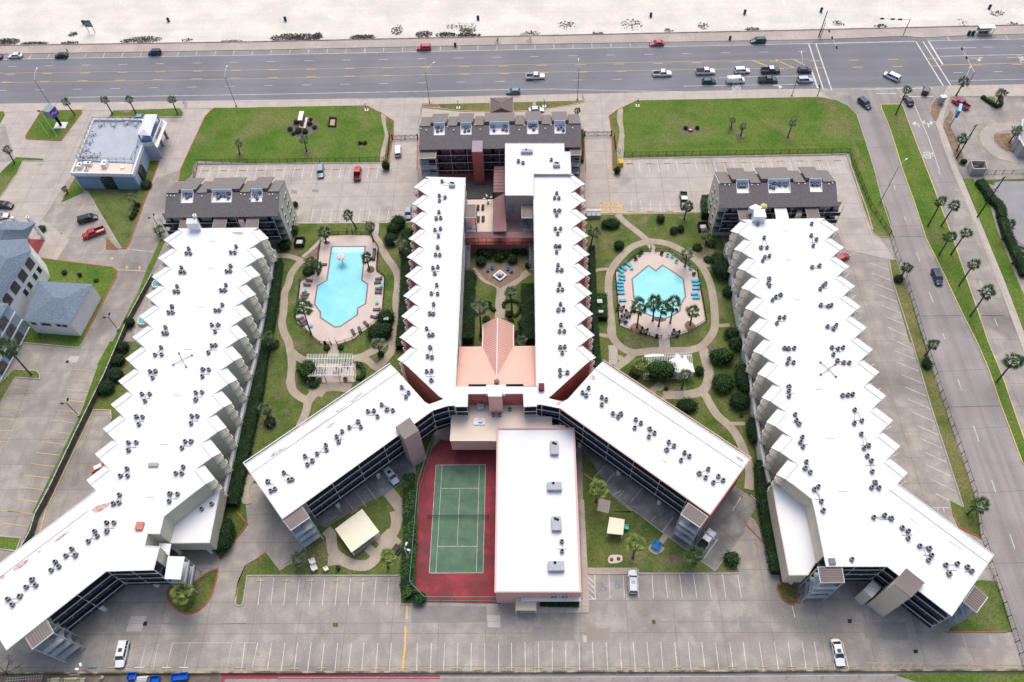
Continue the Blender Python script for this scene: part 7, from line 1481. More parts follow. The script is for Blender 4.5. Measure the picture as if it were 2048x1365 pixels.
condensers('22','613,363 562,400 592,422;717,437 752,455 717,497;805,567 870,570 848,595;988,615 1030,643 980,682;1100,690 1138,722 1093,753;1252,795 1295,825 1235,857;1378,880 1417,907 1350,940;1567,1010 1495,1045 1547,1078;1648,1068 1687,1100 1608,1118','wing by the blue table',order='from the court',red=((6,0),))
zw=sum(w[3]for w in WELLS)/len(WELLS)
condensers(LN,'360,315 410,345 365,370;785,318 830,345 790,375;885,345 940,320 930,375;1365,305 1305,350 1325,385','shingled sage building',zr=zw,order='from the drive')
condensers(Y_,'272,362 268,398 306,388;545,365 535,398 572,392;815,360 820,390;922,355 905,380 940,388;1178,350 1213,345 1207,380;1447,375 1477,358 1495,390','long shingled front building',zr=zw,order='from the west')
condensers(LR,'425,380 470,375 512,380;880,385 935,400 940,345;1018,355 1108,362;1475,350 1525,358 1580,358','shingled tan building',zr=zw,order='from the garden side')
def boxunit(w,s,sx,sy,h,z,lab,fans=2,rz=0):
 p=P(*q(w,s)[0],z+h*.6);t=thing('rooftop_unit',(p.x,p.y,z),rz,lab,'air conditioner');b=MB();b.box((0,0,h/2),(sx,sy,h));b.box((0,0,.04),(sx+.2,sy+.2,.08));inst('casing',b.mesh('casing',mat('unit_grey',(.42,.44,.47),(.36,.38,.4),2,.6,fine=.08,obj=True)),t)
 for i in range(fans):b=MB();b.lathe([(.3,0),(.3,.06)],((-.2+.45*i)if sx>1.3 else(i-.5)*.62,sy*.32-(.2*i),h),10);inst('fan',b.mesh('fan',M_ACF),t)
 return t
boxunit('22','338,848',1.6,3.0,1.0,7.62,'tall box unit nearest the cream roof on the pink hall');boxunit('22','338,1155',2.9,1.7,1.1,7.62,'wide box unit in the upper middle of the pink hall roof',1);boxunit('23','355,100',1.8,2.8,1.1,7.62,'upright box unit in the lower middle of the pink hall roof');boxunit('23','352,440',3.0,1.8,1.1,7.62,'wide box unit nearest the front of the pink hall',1)
condensers('23','398,235 400,313','pink hall roof',zr=7.62,order='from the lobby',red=((0,0),))
boxunit(X_,'690,620',1.5,1.9,1.1,7.62,'box unit beside the pink lift head');condensers(X_,'865,740 950,745;1090,670','cream lobby roof',zr=7.62,order='from the lift head');
boxunit(Y_,'1140,600',3.0,1.1,.9,13.31,'blue-grey chiller on the raised rear block',1);boxunit(Y_,'1430,730',1.7,1.2,.9,13.31,'dark box unit near the east edge of the rear block');condensers(Y_,'1057,690 1103,708;1378,678','raised rear block',zr=13.31,order='from the west')
boxunit(Y_,'410,925',1.4,1.2,.9,H1+.01,'grey-blue unit at the beach end of the west arm')
def mastx(w,s,lab,m=None):
 p=P(*q(w,s)[0],H1+.3);t=thing('roof_antenna',(p.x,p.y,H1),0,lab,'antenna');b=MB();b.lathe([(.05,0),(.04,1.6)],n=6);inst('mast',b.mesh('mast',M_STEEL),t)
 for k in range(4):a=.6+k*1.57;b=MB();b.beam((0,0,.35),(math.cos(a)*2.2,math.sin(a)*2.2,.12),.07,.07,0);b.box((math.cos(a)*2.2,math.sin(a)*2.2,.15),(.35,.35,.25),.6);inst('foot',b.mesh('foot',m or M_PIPE),t)
mastx('02','1455,142','cross-footed antenna in the middle of the sage roof');mastx('32','482,218','cross-footed antenna with rusty hub in the middle of the tan roof',M_ACR)
def hatch(w,s,sx,sy,h,m,lab,z=H1+.01,name='roof_hatch'):
 p=P(*q(w,s)[0],z+h);b=MB();b.box((0,0,h/2),(sx,sy,h));b.box((0,0,h+.03),(sx+.1,sy+.1,.05));o=inst(name,b.mesh(name,m));o.location=(p.x,p.y,z);tag(o,lab,'hatch')
hatch('03','1112,115',1.4,1.5,.5,mat('coral_hatch',(.55,.20,.16),fine=.05),'coral red roof hatch by the sage annex');hatch('22','235,357',1.1,1.5,.8,mat('maroon_box',(.14,.04,.05),fine=.1),'maroon vent box on the east arm of the salmon block');hatch('33','513,400',1.1,1.1,.3,M_ACB,'square dark grille on the tan roof near the annex');hatch('02','1222,980',1.9,.7,.4,mat('old_vent',(.38,.36,.33),fine=.1),'long low vent in the middle of the sage roof')
for i,(w,s)in enumerate((('01','1697,562'),('01','1680,777'),('01','1600,1088'),('02','1505,60'),('02','1413,430'),('02','1312,818'),('02','1200,1240'),('32','405,378'),('32','500,770'),('32','595,1195'),('31','140,480'),('31','165,712'),('31','235,1030'))):
 b=MB();p=P(*q(w,s)[0],H1);b.box((p.x,p.y,H1+.04),(1.6,.12,.08));o=b.build('roof_edge',M_CREASE,tL if w[0]<'2' else tR)
M_POLE=mat('lamp_pole',(.20,.19,.19),fine=.05);M_POLEW=mat('pale_pole',(.62,.62,.60),fine=.03);M_WOOD=mat('utility_wood',(.045,.038,.034),fine=.2);M_LAMPG=mat('lamp_head',(.70,.70,.68),fine=0);M_BLACKM=mat('black_metal',(.018,.018,.02),fine=0,rough=.5)
def lamp(w,base,top,arm,lab,z0=.15,r=.11,m=None,group='street lamps'):
 B=P(*q(w,base)[0],z0);h=HZ(q(w,top)[0],z0,q(w,base)[0]);t=thing('street_lamp',B,0,lab,'street lamp',group);H_=h-z0
 b=MB();b.tube([(0,0,0),(0,0,H_)],r,8,0,r*.6);b.lathe([(.25,0),(.25,.25)],n=8);inst('pole',b.mesh('pole',m or M_POLE),t)
 A=P(*q(w,arm)[0],h+1.2)-B-Vector((0,0,0));A=Vector((A.x,A.y,H_+1.2));
 if xy(A).length>4:A=xy(A).normalized()*4+Vector((0,0,H_+1.2))
 b=MB();b.tube([(0,0,H_),(A.x*.5,A.y*.5,H_+1.0),A],.06,6);inst('arm',b.mesh('arm',M_POLEW),t)
 b=MB();d=xy(A).normalized();b.beam(A-d*.1,A+d*.6,.3,.14);inst('lamp_head',b.mesh('lamp_head',M_LAMPG),t)
lamp('00','415,860','275,640','292,552','street lamp rising behind the purple pylon sign');lamp('00','1887,848','1802,612','1808,535','street lamp at the west corner of the front lawn');lamp('10','1386,822','1355,580','1415,505','street lamp at the west entrance island');lamp('20','522,797','533,545','531,480','street lamp at the east entrance island');lamp('30','190,765','268,515','268,425','street lamp beside the queue of cars');lamp('30','1502,760','1600,640','1665,410','thin street lamp east of the junction')
lamp('31','897,248','1040,-40','1100,-90','tall dark street lamp on the verge of the side street')
def twin(w,base,top,heads,lab,m,hm,z0=.1):
 B=P(*q(w,base)[0],z0);h=HZ(q(w,top)[0],z0,q(w,base)[0]);H_=h-z0;t=thing('car_park_lamp',B,0,lab,'lamp');b=MB();b.tube([(0,0,0),(0,0,H_)],.08,8);inst('pole',b.mesh('pole',m),t)
 b=MB();b.lathe([(.35,0),(.35,.5)],n=10);inst('base',b.mesh('base',M_KERB),t)
 for a in heads:b=MB();d=Vector((math.cos(a),math.sin(a),0));b.beam((0,0,H_),d*.8+Vector((0,0,H_+.15)),.06,.06);inst('arm',b.mesh('arm',m),t);b=MB();b.beam(d*.7+Vector((0,0,H_+.12)),d*1.3+Vector((0,0,H_+.22)),.35,.2);inst('lamp_head',b.mesh('lamp_head',hm),t)
twin('01','1262,440','1222,375',(1.6,3.4),'double-headed dark lamp between the drive and the shingled roof',M_BLACKM,M_BLACKM);twin('01','943,1270','880,1165',(1.6,3.2),'double-headed dark lamp on the drive beside the hotel annex',M_BLACKM,M_BLACKM);twin('02','632,590','550,480',(1.6,3.2),'double-headed dark lamp at the west car park fence',M_BLACKM,M_BLACKM)
twin(G_,'1750,1200','1620,960',(1.2,-.4),'white twin floodlight outside the tennis court',M_POLEW,M_LAMPG);twin('03','820,1330','670,1250',(3.1,2.2),'grey flood lamp bending over the south wall',M_POLE,M_LAMPG)
twin(N_,'650,575','648,490',(.3,1.9,3.4,5),'four-globe white lamp on the cream terrace',M_BLACKM,M_LAMPG,z0=3.72)
def lantern(w,base,top,lab,z0=.1):
 B=P(*q(w,base)[0],z0);h=max(2.5,HZ(q(w,top)[0],z0,q(w,base)[0]));t=thing('lantern_post',B,0,lab,'lamp','lantern posts by the entrance');H_=h-z0;b=MB();b.lathe([(.2,0),(.2,.3),(.07,.4),(.05,H_)],n=8);inst('pole',b.mesh('pole',M_BLACKM),t)
 for k in range(3):a=k*2.1;b=MB();b.ball((math.cos(a)*.32,math.sin(a)*.32,H_+.05),(.2,.2,.22),0,8,6,0);inst('globe',b.mesh('globe',M_LAMPG),t)
 b=MB();b.box((0,0,.03),(1.1,1.1,.08));inst('base',b.mesh('base',M_RAILW),t)
lantern('10','883,880','872,828','globe lantern at the east corner of the west front lawn');lantern('10','1615,862','1612,808','globe lantern on the grass west of the canopy');lantern('20','258,850','258,795','globe lantern on the grass east of the canopy');lantern('20','1003,845','1008,785','globe lantern at the corner of the east front lawn')
def upole(w,base,top,lab,cross=True):
 B=P(*q(w,base)[0],.1);h=HZ(q(w,top)[0],.1,q(w,base)[0]);t=thing('utility_pole',B,0,lab,'utility pole','utility poles');b=MB();b.tube([(0,0,0),(0,0,h)],.2,8,0,.13);inst('pole',b.mesh('pole',M_WOOD),t)
 if cross:
  for z,L in((h-.4,1.6),(h-3.4,1.2)):b=MB();b.box((0,.1,z),(L,.12,.12),.4);inst('crossarm',b.mesh('crossarm',M_WOOD),t)
  for k in range(3):a=k*2.1+.5;b=MB();b.lathe([(.22,0),(.24,.1),(.24,.7),(.15,.8)],(math.cos(a)*.45,math.sin(a)*.45,h-4.6),10);inst('transformer',b.mesh('transformer',mat('transformer_grey',(.6,.62,.64),fine=0)),t)
upole('30','1505,1265','1665,1000','dark utility pole with white transformers by the forecourt');upole(Gz,'240,1310','735,515','dark utility pole on the verge opposite the bin enclosure')
upole('30','405,295','470,90','weathered traffic pole on the seawall at the junction',False)
def signal(w,base,top,arm_end,lab,z0=.15,heads=3,pole=True):
 B=P(*q(w,base)[0],z0);h=HZ(q(w,top)[0],z0,q(w,base)[0]);E=P(*q(w,arm_end)[0],h-.3);H_=h-z0;t=thing('traffic_signal',B,0,lab,'traffic signal','traffic signals');e=Vector((E.x-B.x,E.y-B.y,H_-.3))
 b=MB();b.tube([(0,0,0),(0,0,H_)],.14,8,0,.1);inst('pole',b.mesh('pole',M_POLE),t);b=MB();b.tube([(0,0,H_-.3),e],.09,6,0,.06);inst('mast_arm',b.mesh('mast_arm',M_POLEW),t)
 for f in[1,.62,.35][:heads]:
  p=Vector((0,0,H_-.3)).lerp(e,f);b=MB();b.box(p+Vector((0,0,-.05)),(1.15,.28,.42),math.atan2(e.y,e.x));o=inst('signal_head',b.mesh('signal_head',M_BLACKM),t)
signal('30','418,300','462,175','548,380','signal mast arm reaching over the boulevard west of the junction');signal('30','1080,280','1132,150','912,150','signal mast arm along the seawall east of the junction');signal('30','1590,690','1632,570','1550,392','signal mast arm over the east approach lanes',heads=2);signal('30','395,765','418,700','412,690','short signal post at the corner of the east lawn',heads=1)
def fence(pts,h,lab,m=None,step=2.4,z0=.1,pick=.2,w=None,top=None,closed=False,name='iron_fence',r=.03,cat='fence',rails=(.08,.95)):
 P2=[P(*p,z0)for p in(q(w,pts)if w else pts)];m=m or M_IRON;t=thing(name,P2[0],0,lab,cat);pk=MB();rl=MB();post=MB();post.box((0,0,h/2),(.09,.09,h+.05));pm=post.mesh('post',top or m)
 if closed:P2.append(P2[0])
 for A,B in zip(P2,P2[1:]):
  L=(B-A).length;n=max(1,round(L/step))
  for i in range(n):o=inst('post',pm,t,A.lerp(B,i/n)-P2[0])
  for f in rails:rl.beam(A+Vector((0,0,h*f)),B+Vector((0,0,h*f)),r*1.6,r*1.6)
  k=int(L/pick)if pick else 0
  for i in range(k):p=A.lerp(B,(i+.5)/k);pk.beam(p+Vector((0,0,.05)),p+Vector((0,0,h)),r*.8,r*.8)
 inst('post',pm,t,P2[-1]-P2[0]);inst('rail',rl.mesh('rail',m,P2[0]),t)
 if pick:o=inst('pickets',pk.mesh('pickets',m,P2[0]),t);o['kind']='stuff'
 return t
fence([(389,372),(391,350),(396,328),(512,327),(640,325.5),(768,323),(776,316),(778,300),(780,276)],1.7,'black iron fence round the south side of the west lawn')
fence([(1228,275),(1231,300),(1240,308)],1.6,'short black iron fence beside the east entrance gate');fence([(1248,313),(1400,311),(1560,308.5),(1697,306),(1706,330),(1740,415),(1760,445),(1779,470)],1.7,'black iron fence round the south side of the east lawn')
fence([(1779,471),(1790,510),(1805,545)]+q('32','1240,0 1330,280 1440,620 1540,900 1640,1210')+q('33','1690,200 1730,280')+q('33','1760,420 1840,640 1945,950 2035,1240'),1.8,'chain-link fence between the tan block and the street',pick=.5)
fence(q(A_,'985,290 730,292 600,400 572,540')+q(A_,'545,840 300,975 270,1250')+q(B_,'228,200 222,270 480,550 590,640 760,660'),1.3,'black fence on the west side of the longer pool',pick=.16,z0=.17)
fence(q(A_,'1062,292 1310,295 1405,430 1440,500 1412,820 1535,925 1505,1360')+q(B_,'1470,240 1395,335 1200,478 1060,590 845,660'),1.3,'black fence on the east side of the longer pool',pick=.16,z0=.17)
fence(q(D_,'885,175 735,178 530,358 368,480 400,900 430,1245')+q(E_,'600,310 1000,418 1040,410'),1.3,'black fence on the west side of the heart-shaped pool',pick=.16,z0=.17)
fence(q(D_,'960,172 1150,178 1335,318 1565,460 1595,620 1645,900 1695,1190')+q(E_,'1430,335 1170,418 1140,410'),1.3,'black fence on the east side of the heart-shaped pool',pick=.16,z0=.17)
M_GRF=mat('green_chain_link',(.10,.28,.21),fine=.05)
tp=q('12','1415,745 1350,930 1290,1130')+q('13','1272,0 1226,560 1345,683 1935,685');bp_=[]
for x,y in tp:p=P(x,y,3.0);bp_.append(Vector((p.x,p.y,.12)))
tf=thing('tennis_fence',bp_[0],0,'tall green-railed chain-link fence round the tennis court','fence');rl=MB();pk=MB();b=MB();b.lathe([(.05,0),(.05,3)],n=6);pm=b.mesh('post',M_GRF)
for A,B in zip(bp_,bp_[1:]):
 n=max(1,round((B-A).length/3));
 for i in range(n+1):inst('post',pm,tf,A.lerp(B,i/n)-bp_[0])
 for z in(3.0,.08):rl.beam(A+Vector((0,0,z)),B+Vector((0,0,z)),.09,.09)
 k=int((B-A).length/.5)
 for i in range(k):p=A.lerp(B,i/k);pk.beam(p,p+Vector((0,0,3)),.012,.012)
inst('rail',rl.mesh('rail',M_GRF,bp_[0]),tf);o=inst('wire_mesh',pk.mesh('wire_mesh',M_GRF,bp_[0]),tf);o['kind']='stuff'
def gate(w,a,c,lab,h=1.6,curve=True,z0=.06):
 A,B=P(*q(w,a)[0],z0),P(*q(w,c)[0],z0);t=thing('drive_gate',A,0,lab,'gate');d=B-A;L=d.length;d=d/L
 for e in(0,1):b=MB();p=d*L*e;b.box((p.x,p.y,h*.6),(.35,.35,h*1.2),math.atan2(d.y,d.x));inst('pillar',b.mesh('pillar',mat('dark_red_post',(.14,.03,.03),fine=.1)),t)
 for leaf in(0,1):
  b=MB();s,e=d*(L*leaf/2+.1),d*(L*(leaf+1)/2-.05)
  for z in(.15,h-.3,h):b.beam(s+Vector((0,0,z)),e+Vector((0,0,z)),.06,.06)
  for x in(s,e):b.beam(x,x+Vector((0,0,h)),.08,.08)
  m_=(s+e)/2;b.beam(s+Vector((0,0,.15)),m_+Vector((0,0,h)),.05,.05);b.beam(m_+Vector((0,0,h)),e+Vector((0,0,.15)),.05,.05);b.beam(s+Vector((0,0,h)),m_+Vector((0,0,.15)),.05,.05);b.beam(m_+Vector((0,0,.15)),e+Vector((0,0,h)),.05,.05)
  for i in range(14):p=s.lerp(e,(i+.5)/14);b.beam(p,p+Vector((0,0,h-.3)),.025,.025)
  inst('leaf',b.mesh('leaf',M_IRON),t)
gate('10','1090,1118','1292,1112','wrought iron double gate across the west entrance drive');gate('20','580,1088','792,1085','wrought iron double gate across the east entrance drive')
for w,a,c,lab in((A_,'985,290','985,232','west leaf of the open pool gate'),(A_,'1062,292','1050,215','east leaf of the open pool gate'),(B_,'750,655','722,590','west leaf of the gate above the pool steps'),(B_,'838,655','808,590','east leaf of the gate above the pool steps'),(D_,'885,178','885,110','west leaf of the northern gate of the heart-shaped pool'),(D_,'950,175','965,100','east leaf of the northern gate of the heart-shaped pool')):
 A,B=P(*q(w,a)[0],.17),P(*q(w,c)[0],.17);t=thing('pool_gate',A,0,lab,'gate');d=(B-A).normalized()*1.5;b=MB()
 for z in(.1,1.25):b.beam((0,0,z),d+Vector((0,0,z)),.05,.05)
 for i in range(8):p=d*i/7;b.beam(p,p+Vector((0,0,1.3)),.03,.03)
 inst('leaf',b.mesh('leaf',M_IRON),t);b=MB();b.box((0,0,.75),(.1,.1,1.5));inst('post',b.mesh('post',M_IRON),t)
M_BOARD=mat('weathered_board',(.17,.16,.15),(.10,.095,.09),.8,.9,fine=.25,obj=True);M_CAP=mat('pale_cap',(.50,.55,.40),fine=.1)
fz=[(303,548),(256,634)];fz2=[(256,634),(208,748),(150,865),(98,975),(70,1027)]+q('03','235,160 130,340 -40,760')
for pts,lab in((fz,'board fence enclosing the small hot tub gardens'),(fz2,'long weathered board fence between the two car parks')):
 P2=[P(x,y,1.9)for x,y in pts];P2=[Vector((p.x,p.y,0))for p in P2];t=thing('board_fence',P2[0],0,lab,'fence');bd=MB();bd.box((0,0,.95),(.14,.03,1.85));bm_=bd.mesh('board',M_BOARD);
 for A,B in zip(P2,P2[1:]):
  L=(B-A).length;n=int(L/2.4)+1;a=math.atan2((B-A).y,(B-A).x)
  for i in range(n):
   s,e=A.lerp(B,i/n),A.lerp(B,(i+1)/n);b=MB();b.beam(s-P2[0]+Vector((0,0,.95)),e-P2[0]+Vector((0,0,.95)),.05,1.8+.06*((i*7)%3));inst('panel',b.mesh('panel',M_BOARD),t);b=MB();p=s-P2[0];b.box((p.x,p.y,1.0),(.14,.14,2.05),a);inst('post',b.mesh('post',M_BOARD),t)
 b=MB();[b.beam(A-P2[0]+Vector((0,0,1.95)),B-P2[0]+Vector((0,0,1.95)),.16,.06)for A,B in zip(P2,P2[1:])];inst('cap',b.mesh('cap',M_CAP),t)
ts=[(320,481),(301,545)];
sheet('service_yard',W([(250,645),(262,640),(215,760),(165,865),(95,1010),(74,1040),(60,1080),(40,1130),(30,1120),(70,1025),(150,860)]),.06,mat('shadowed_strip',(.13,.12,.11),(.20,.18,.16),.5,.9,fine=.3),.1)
P2=W([(-60,1346),(200,1345.5),(440,1345),(1024,1343.5),(1560,1341.5),(2070,1340)],.7);t=thing('boundary_wall',(P2[0].x,P2[0].y,0),0,'low stained masonry wall along the south edge of the car park','wall')
mw=mat('stained_wall',(.42,.36,.24),(.14,.12,.08),.5,1,fine=.3);k=0
for A,B in zip(P2,P2[1:]):
 L=(B-A).length;n=int(L/5)+1
 for i in range(n):s,e=xy(A.lerp(B,i/n)),xy(A.lerp(B,(i+.996)/n));b=MB();b.beam(s+Vector((0,0,.35)),e+Vector((0,0,.35)),.3,.7);b.build('wall_section',mw,t)
P2=W([(440,1352),(1000,1356),(1700,1354)],1.0);fence([(560,1357),(1024,1357),(1500,1355),(1790,1352)],1.0,'pale pipe rail on the lane below the south wall',m=M_EDGE,pick=0,step=6,rails=(.95,),name='pipe_rail')
fence(q(Gz,'400,490 560,485 720,480 900,475 1150,470'),1.6,'iron fence behind the bin enclosure',pick=.3)
WS=MB();WS.add([(-.9,-.09,0),(.9,-.09,0),(.9,.09,0),(-.9,.09,0),(-.88,-.06,.13),(.88,-.06,.13),(.88,.06,.13),(-.88,.06,.13)],[(0,1,5,4),(1,2,6,5),(2,3,7,6),(3,0,4,7),(4,5,6,7)])
M_WSY=mat('wheel_stop_yellow',(.66,.47,.19),(.55,.42,.25),2,.8,fine=.15,obj=True)
WSM={'yellow':WS.mesh('wheel_stop',M_WSY),'white':WS.mesh('wheel_stop',M_RAILW),'blue':WS.mesh('wheel_stop',mat('stop_blue',(.05,.2,.42),fine=.1,obj=True)),'red':WS.mesh('wheel_stop',mat('stop_red',(.5,.1,.08),fine=.1,obj=True))}
def stops(w,s,row,col='yellow',rz=0,start=0,z=.02,order='from the west'):
 for i,(x,y)in enumerate(q(w,s)):
  p=P(x,y,z+.08);o=inst('wheel_stop',WSM[col]);o.location=(p.x,p.y,z);o.rotation_euler=(0,0,rz+rnd(-.03,.03));k=start+i
  nm=ORD[k]if k<len(ORD)else 'number '+str(k+1);nm={14:'fifteenth',15:'sixteenth',16:'seventeenth',17:'eighteenth',18:'nineteenth',19:'twentieth',20:'twenty-first',21:'twenty-second',22:'twenty-third',23:'twenty-fourth',24:'twenty-fifth'}.get(k,nm)
  tag(o,'%s wheel stop, %s %s, %s'%(col,nm,order,row),'wheel stop','wheel stops')
SR='row along the south wall'
stops('03','735,1250',SR,'blue');stops('03','890,1250',SR,start=1);stops('03','1112,1248 1328,1248 1468,1248',SR,'white',start=2);stops('03','1912,1250',SR,start=5)
stops('13','75,1270 308,1255 522,1252 740,1252 960,1255 1170,1252 1383,1252 1603,1252 1785,1262 2030,1252',SR,start=6);stops('23','215,1250 434,1248 640,1248 873,1247 1095,1246 1320,1246 1540,1245 1765,1243 2010,1243',SR,start=16)
stops('33','187,1242 405,1241 640,1238','last bays of the south wall row')
stops('13','35,557 235,555 440,555 645,553 855,552 1057,550','row below the south-west garden')
stops(F0,'411,341 448,341 485,340.5 521,340 558,339.5 595,339 671,338.5 745,337.5','front bays of the west lawn',z=.06);stops('20','940,1308','front bays of the east lawn','red',z=.06);stops('20','1095,1306 1240,1304 1393,1302 1545,1300 1695,1298 1850,1296 2000,1294','front bays of the east lawn',start=1,z=.06);stops('30','100,1286 253,1284 405,1282 555,1280','front bays of the east lawn',start=8,z=.06)
stops('11','555,405 640,404 865,400 1020,398','bays above the longer pool',z=.06);stops('21','945,320 1105,322 1260,320','bays above the heart-shaped pool',z=.06)
stops((460,930,7.3),'1505,780 1812,680','shaded bays by the square pavilion',rz=R(36),z=.12);stops('13','255,395','lone bay by the three white chairs',rz=R(40));stops('22','1840,1230','bay beside the slanting east wing',rz=R(-40),z=.13)
M_WICK=mat('brown_wicker',(.06,.045,.042),(.09,.075,.07),3,.7,fine=.2,obj=True);M_TEALP=mat('teal_plastic',(.12,.55,.52),fine=.05,obj=True);M_AQUA=mat('aqua_cushion',(.10,.45,.58),fine=.05,obj=True);M_LGREY=mat('lounger_sling',(.13,.11,.12),fine=.1,obj=True);M_BLUEC=mat('blue_chair',(.03,.20,.42),fine=.05,obj=True);M_WPL=mat('white_plastic',(.75,.75,.73),fine=0,obj=True)
def mk_lounger(fm,cm):
 L=[];
 b=MB();b.box((.25,0,.3),(1.3,.66,.07));L.append(('seat',b.mesh('seat',cm)));b=MB();b.beam((-.38,0,.33),(-.95,0,.68),.66,.07);L.append(('backrest',b.mesh('backrest',cm)))
 b=MB();[b.beam((-.9,s*.35,.24),(.9,s*.35,.24),.06,.08)for s in(-1,1)];L.append(('frame',b.mesh('frame',fm)));g=MB();g.box((0,0,.12),(.07,.07,.24));lm=g.mesh('leg',fm)
 return L,lm
LG={'brown':mk_lounger(M_WICK,M_LGREY),'aqua':mk_lounger(M_WICK,M_AQUA),'dark':mk_lounger(M_BLACKM,M_WICK)}
def lounger(w,s,rz,kind,lab,z0=.17,group='pool loungers'):
 p=P(*q(w,s)[0],z0+.3);t=thing('sun_lounger',(p.x,p.y,z0),rz,lab,'sun lounger',group);L,lm=LG[kind]
 for n_,me in L:inst(n_,me,t)
 for x in(-.8,.8):
  for y in(-.32,.32):inst('leg',lm,t,(x,y,0))
for s,a,l in(('425,955',-.1,'northern brown lounger on the west side of the longer pool'),('395,1020',-.1,'second brown lounger on the west side of the longer pool'),('375,1155',-.15,'brown lounger just below the west teal table'),('355,1195',-.15,'brown lounger half under the big palm'),('635,720',0,'brown lounger beside the palm clump'),('1440,930',3.3,'northern brown lounger on the east side'),('1425,985',3.3,'second brown lounger on the east side'),('1440,1075',3.14,'brown lounger below the east teal table'),('1435,1130',3.14,'brown lounger in the middle of the east side')):lounger(A_,s,a,'brown',l)
for s,a,l in(('300,270',.5,'upper lounger of three by the big palm trunk'),('335,315',.5,'middle lounger of three by the big palm trunk'),('355,350',.5,'lower lounger of three by the big palm trunk'),('1410,138',3.14,'brown lounger south of the lone teal table'),('1368,245',2.9,'brown lounger at the south-east bend'),('1255,345',2.3,'brown lounger turned to the pool tip, northern'),('1160,430',1.9,'brown lounger turned to the pool tip, middle'),('1065,465',2.1,'short brown lounger nearest the pool steps')):lounger(B_,s,a,'brown',l)
for s,a,l in(('450,450',-.7,'first aqua lounger of the west arc'),('495,412',-.7,'second aqua lounger of the west arc'),('560,358',-.7,'northernmost aqua lounger of the west arc'),('465,515',-.3,'aqua lounger at the shoulder of the west side'),('470,570',-.2,'aqua lounger below the shoulder of the west side'),('440,615',0,'aqua lounger, top of the straight west row'),('442,665',0,'aqua lounger, second of the straight west row'),('447,718',0,'aqua lounger, third of the straight west row'),('455,775',0,'aqua lounger, fourth of the straight west row'),('478,880',0,'wide aqua lounger, last of the west row'),('1535,597',3.14,'aqua lounger, top of the east row'),('1550,645',3.14,'aqua lounger, second of the east row'),('1547,707',3.14,'aqua lounger, third of the east row'),('1528,785',3.14,'aqua lounger, fourth of the east row'),('1550,842',3.14,'aqua lounger, last of the east row')):lounger(D_,s,a,'aqua',l)
for s,l in(('478,640','north-west dark lounger on the cream terrace'),('560,635','north-east dark lounger on the cream terrace'),('482,835','south-west dark lounger on the cream terrace'),('565,830','south-east dark lounger on the cream terrace')):lounger(N_,s,1.57,'dark',l,z0=3.72,group='terrace loungers')
def mk_chair(m,w_=.6):
 b=MB();b.box((0,0,.38),(w_,w_,.1));L=[('seat',b.mesh('seat',m))];b=MB();b.box((-w_/2,0,.65),(.1,w_,.5));L.append(('backrest',b.mesh('backrest',m)))
 for s in(-1,1):b=MB();b.box((0,s*w_/2,.55),(w_,.08,.08));L.append(('armrest',b.mesh('armrest',m)))
 g=MB();g.box((0,0,.17),(.06,.06,.34));return L,g.mesh('leg',m)
CH={'teal':mk_chair(M_TEALP),'brown':mk_chair(M_WICK,.75),'blue':mk_chair(M_BLUEC,.7),'white':mk_chair(M_WPL,.62),'dark':mk_chair(M_BLACKM,.5),'aqua':mk_chair(M_AQUA)}
def chair(w,s,rz,kind,lab,z0=.17,group='garden chairs',k=1):
 p=P(*q(w,s)[0],z0+.4)if isinstance(s,str)else Vector((s[0],s[1],z0));t=thing('chair',(p.x,p.y,z0),rz,lab,'chair',group);L,lm=CH[kind]
 if k!=1:t.scale=(k,k,k)
 for n_,me in L:inst(n_,me,t)
 for x in(-.24,.24):
  for y in(-.24,.24):inst('leg',lm,t,(x,y,0))
def table(w,s,m,lab,z0=.17,r=.45,h=.5,square=False,group='small tables'):
 p=P(*q(w,s)[0],z0+h);t=thing('side_table',(p.x,p.y,z0),0,lab,'table',group);b=MB()
 if square:b.box((0,0,h),(r*1.7,r*1.7,.05))
 else:b.lathe([(r,h-.03),(r,h+.03)],n=12)
 inst('tabletop',b.mesh('tabletop',m),t);g=MB();g.box((0,0,h/2),(.06,.06,h-.04));me=g.mesh('leg',m)
 for x in(-1,1):
  for y in(-1,1):inst('leg',me,t,(x*r*.55,y*r*.55,0))
for w,s,l in((A_,'365,1100','teal table on the west side of the longer pool'),(A_,'1475,1030','teal table between brown loungers on the east side'),(A_,'1415,1275','teal table alone on the east side of the longer pool'),(B_,'450,370','teal table near the big palm trunk'),(D_,'612,408','small aqua table beside the west arc of loungers')):table(w,s,M_TEALP,l,square=True)
for s,a,k,l in(('582,788',2,'brown','dark wicker armchair beside the palm clump'),('565,835',1,'brown','second wicker armchair, nearer the big palm')):chair(A_,s,a,k,l)
p=P(*q(A_,'1372,580')[0],.5);t=thing('sofa',(p.x,p.y,.17),1.57,'long dark wicker sofa by the east rail of the longer pool','sofa')
b=MB();b.box((0,0,.35),(3.4,.8,.2));inst('seat',b.mesh('seat',M_LGREY),t);b=MB();b.box((0,-.4,.6),(3.4,.12,.5));inst('backrest',b.mesh('backrest',M_WICK),t)
for s in(-1,1):b=MB();b.box((s*1.75,0,.45),(.15,.9,.5));inst('armrest',b.mesh('armrest',M_WICK),t)
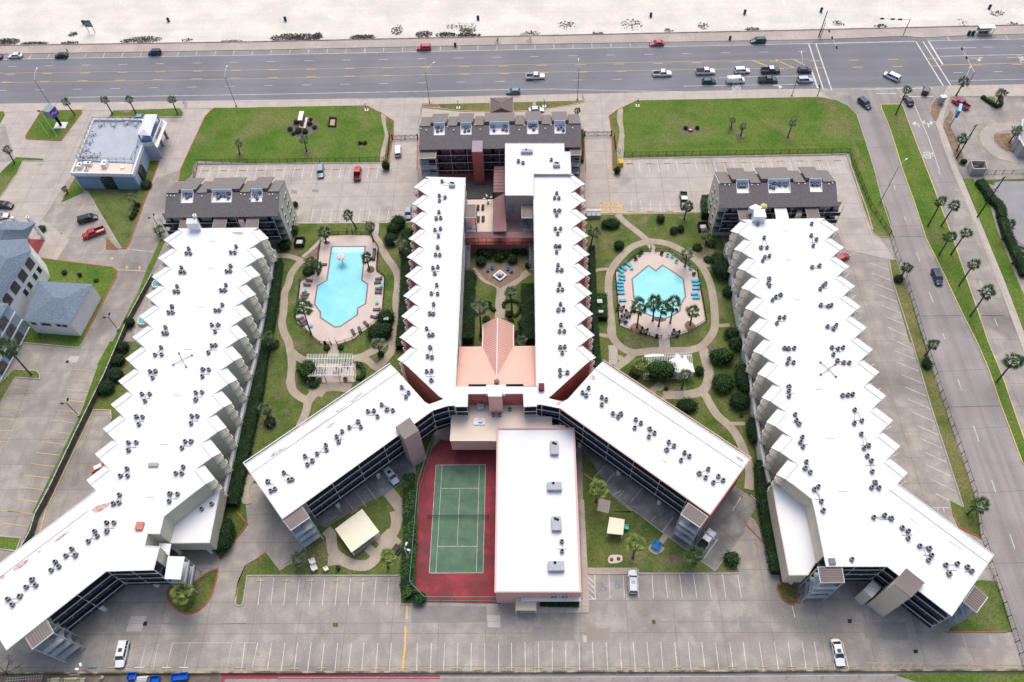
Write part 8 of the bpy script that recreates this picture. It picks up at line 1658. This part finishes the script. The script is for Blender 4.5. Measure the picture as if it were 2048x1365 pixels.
for s,a,k,l in(('670,278',-1,'brown','largest dark armchair north-west of the heart-shaped pool'),('725,218',-1,'brown','dark armchair between the large one and the gate'),('757,186',-1,'brown','dark armchair nearest the northern pool gate on the west'),('1045,202',4,'brown','dark armchair east of the northern pool gate'),('1130,228',4,'teal','western teal chair of the northern pair'),('1198,242',4,'teal','eastern teal chair of the northern pair'),('1260,318',4,'aqua','blue chair between the teal pair and the pale palm'),('1467,412',3.5,'aqua','blue chair below the pale palm'),('1515,497',3.3,'brown','dark chair above the east row of aqua loungers'),('540,1182',1,'aqua','blue-white chair in the south-west corner of the pool')):chair(D_,s,a,k,l)
def dining(w,s,lab,z0=.17,n=4,m=None,kind='dark'):
 table(w,s,m or M_LGREY,lab,z0,.45,.7,group='dining tables');c=P(*q(w,s)[0],z0+.7)
 for k in range(n):a=k*6.283/n+.4;chair(None,(c.x+math.cos(a)*.85,c.y+math.sin(a)*.85),a+3.14,kind,'%s chair at the %s'%(('east','north','west','south')[k],lab.replace('dark ','')),z0,'chairs at the dining tables')
for s,l in(('445,988','dark table below the west lounger row'),('555,1068','dark table nearest the palm in its own bed'),('490,1150','dark table in the south-west corner'),('790,1322','dark table at the south rail, west of the steps')):dining(D_,s,l)
dining(E_,'1255,330','dark table at the south rail, east of the steps')
for s,a,l in(('780,1030',.2,'outer blue chair west of the fountain'),('870,985',-.4,'inner blue chair west of the fountain'),('1180,1005',3.6,'inner blue chair east of the fountain'),('1255,1048',3,'outer blue chair east of the fountain')):chair(CQ,s,a,'blue',l,.15)
for s,l in(('455,403','northern white chair on the south-west lawn'),('470,455','middle white chair on the south-west lawn'),('562,460','eastern white chair on the south-west lawn')):chair('13',s,.5,'white',l,.11,k=1.7 if '562' not in s else 1.3)
def binc(w,s,lab,m,r=.3,h=.95,z0=.1,g='litter bins'):
 p=P(*q(w,s)[0],z0+h*.5);t=thing('litter_bin',(p.x,p.y,z0),0,lab,'bin',g);b=MB();b.lathe([(r*.85,0),(r,.05),(r,h*.85)],n=12);inst('body',b.mesh('body',m),t);b=MB();b.lathe([(r*1.05,0),(r*1.05,.08),(r*.6,.16)],(0,0,h*.85),12);inst('lid',b.mesh('lid',M_BLACKM),t)
M_BINB=mat('bin_blue',(.03,.07,.13),fine=.05,obj=True)
for i,(s,l)in enumerate((('166,45','dark barrel beside the beach notice board'),('336,40','blue barrel on the sand above the boxy off-roader'),('570,38','black barrel on the sand, west of centre'),('956,36','blue barrel on the sand above the red SUV'),('1302,30','green-black barrel on the open sand, east of centre'),('1490,24','blue barrel on the sand beside a thin stake'),('1643,20','blue barrel on the sand beside the traffic pole'),('1980,14','grey barrel at the far east of the sand'))):binc(F0,s,l,M_BINB,.45,1.5,-.42,'barrels on the beach')
binc('10','1590,358','blue bin on the seawall east of the red SUV',M_BINB,.4,1.3,.15);binc('20','1742,305','blue bin on the seawall near the teal SUV',M_BINB,.4,1.3,.15);binc('30','1608,265','blue bin beside the bus shelter',M_BINB,.5,1.4,.15);binc('30','1640,265','green bin beside the bus shelter',mat('bin_green',(.02,.12,.11),fine=.05,obj=True),.5,1.4,.15)
binc(B_,'655,630','black bin by the steps of the longer pool',M_BLACKM,.35,1.1);binc(E_,'975,385','black bin by the steps of the heart-shaped pool',M_BLACKM,.35,1.1);binc('13','655,455','dark bin at the end of the curved path',M_WICK,.4,1)
p=P(*q(A_,'918,700')[0],.17);t=thing('umbrella_fountain',(p.x,p.y,.1),0,'pink and white mushroom fountain standing in the shallow pool','fountain');b=MB();b.lathe([(.14,0),(.12,2.3)],n=10);inst('pole',b.mesh('pole',M_WPL),t)
b=MB();n=12;pr=[(.05,2.85),(.5,2.78),(.9,2.6),(1.2,2.3)]
for i in range(n):
 a0,a1=6.283*i/n,6.283*(i+1)/n
 for(r0,z0_),(r1,z1_)in zip(pr,pr[1:]):b.add([(r0*math.cos(a0),r0*math.sin(a0),z0_),(r1*math.cos(a0),r1*math.sin(a0),z1_),(r1*math.cos(a1),r1*math.sin(a1),z1_),(r0*math.cos(a1),r0*math.sin(a1),z0_)],[(0,1,2,3)],i%2,True)
inst('canopy',b.mesh('canopy',[mat('pink_canopy',(.75,.42,.44),fine=.05,obj=True),M_WPL]),t);b=MB();b.ball((0,0,2.9),(.12,.12,.12),0,8,6,0);inst('finial',b.mesh('finial',M_ACR),t)
p=P(*q(CQ,'1022,1150')[0],.3);t=thing('fountain',(p.x,p.y,.14),0,'white diamond-shaped fountain with blue basin in the court','fountain')
b=MB();rr_=1.55;c4=[(rr_,0),(0,rr_),(-rr_,0),(0,-rr_)];b.strip(c4,.42,.5,th=.5,closed=True);inst('basin',b.mesh('basin',M_WPL),t);b=MB();b.prism([(x*.86,y*.86)for x,y in c4],.02,.34);inst('basin_water',b.mesh('basin_water',mat('fountain_blue',(.04,.14,.26),fine=0,rough=.1)),t)
b=MB();b.lathe([(.3,.3),(.2,.7),(.6,.8),(.6,.86),(.12,.9),(.1,1.2),(.32,1.28),(.3,1.33),(.05,1.36),(.04,1.6)],n=14);inst('tiers',b.mesh('tiers',M_WPL),t)
t=thing('tennis_net',(mx,my,.13),0,'black tennis net with red posts across the court','net');wN=(tx1-tx0)/2+.9
for s in(-1,1):b=MB();b.lathe([(.06,0),(.06,1.1)],(s*wN,0,0),8);inst('post',b.mesh('post',M_ACR),t)
b=MB();[b.beam((-wN,0,z),(wN,0,z),.012,.012)for z in[.1*i for i in range(1,10)]];[b.beam((-wN+i*.2,0,.05),(-wN+i*.2,0,1),.012,.012)for i in range(int(wN*10))];o=inst('netting',b.mesh('netting',M_BLACKM),t);o['kind']='stuff'
b=MB();b.beam((-wN,0,1.02),(wN,0,1.02),.03,.08);inst('tape',b.mesh('tape',M_GALW),t)
def pergola(w,s,lab,n,over=1.0,cover=None,skip=()):
 V=[P(x,y,2.9)for x,y in q(w,s)];O=xy(V[3]);t=thing('pergola',(O.x,O.y,.12),0,lab,'pergola');loc=lambda p,z:Vector((p.x-O.x,p.y-O.y,z-.12))
 sm=None
 for i in range(n):
  f=(i+.5)/n;A=xy(V[0]).lerp(xy(V[1]),f);B=xy(V[3]).lerp(xy(V[2]),f);d=(A-B).normalized();b=MB();b.beam(loc(B-d*.3,2.95),loc(A+d*over,2.95),.09,.16);inst('slat',b.mesh('slat',M_WPL),t)
 for f in(.04,.5,.96):
  A=xy(V[0]).lerp(xy(V[3]),f);B=xy(V[1]).lerp(xy(V[2]),f);b=MB();b.beam(loc(A,2.78),loc(B,2.78),.12,.2);inst('beam',b.mesh('beam',M_WPL),t)
  for g in(.02,.35,.65,.98):p=A.lerp(B,g);b=MB();b.box(loc(p,1.4),(.18,.18,2.6));inst('post',b.mesh('post',M_WPL),t)
 sheet('terrace',[(p.x,p.y)for p in[xy(v)for v in V]],.15,M_DECK,.1)
 return t,V,loc
pergola(B_,'388,845 1068,840 1085,1105 400,1110','large white slatted pergola south of the longer pool',30)
t,V,loc=pergola(E_,'790,680 1490,650 1525,910 800,935','white slatted pergola partly covered by white sheets',30,over=.5)
b=MB();cs=W(q(E_,'1150,740 1230,700 1260,640 1300,655 1350,730 1380,660 1400,665 1440,770 1500,800 1530,912 1240,908 1180,870'),3.08);b.prism([(p.x-t.location.x,p.y-t.location.y)for p in cs],2.98,3.04);inst('sheet_cover',b.mesh('sheet_cover',M_WPL),t)
b=MB();cs=W(q(E_,'790,670 920,645 1080,655 1090,680 800,695'),3.08);b.prism([(p.x-t.location.x,p.y-t.location.y)for p in cs],2.98,3.04);inst('sheet_cover',b.mesh('sheet_cover',M_WPL),t)
for s,l in(('975,930','dark table under the eastern end of the white pergola'),('840,1035','dark table under the middle of the white pergola'),('600,1030','dark table under the western end of the white pergola')):dining(B_,s,l,z0=.16)
for s,l in(('955,1160','round planter in front of the white pergola, eastern'),('580,1170','round planter in front of the white pergola, western')):
 p=P(*q(B_,s)[0],.5);t=thing('planter',(p.x,p.y,.12),0,l,'planter');b=MB();b.lathe([(.4,0),(.55,.6),(.45,.6),(.4,.5)],n=12);inst('pot',b.mesh('pot',mat('terracotta',(.2,.11,.08),fine=.1,obj=True)),t);b=MB();b.leaves((0,0,.75),(.4,.4,.25),60,.1);inst('foliage',b.mesh('foliage',[M_LEAF,M_LEAF2]),t)
sheet('terrace',W(q(B_,'390,1110 1090,1105 1095,1205 390,1220')),.13,M_WALK,.08)
def pavilion(w,s,z,lab,m,h0=.1,slope=0,floor=True):
 V=[P(x,y,z)for x,y in q(w,s)];O=sum(V,Vector())/4;t=thing('garden_pavilion',(O.x,O.y,h0),0,lab,'pavilion');seamed('roof',t,V,[z]*4,m,m,14,True,ridge=.04)
 for p in V:pp=p.lerp(O,.07);b=MB();b.box((pp.x,pp.y,(z+h0)/2-.1),(.16,.16,z-h0-.2));b.build('post',M_RAILW,t)
 b=MB();b.strip([(p.lerp(O,.06).x,p.lerp(O,.06).y)for p in V],.14,z-.14,th=.25,closed=True);b.build('beam',M_RAILW,t)
 if floor:b=MB();b.prism([((p.x-O.x)*.97+O.x,(p.y-O.y)*.97+O.y)for p in V],h0,h0+.1);b.build('floor',M_LOT,t)
 return t
M_CRM=mat('cream_roof_metal',(.80,.74,.58),fine=.02);pavilion(G_,'825,180 1158,622 612,1028 293,572',2.9,'large square pavilion with cream metal roof',M_CRM)
pavilion('23','780,45 898,65 885,188 758,175',2.6,'small cream-roofed swing canopy on the south-east lawn',M_CRM,floor=False);chair('23','912,130',0,'teal','teal tub seat beside the small cream canopy',.12,k=1.5)
def picnic(w,s,rz,lab,m,z0=.14):
 p=P(*q(w,s)[0],z0+.7);t=thing('picnic_table',(p.x,p.y,z0),rz,lab,'picnic table');b=MB();b.box((0,0,.75),(1.9,.8,.06));inst('tabletop',b.mesh('tabletop',m),t)
 for s_ in(-1,1):b=MB();b.box((0,s_*.75,.45),(1.9,.3,.05));inst('bench',b.mesh('bench',m),t);b=MB();b.beam((s_*.7,-.75,.1),(s_*.7,.75,.1),.08,.2);b.beam((s_*.7,0,.1),(s_*.7,0,.72),.08,.08);inst('frame',b.mesh('frame',m),t)
picnic('23','1155,270',1.1,'bright blue picnic table on a small paved pad',mat('bright_blue',(.02,.16,.52),fine=.05,obj=True));picnic(G_,'1490,960',.95,'grey bench table at the edge of the curved path',M_WICK);picnic(Gz,'990,-60',0,'unused',M_WICK)if False else None
for s,l in(('795,385','western rusty round cover on the pale pad'),('851,378','eastern rusty round cover on the pale pad')):
 p=P(*q('23',s)[0],.2);b=MB();b.lathe([(.38,0),(.38,.12),(.2,.16)],n=12);o=inst('round_cover',b.mesh('round_cover',M_RUSTG));o.location=(p.x,p.y,.13);tag(o,l,'cover')
for w,s,sx,sy,l in((B_,'1548,265',.9,.8,'pale green utility box among the dark bushes'),(D_,'142,895',.9,.8,'northern green utility box by the east arm hedge'),(D_,'160,1045',.8,.5,'southern green utility box by the east arm hedge')):
 p=P(*q(w,s)[0],2.6);t=thing('utility_box',(p.x,p.y,.1),0,l,'utility box');b=MB();b.box((0,0,1.25),(sx*1.3,sy*1.3,2.5));inst('cabinet',b.mesh('cabinet',mat('utility_green',(.36,.46,.38),fine=.05,obj=True)),t);b=MB();b.box((0,0,2.53),(sx*1.4,sy*1.4,.06));inst('lid',b.mesh('lid',mat('utility_lid',(.5,.6,.52),fine=.05,obj=True)),t)
for w,s,a,l in((A_,'280,385',0,'square timber planter box by the sage shingled building'),('21','1528,440',0,'square timber planter box by the tan shingled building')):
 p=P(*q(w,s)[0],1.2);t=thing('timber_enclosure',(p.x,p.y,.1),a,l,'enclosure')
 for k in range(4):b=MB();b.box((math.cos(k*1.5708)*1.25,math.sin(k*1.5708)*1.25,.7),(2.6 if k%2 else.1,.1 if k%2 else 2.6,1.4));inst('side_panel',b.mesh('side_panel',mat('dark_timber',(.06,.045,.042),fine=.2,obj=True)),t)
 b=MB();b.box((0,0,.45),(1.5,1.3,.9));inst('cabinet',b.mesh('cabinet',M_EDGE),t)
p=P(*q((570,220,22.75),'790,780')[0],.2);t=thing('monument_sign',(p.x,p.y,.12),0,'white-capped brick monument sign in the shrub bed','sign');b=MB();b.box((-.1,1.9,1.3),(1.0,3.6,2.4));inst('body',b.mesh('body',mat('sign_brick',(.30,.11,.08),fine=.2,obj=True)),t);b=MB();b.box((-.1,1.9,2.62),(1.3,4.0,.3));inst('cap',b.mesh('cap',M_WPL),t);b=MB();b.box((.1,1.7,.12),(1.9,4.6,.25));inst('plinth',b.mesh('plinth',M_WPL),t)
sheet('plaque',W(q('10','592,960 632,960 628,1010 585,1008')),.16,mat('peach_plaque',(.55,.36,.22),(.45,.3,.2),.9,.7,fine=.1),.06)
p=P(*q('20','1422,1045')[0],.2);t=thing('lawn_marker',(p.x,p.y,.12),0,'small brick marker between two dark bushes on the east lawn','sign');b=MB();b.box((0,0,.25),(1.2,.8,.5));inst('block',b.mesh('block',MATS['sign_brick']),t);b=MB();b.box((0,-.05,.53),(.7,.4,.08));inst('plate',b.mesh('plate',M_EDGE),t)
p=P(*q('10','852,1150')[0],.2);t=thing('lawn_statue',(p.x,p.y,.12),0,'small terracotta statue between two dark tufts','statue');b=MB();b.lathe([(.2,0),(.25,.3),(.1,.5),(.15,.7),(.05,.85)],n=8);inst('figure',b.mesh('figure',MATS['terracotta']),t)
B=P(*q('00','487,1003')[0],.12);t=thing('pylon_sign',B,0,'purple illuminated-style pylon sign on a thick black post','sign');b=MB();b.lathe([(.42,0),(.42,4.2)],n=10);inst('post',b.mesh('post',M_BLACKM),t);b=MB();b.box((-.5,0,5.2),(2.6,3.0,2.6),-.35);inst('cabinet',b.mesh('cabinet',mat('sign_grey',(.26,.30,.30),fine=.05,obj=True)),t)
Mr=Matrix.Rotation(-.35,3,'Z');b=MB();b.box(Mr@Vector((1.33,0,0))+Vector((-.5,0,5.2)),(.08,2.8,2.4),-.35);o=inst('face',b.mesh('face',mat('purple_face',(.14,.05,.36),fine=.03,obj=True)),t)
b=MB();[b.box(Mr@Vector((1.39,-1.1+.36*i,.3*math.sin(i*1.1)))+Vector((-.5,0,5.2)),(.06,.2,.7),-.35)for i in range(7)];inst('lettering',b.mesh('lettering',mat('lilac',(.5,.42,.72),fine=0,obj=True)),o);b=MB();b.box((0,0,.05),(3.6,2.8,.1));inst('base',b.mesh('base',M_WPL),t)
for bs_,tp_,l in(('395,1095','290,950','shorter white flagpole on the sign island'),('462,1100','322,880','taller white flagpole with a small red flag')):
 B=P(*q('00',bs_)[0],.12);h=HZ(q('00',tp_)[0],.12,q('00',bs_)[0]);t=thing('flagpole',B,0,l,'flagpole','flagpoles');b=MB();b.tube([(0,0,0),(0,0,h)],.06,6,0,.03);inst('pole',b.mesh('pole',M_WPL),t)
 if 'flag' in l and 'red' in l:b=MB();b.add([(0,0,h-.1),(-.5,.1,h-.25),(-1.1,.2,h-.2),(-1.1,.2,h-.95),(-.5,.1,h-1.0),(0,0,h-.9)],[(0,1,4,5),(1,2,3,4)]);inst('flag',b.mesh('flag',mat('flag_red',(.35,.03,.06),(.5,.5,.55),2,.7,fine=0,obj=True)),t)
ZB=(1890,190,22.75);B=P(*q(ZB,'340,1430')[0],.1);h1=5.0;C1_=P(*q(ZB,'620,720')[0],6.2);t=thing('pole_sign',(C1_.x,C1_.y,.1),0,'blue and white box sign on two grey posts behind the walk','sign');a=1.15
for s in(-1,1):b=MB();b.lathe([(.09,0),(.09,4.8)],(math.cos(a)*s*.5,math.sin(a)*s*.5,0),8);inst('post',b.mesh('post',M_STEEL),t)
b=MB();b.box((0,0,6.0),(3.4,.7,2.4),a);o=inst('cabinet',b.mesh('cabinet',mat('sign_blue',(.05,.20,.50),fine=.05,obj=True)),t);n_=Vector((-math.sin(a),math.cos(a),0));b=MB();b.box(Vector((0,0,6.1))+n_*.38,(2.4,.06,1.1),a);inst('panel',b.mesh('panel',mat('sign_pale',(.62,.62,.75),fine=0,obj=True)),t);b=MB();b.box(Vector((0,0,7.22)),(3.5,.8,.1),a);inst('cap',b.mesh('cap',mat('sign_lightblue',(.3,.55,.75),fine=0,obj=True)),t)
d_=Vector((math.cos(a),math.sin(a),0));b=MB();[b.box(Vector((0,0,6.1))+n_*.43+d_*(-.8+.4*i),(.22,.04,.5),a)for i in range(5)];inst('lettering',b.mesh('lettering',mat('sign_redtext',(.4,.1,.15),fine=0,obj=True)),t)
ZS=(160,30,34.1);B=P(*q(ZS,'840,1220')[0],-.42);t=thing('notice_board',B,0,'tall grey notice board on two timber legs on the beach','sign')
for s in(-1,1):b=MB();b.box((s*1.0,0,1.6),(.18,.18,3.2));inst('leg',b.mesh('leg',mat('pale_timber',(.42,.34,.24),fine=.1,obj=True)),t)
b=MB();b.box((0,0,3.4),(2.6,.12,2.4));inst('board',b.mesh('board',mat('slate_board',(.10,.12,.15),fine=.1,obj=True)),t);b=MB();b.box((.1,-.09,3.5),(1.6,.04,1.3));inst('panel',b.mesh('panel',mat('board_print',(.35,.42,.5),(.15,.2,.28),4,1,fine=0,obj=True)),t)
ZT=(1930,40,22.75);B=P(*q(ZT,'850,640')[0],.16);t=thing('bus_shelter',B,0,'white-roofed bus shelter with benches on the seawall','bus shelter');b=MB();b.box((0,.2,2.5),(5.0,1.9,.12));b.box((1,.2,2.6),(.7,.5,.1));inst('roof',b.mesh('roof',M_WPL),t)
for x in(-2.3,-.8,.8,2.3):
 for y in(-.6,.9):b=MB();b.box((x,y,1.22),(.09,.09,2.44));inst('post',b.mesh('post',M_STEEL),t)
b=MB();b.box((0,.92,1.4),(4.6,.05,1.6));inst('glass_panel',b.mesh('glass_panel',mat('shelter_glass',(.35,.38,.42),fine=0,rough=.1)),t);b=MB();b.box((0,.5,.5),(3.6,.5,.08));b.box((0,.5,.25),(3.2,.08,.45));inst('bench',b.mesh('bench',M_WICK),t)
p=P(*q('30','1375,825')[0],.1);t=thing('signal_cabinet',(p.x,p.y,.12),.1,'grey traffic signal cabinet on the mulch strip','cabinet');b=MB();b.box((0,0,1.2),(1.5,1.0,2.4));inst('cabinet',b.mesh('cabinet',mat('cabinet_grey',(.36,.38,.42),fine=.05,obj=True)),t);b=MB();b.box((0,0,2.45),(1.8,1.3,.14));inst('cap',b.mesh('cap',M_WPL),t)
b=MB();p=P(*q('20','870,1290')[0],1.4);b.box((0,0,.75),(1.3,1.8,1.5));o=inst('grit_box',b.mesh('grit_box',mat('safety_yellow',(.68,.42,.06),(.6,.38,.08),4,.6,fine=.1,obj=True)));o.location=(p.x,p.y,.1);tag(o,'yellow slatted box by the east entrance drive','box')
t=thing('utility_cage',P(*q('21','650,365')[0],.1),0,'dark wire cage with pale lids beside the east arm','enclosure')
for k in range(3):b=MB();b.box((-1.3+1.3*k,0,.6),(1.15,1.6,1.2));inst('cage_panel',b.mesh('cage_panel',M_STEEL),t)
b=MB();b.box((0,1.1,1.3),(4,.7,.1));inst('lid',b.mesh('lid',M_EDGE),t)
p=P(*q('02','785,1012')[0],.5);t=thing('scissor_lift',(p.x,p.y,.03),.5,'orange-red work lift parked under the western tips','machine');b=MB();b.box((0,0,.7),(2.6,1.2,.6));inst('chassis',b.mesh('chassis',mat('machine_orange',(.62,.13,.06),fine=.1,obj=True)),t);b=MB();b.box((.2,0,1.3),(1.6,1.0,.1));inst('platform',b.mesh('platform',M_WPL),t)
for x in(-.9,.9):
 for y in(-.6,.6):b=MB();b.tube([(x,y-.12,.35),(x,y+.12,.35)],.35,10);inst('wheel',b.mesh('wheel',M_TYRE),t)
for w,s,r,l in(('01','1255,900',1.4,'turquoise hot tub peeping out under the third western tip'),('01','1140,1195',1.3,'turquoise hot tub under the fifth western tip')):
 p=P(*q(w,s)[0],.8);t=thing('hot_tub',(p.x,p.y,.12),0,l,'hot tub');b=MB();b.lathe([(r,0),(r,.8),(r*.85,.8),(r*.85,.6)],n=18);inst('shell',b.mesh('shell',M_WPL),t);b=MB();b.lathe([(r*.85,.6),(r*.85,.66)],n=18);inst('tub_water',b.mesh('tub_water',mat('tub_teal',(.12,.42,.38),fine=.05,rough=.1,obj=True)),t)
def person(w,s,lab,cl,z0=.15,rz=0,stride=.25,skin=(.45,.28,.2),lean=0,legs=(.03,.035,.05),bike=False):
 p=P(*q(w,s)[0],z0);t=thing('person',(p.x,p.y,z0),rz,lab,'person');me=bpy.data.meshes.new('body');
 if bike:V=[(0,0,1.0),(.12,0,1.3),(.2,0,1.5),(.26,0,1.68),(.28,0,1.78),(.2,.2,1.45),(.42,.24,1.25),(.6,.22,1.12),(.2,-.2,1.45),(.42,-.24,1.25),(.6,-.22,1.12),(.02,.1,.95),(.35,.12,.75),(.1,.12,.4),(.02,-.1,.95),(.3,-.12,.6),(0,-.12,.25)]
 else:V=[(0,0,.95),(lean*.4,0,1.2),(lean*.7,0,1.45),(lean,0,1.6),(lean*1.1,0,1.72),(lean*.7,.2,1.42),(.05+lean,.26,1.15),(.15+lean,.24,.92),(lean*.7,-.2,1.42),(-.05+lean,-.26,1.15),(.05+lean,-.24,.92),(0,.1,.9),(stride*.5,.11,.5),(stride,.11,.05),(0,-.1,.9),(-stride*.3,-.11,.5),(-stride,-.11,.06)]
 E=[(0,1),(1,2),(2,3),(3,4),(2,5),(5,6),(6,7),(2,8),(8,9),(9,10),(0,11),(11,12),(12,13),(0,14),(14,15),(15,16)]
 Rr_=[.15,.14,.15,.065,.11,.065,.045,.035,.065,.045,.035,.09,.065,.045,.09,.065,.045]
 me.from_pydata(V,E,[]);o=inst('body',me,t);sm=o.modifiers.new('Skin','SKIN');o.modifiers.new('Sub','SUBSURF').levels=1
 for i,r in enumerate(Rr_):me.skin_vertices[0].data[i].radius=(r,r)
 me.skin_vertices[0].data[0].use_root=True;me.materials.append(mat('cloth_'+lab.split()[0]+str(int(cl[0]*100)),cl,fine=.05,obj=True))
 b=MB();hx=V[4][0];b.ball((hx,0,V[4][2]),(.1,.085,.125),0,10,8,0);inst('head',b.mesh('head',mat('skin',skin,fine=0,obj=True)),t);b=MB();b.ball((hx-.02,0,V[4][2]+.05),(.105,.095,.1),0,10,6,.03);inst('hair',b.mesh('hair',M_WICK),t)
 return t
me_ok=hasattr(bpy.types.Mesh,'skin_vertices')
person('00','1478,848','walker in pale top on the pavement by the restaurant strip',(.45,.42,.44));person('00','1493,842','walker in red top on the pavement by the restaurant strip',(.45,.06,.07),rz=.5);person('00','548,428','person in dark clothes behind the parked black car',(.03,.045,.07))
for w,s,l in(('10','1925,345','dark cyclist on the seawall east of the blue bin'),('20','140,335','pale cyclist on the seawall above the lone pickup')):
 person(w,s,l,(.10,.14,.16)if 'dark' in l else(.5,.5,.48),bike=True);p=P(*q(w,s)[0],.15);t=thing('bicycle',(p.x,p.y,.15),0,'bicycle ridden by the '+l.split()[0]+' cyclist on the seawall','bicycle')
 for x in(-.5,.55):b=MB();n=14;[b.beam((x+.34*math.cos(6.283*i/n),0,.34+.34*math.sin(6.283*i/n)),(x+.34*math.cos(6.283*(i+1)/n),0,.34+.34*math.sin(6.283*(i+1)/n)),.04,.04)for i in range(n)];inst('wheel',b.mesh('wheel',M_TYRE),t)
 b=MB();[b.beam(a_,c_,.035,.035)for a_,c_ in(((-.5,0,.34),(0,0,.34)),((0,0,.34),(-.15,0,.85)),((0,0,.34),(.42,0,.85)),((-.12,0,.8),(.42,0,.85)),((.42,0,.98),(.55,0,.34)),((-.5,0,.34),(-.13,0,.8)))];inst('frame',b.mesh('frame',M_STEEL),t);b=MB();b.beam((.42,-.25,1.0),(.42,.25,1.0),.04,.04);inst('handlebar',b.mesh('handlebar',M_BLACKM),t);b=MB();b.box((-.16,0,.9),(.25,.14,.06));inst('saddle',b.mesh('saddle',M_BLACKM),t)
ZY=(0,1225,5.12)
for s,sx,l in(('1350,655',1.6,'blue open cart nearest the flood lamp'),('1585,690',1.7,'blue open cart leaning by the scrap rack'),('1840,660',3.0,'long blue open cart against the south wall')):
 p=P(*q(ZY,s)[0],.8);t=thing('service_cart',(p.x,p.y,.05),.1,l,'cart');mbl=mat('cart_blue',(.015,.11,.46),fine=.08,obj=True);b=MB();b.box((0,0,.4),(sx,1.2,.1));inst('floor',b.mesh('floor',mbl),t)
 for k in range(4):b=MB();b.box(((-1,1,0,0)[k]*sx/2,(0,0,-1,1)[k]*.6,.75),(.08 if k<2 else sx,1.2 if k<2 else.08,.7));inst('side_panel',b.mesh('side_panel',mbl),t)
 for x in(-.35,.35):b=MB();b.tube([(x*sx,-.6,.2),(x*sx,.6,.2)],.2,8);inst('wheel',b.mesh('wheel',M_TYRE),t)
def ladder(s0,s1,z,m,l,wd=.5,n=14):
 A,B=P(*q(ZY,s0)[0],z),P(*q(ZY,s1)[0],z);t=thing('ladder',A,0,l,'ladder','ladders in the service yard');d=(B-A);nn=Vector((-d.y,d.x,0)).normalized()*wd/2
 for s in(-1,1):b=MB();b.beam(nn*s,d+nn*s,.07,.1);inst('rail',b.mesh('rail',m),t)
 for i in range(n):b=MB();p=d*((i+.5)/n);b.beam(p-nn,p+nn,.05,.05);inst('rung',b.mesh('rung',M_EDGE),t)
mo=mat('ladder_red',(.5,.06,.04),fine=.05,obj=True);mg_=mat('ladder_green',(.3,.45,.38),fine=.05,obj=True);my_=mat('ladder_yellow',(.62,.52,.3),fine=.08,obj=True)
ladder('60,690','440,660',.9,mg_,'pale green ladder lying along the south-west yard');ladder('270,700','430,690',.6,mo,'red ladder lying below the pale green one',n=8);ladder('60,712','380,712',.4,mo,'orange ladder at the very edge of the yard',n=12);ladder('480,700','870,690',.8,my_,'cream ladder east of the red ladders')
for s,sx,sy,l,c in(('560,690',1.6,.8,'stack of cream boards in the service yard',my_),('720,680',2.6,.5,'long cream boards beside the green crate',my_),('845,695',.8,.8,'pale green crate in the service yard',mg_),('1440,680',2.6,1.0,'rack of pale scrap timber between the blue carts',M_EDGE),('760,640',2.2,.3,'blue-grey pipe bundle against the south wall',M_BLUEW)):
 p=P(*q(ZY,s)[0],.5);t=thing('board_stack',(p.x,p.y,.05),.05,l,'materials')
 for k in range(4):b=MB();b.box((0,(k-1.5)*sy/4,.2+.12*(k%3)),(sx*(.85+.05*k),sy/4.6,.12));inst('board',b.mesh('board',c),t)
def word(w,s,txt,size,rz,sx=1.0):
 p=P(*q(w,s)[0],.04);c=bpy.data.curves.new('road_marking','FONT');c.body=txt;c.size=size;c.align_x='CENTER';c.align_y='CENTER';c.materials.append(M_WHITE);o=bpy.data.objects.new('road_marking',c);C.objects.link(o);o.location=(p.x,p.y,.042);o.rotation_euler=(0,0,rz);o.scale=(sx,1,1);o['kind']='structure'
word('20','1792,702','ONLY',2.6,-1.57,.6);word('30','1268,1242','ONLY',2.4,.12,.65);word('30','2025,470','ONLY',2.4,1.57,.6)
def wheelchair(w,s,k=1.0):
 p=P(*q(w,s)[0],.04);b=MARK.setdefault(('blue_line_paint',.038),(MB(),M_BLUEP))[0];n=14
 b.strip([(p.x+.42*k*math.cos(a),p.y-.15*k+.42*k*math.sin(a))for a in[2.2+i*4.3/n for i in range(n+1)]],.12*k,.038);b.strip([(p.x-.1*k,p.y+.55*k),(p.x-.05*k,p.y+.05*k),(p.x+.35*k,p.y),(p.x+.5*k,p.y-.4*k)],.13*k,.038);b.lathe([(.12*k,0),(.12*k,.004)],(p.x-.1*k,p.y+.75*k,.036),8)
for w,s in(('23','728,608'),('23','842,590')):wheelchair(w,s,1.2)
wheelchair('30','1522,300',1.3);wheelchair('00','315,1312',1.2)
def flush():
 for b,m in KERBS.values():struct(b.build('kerb',m))
 for(n,z),(b,m)in MARK.items():struct(b.build('road_marking',m))
flush()
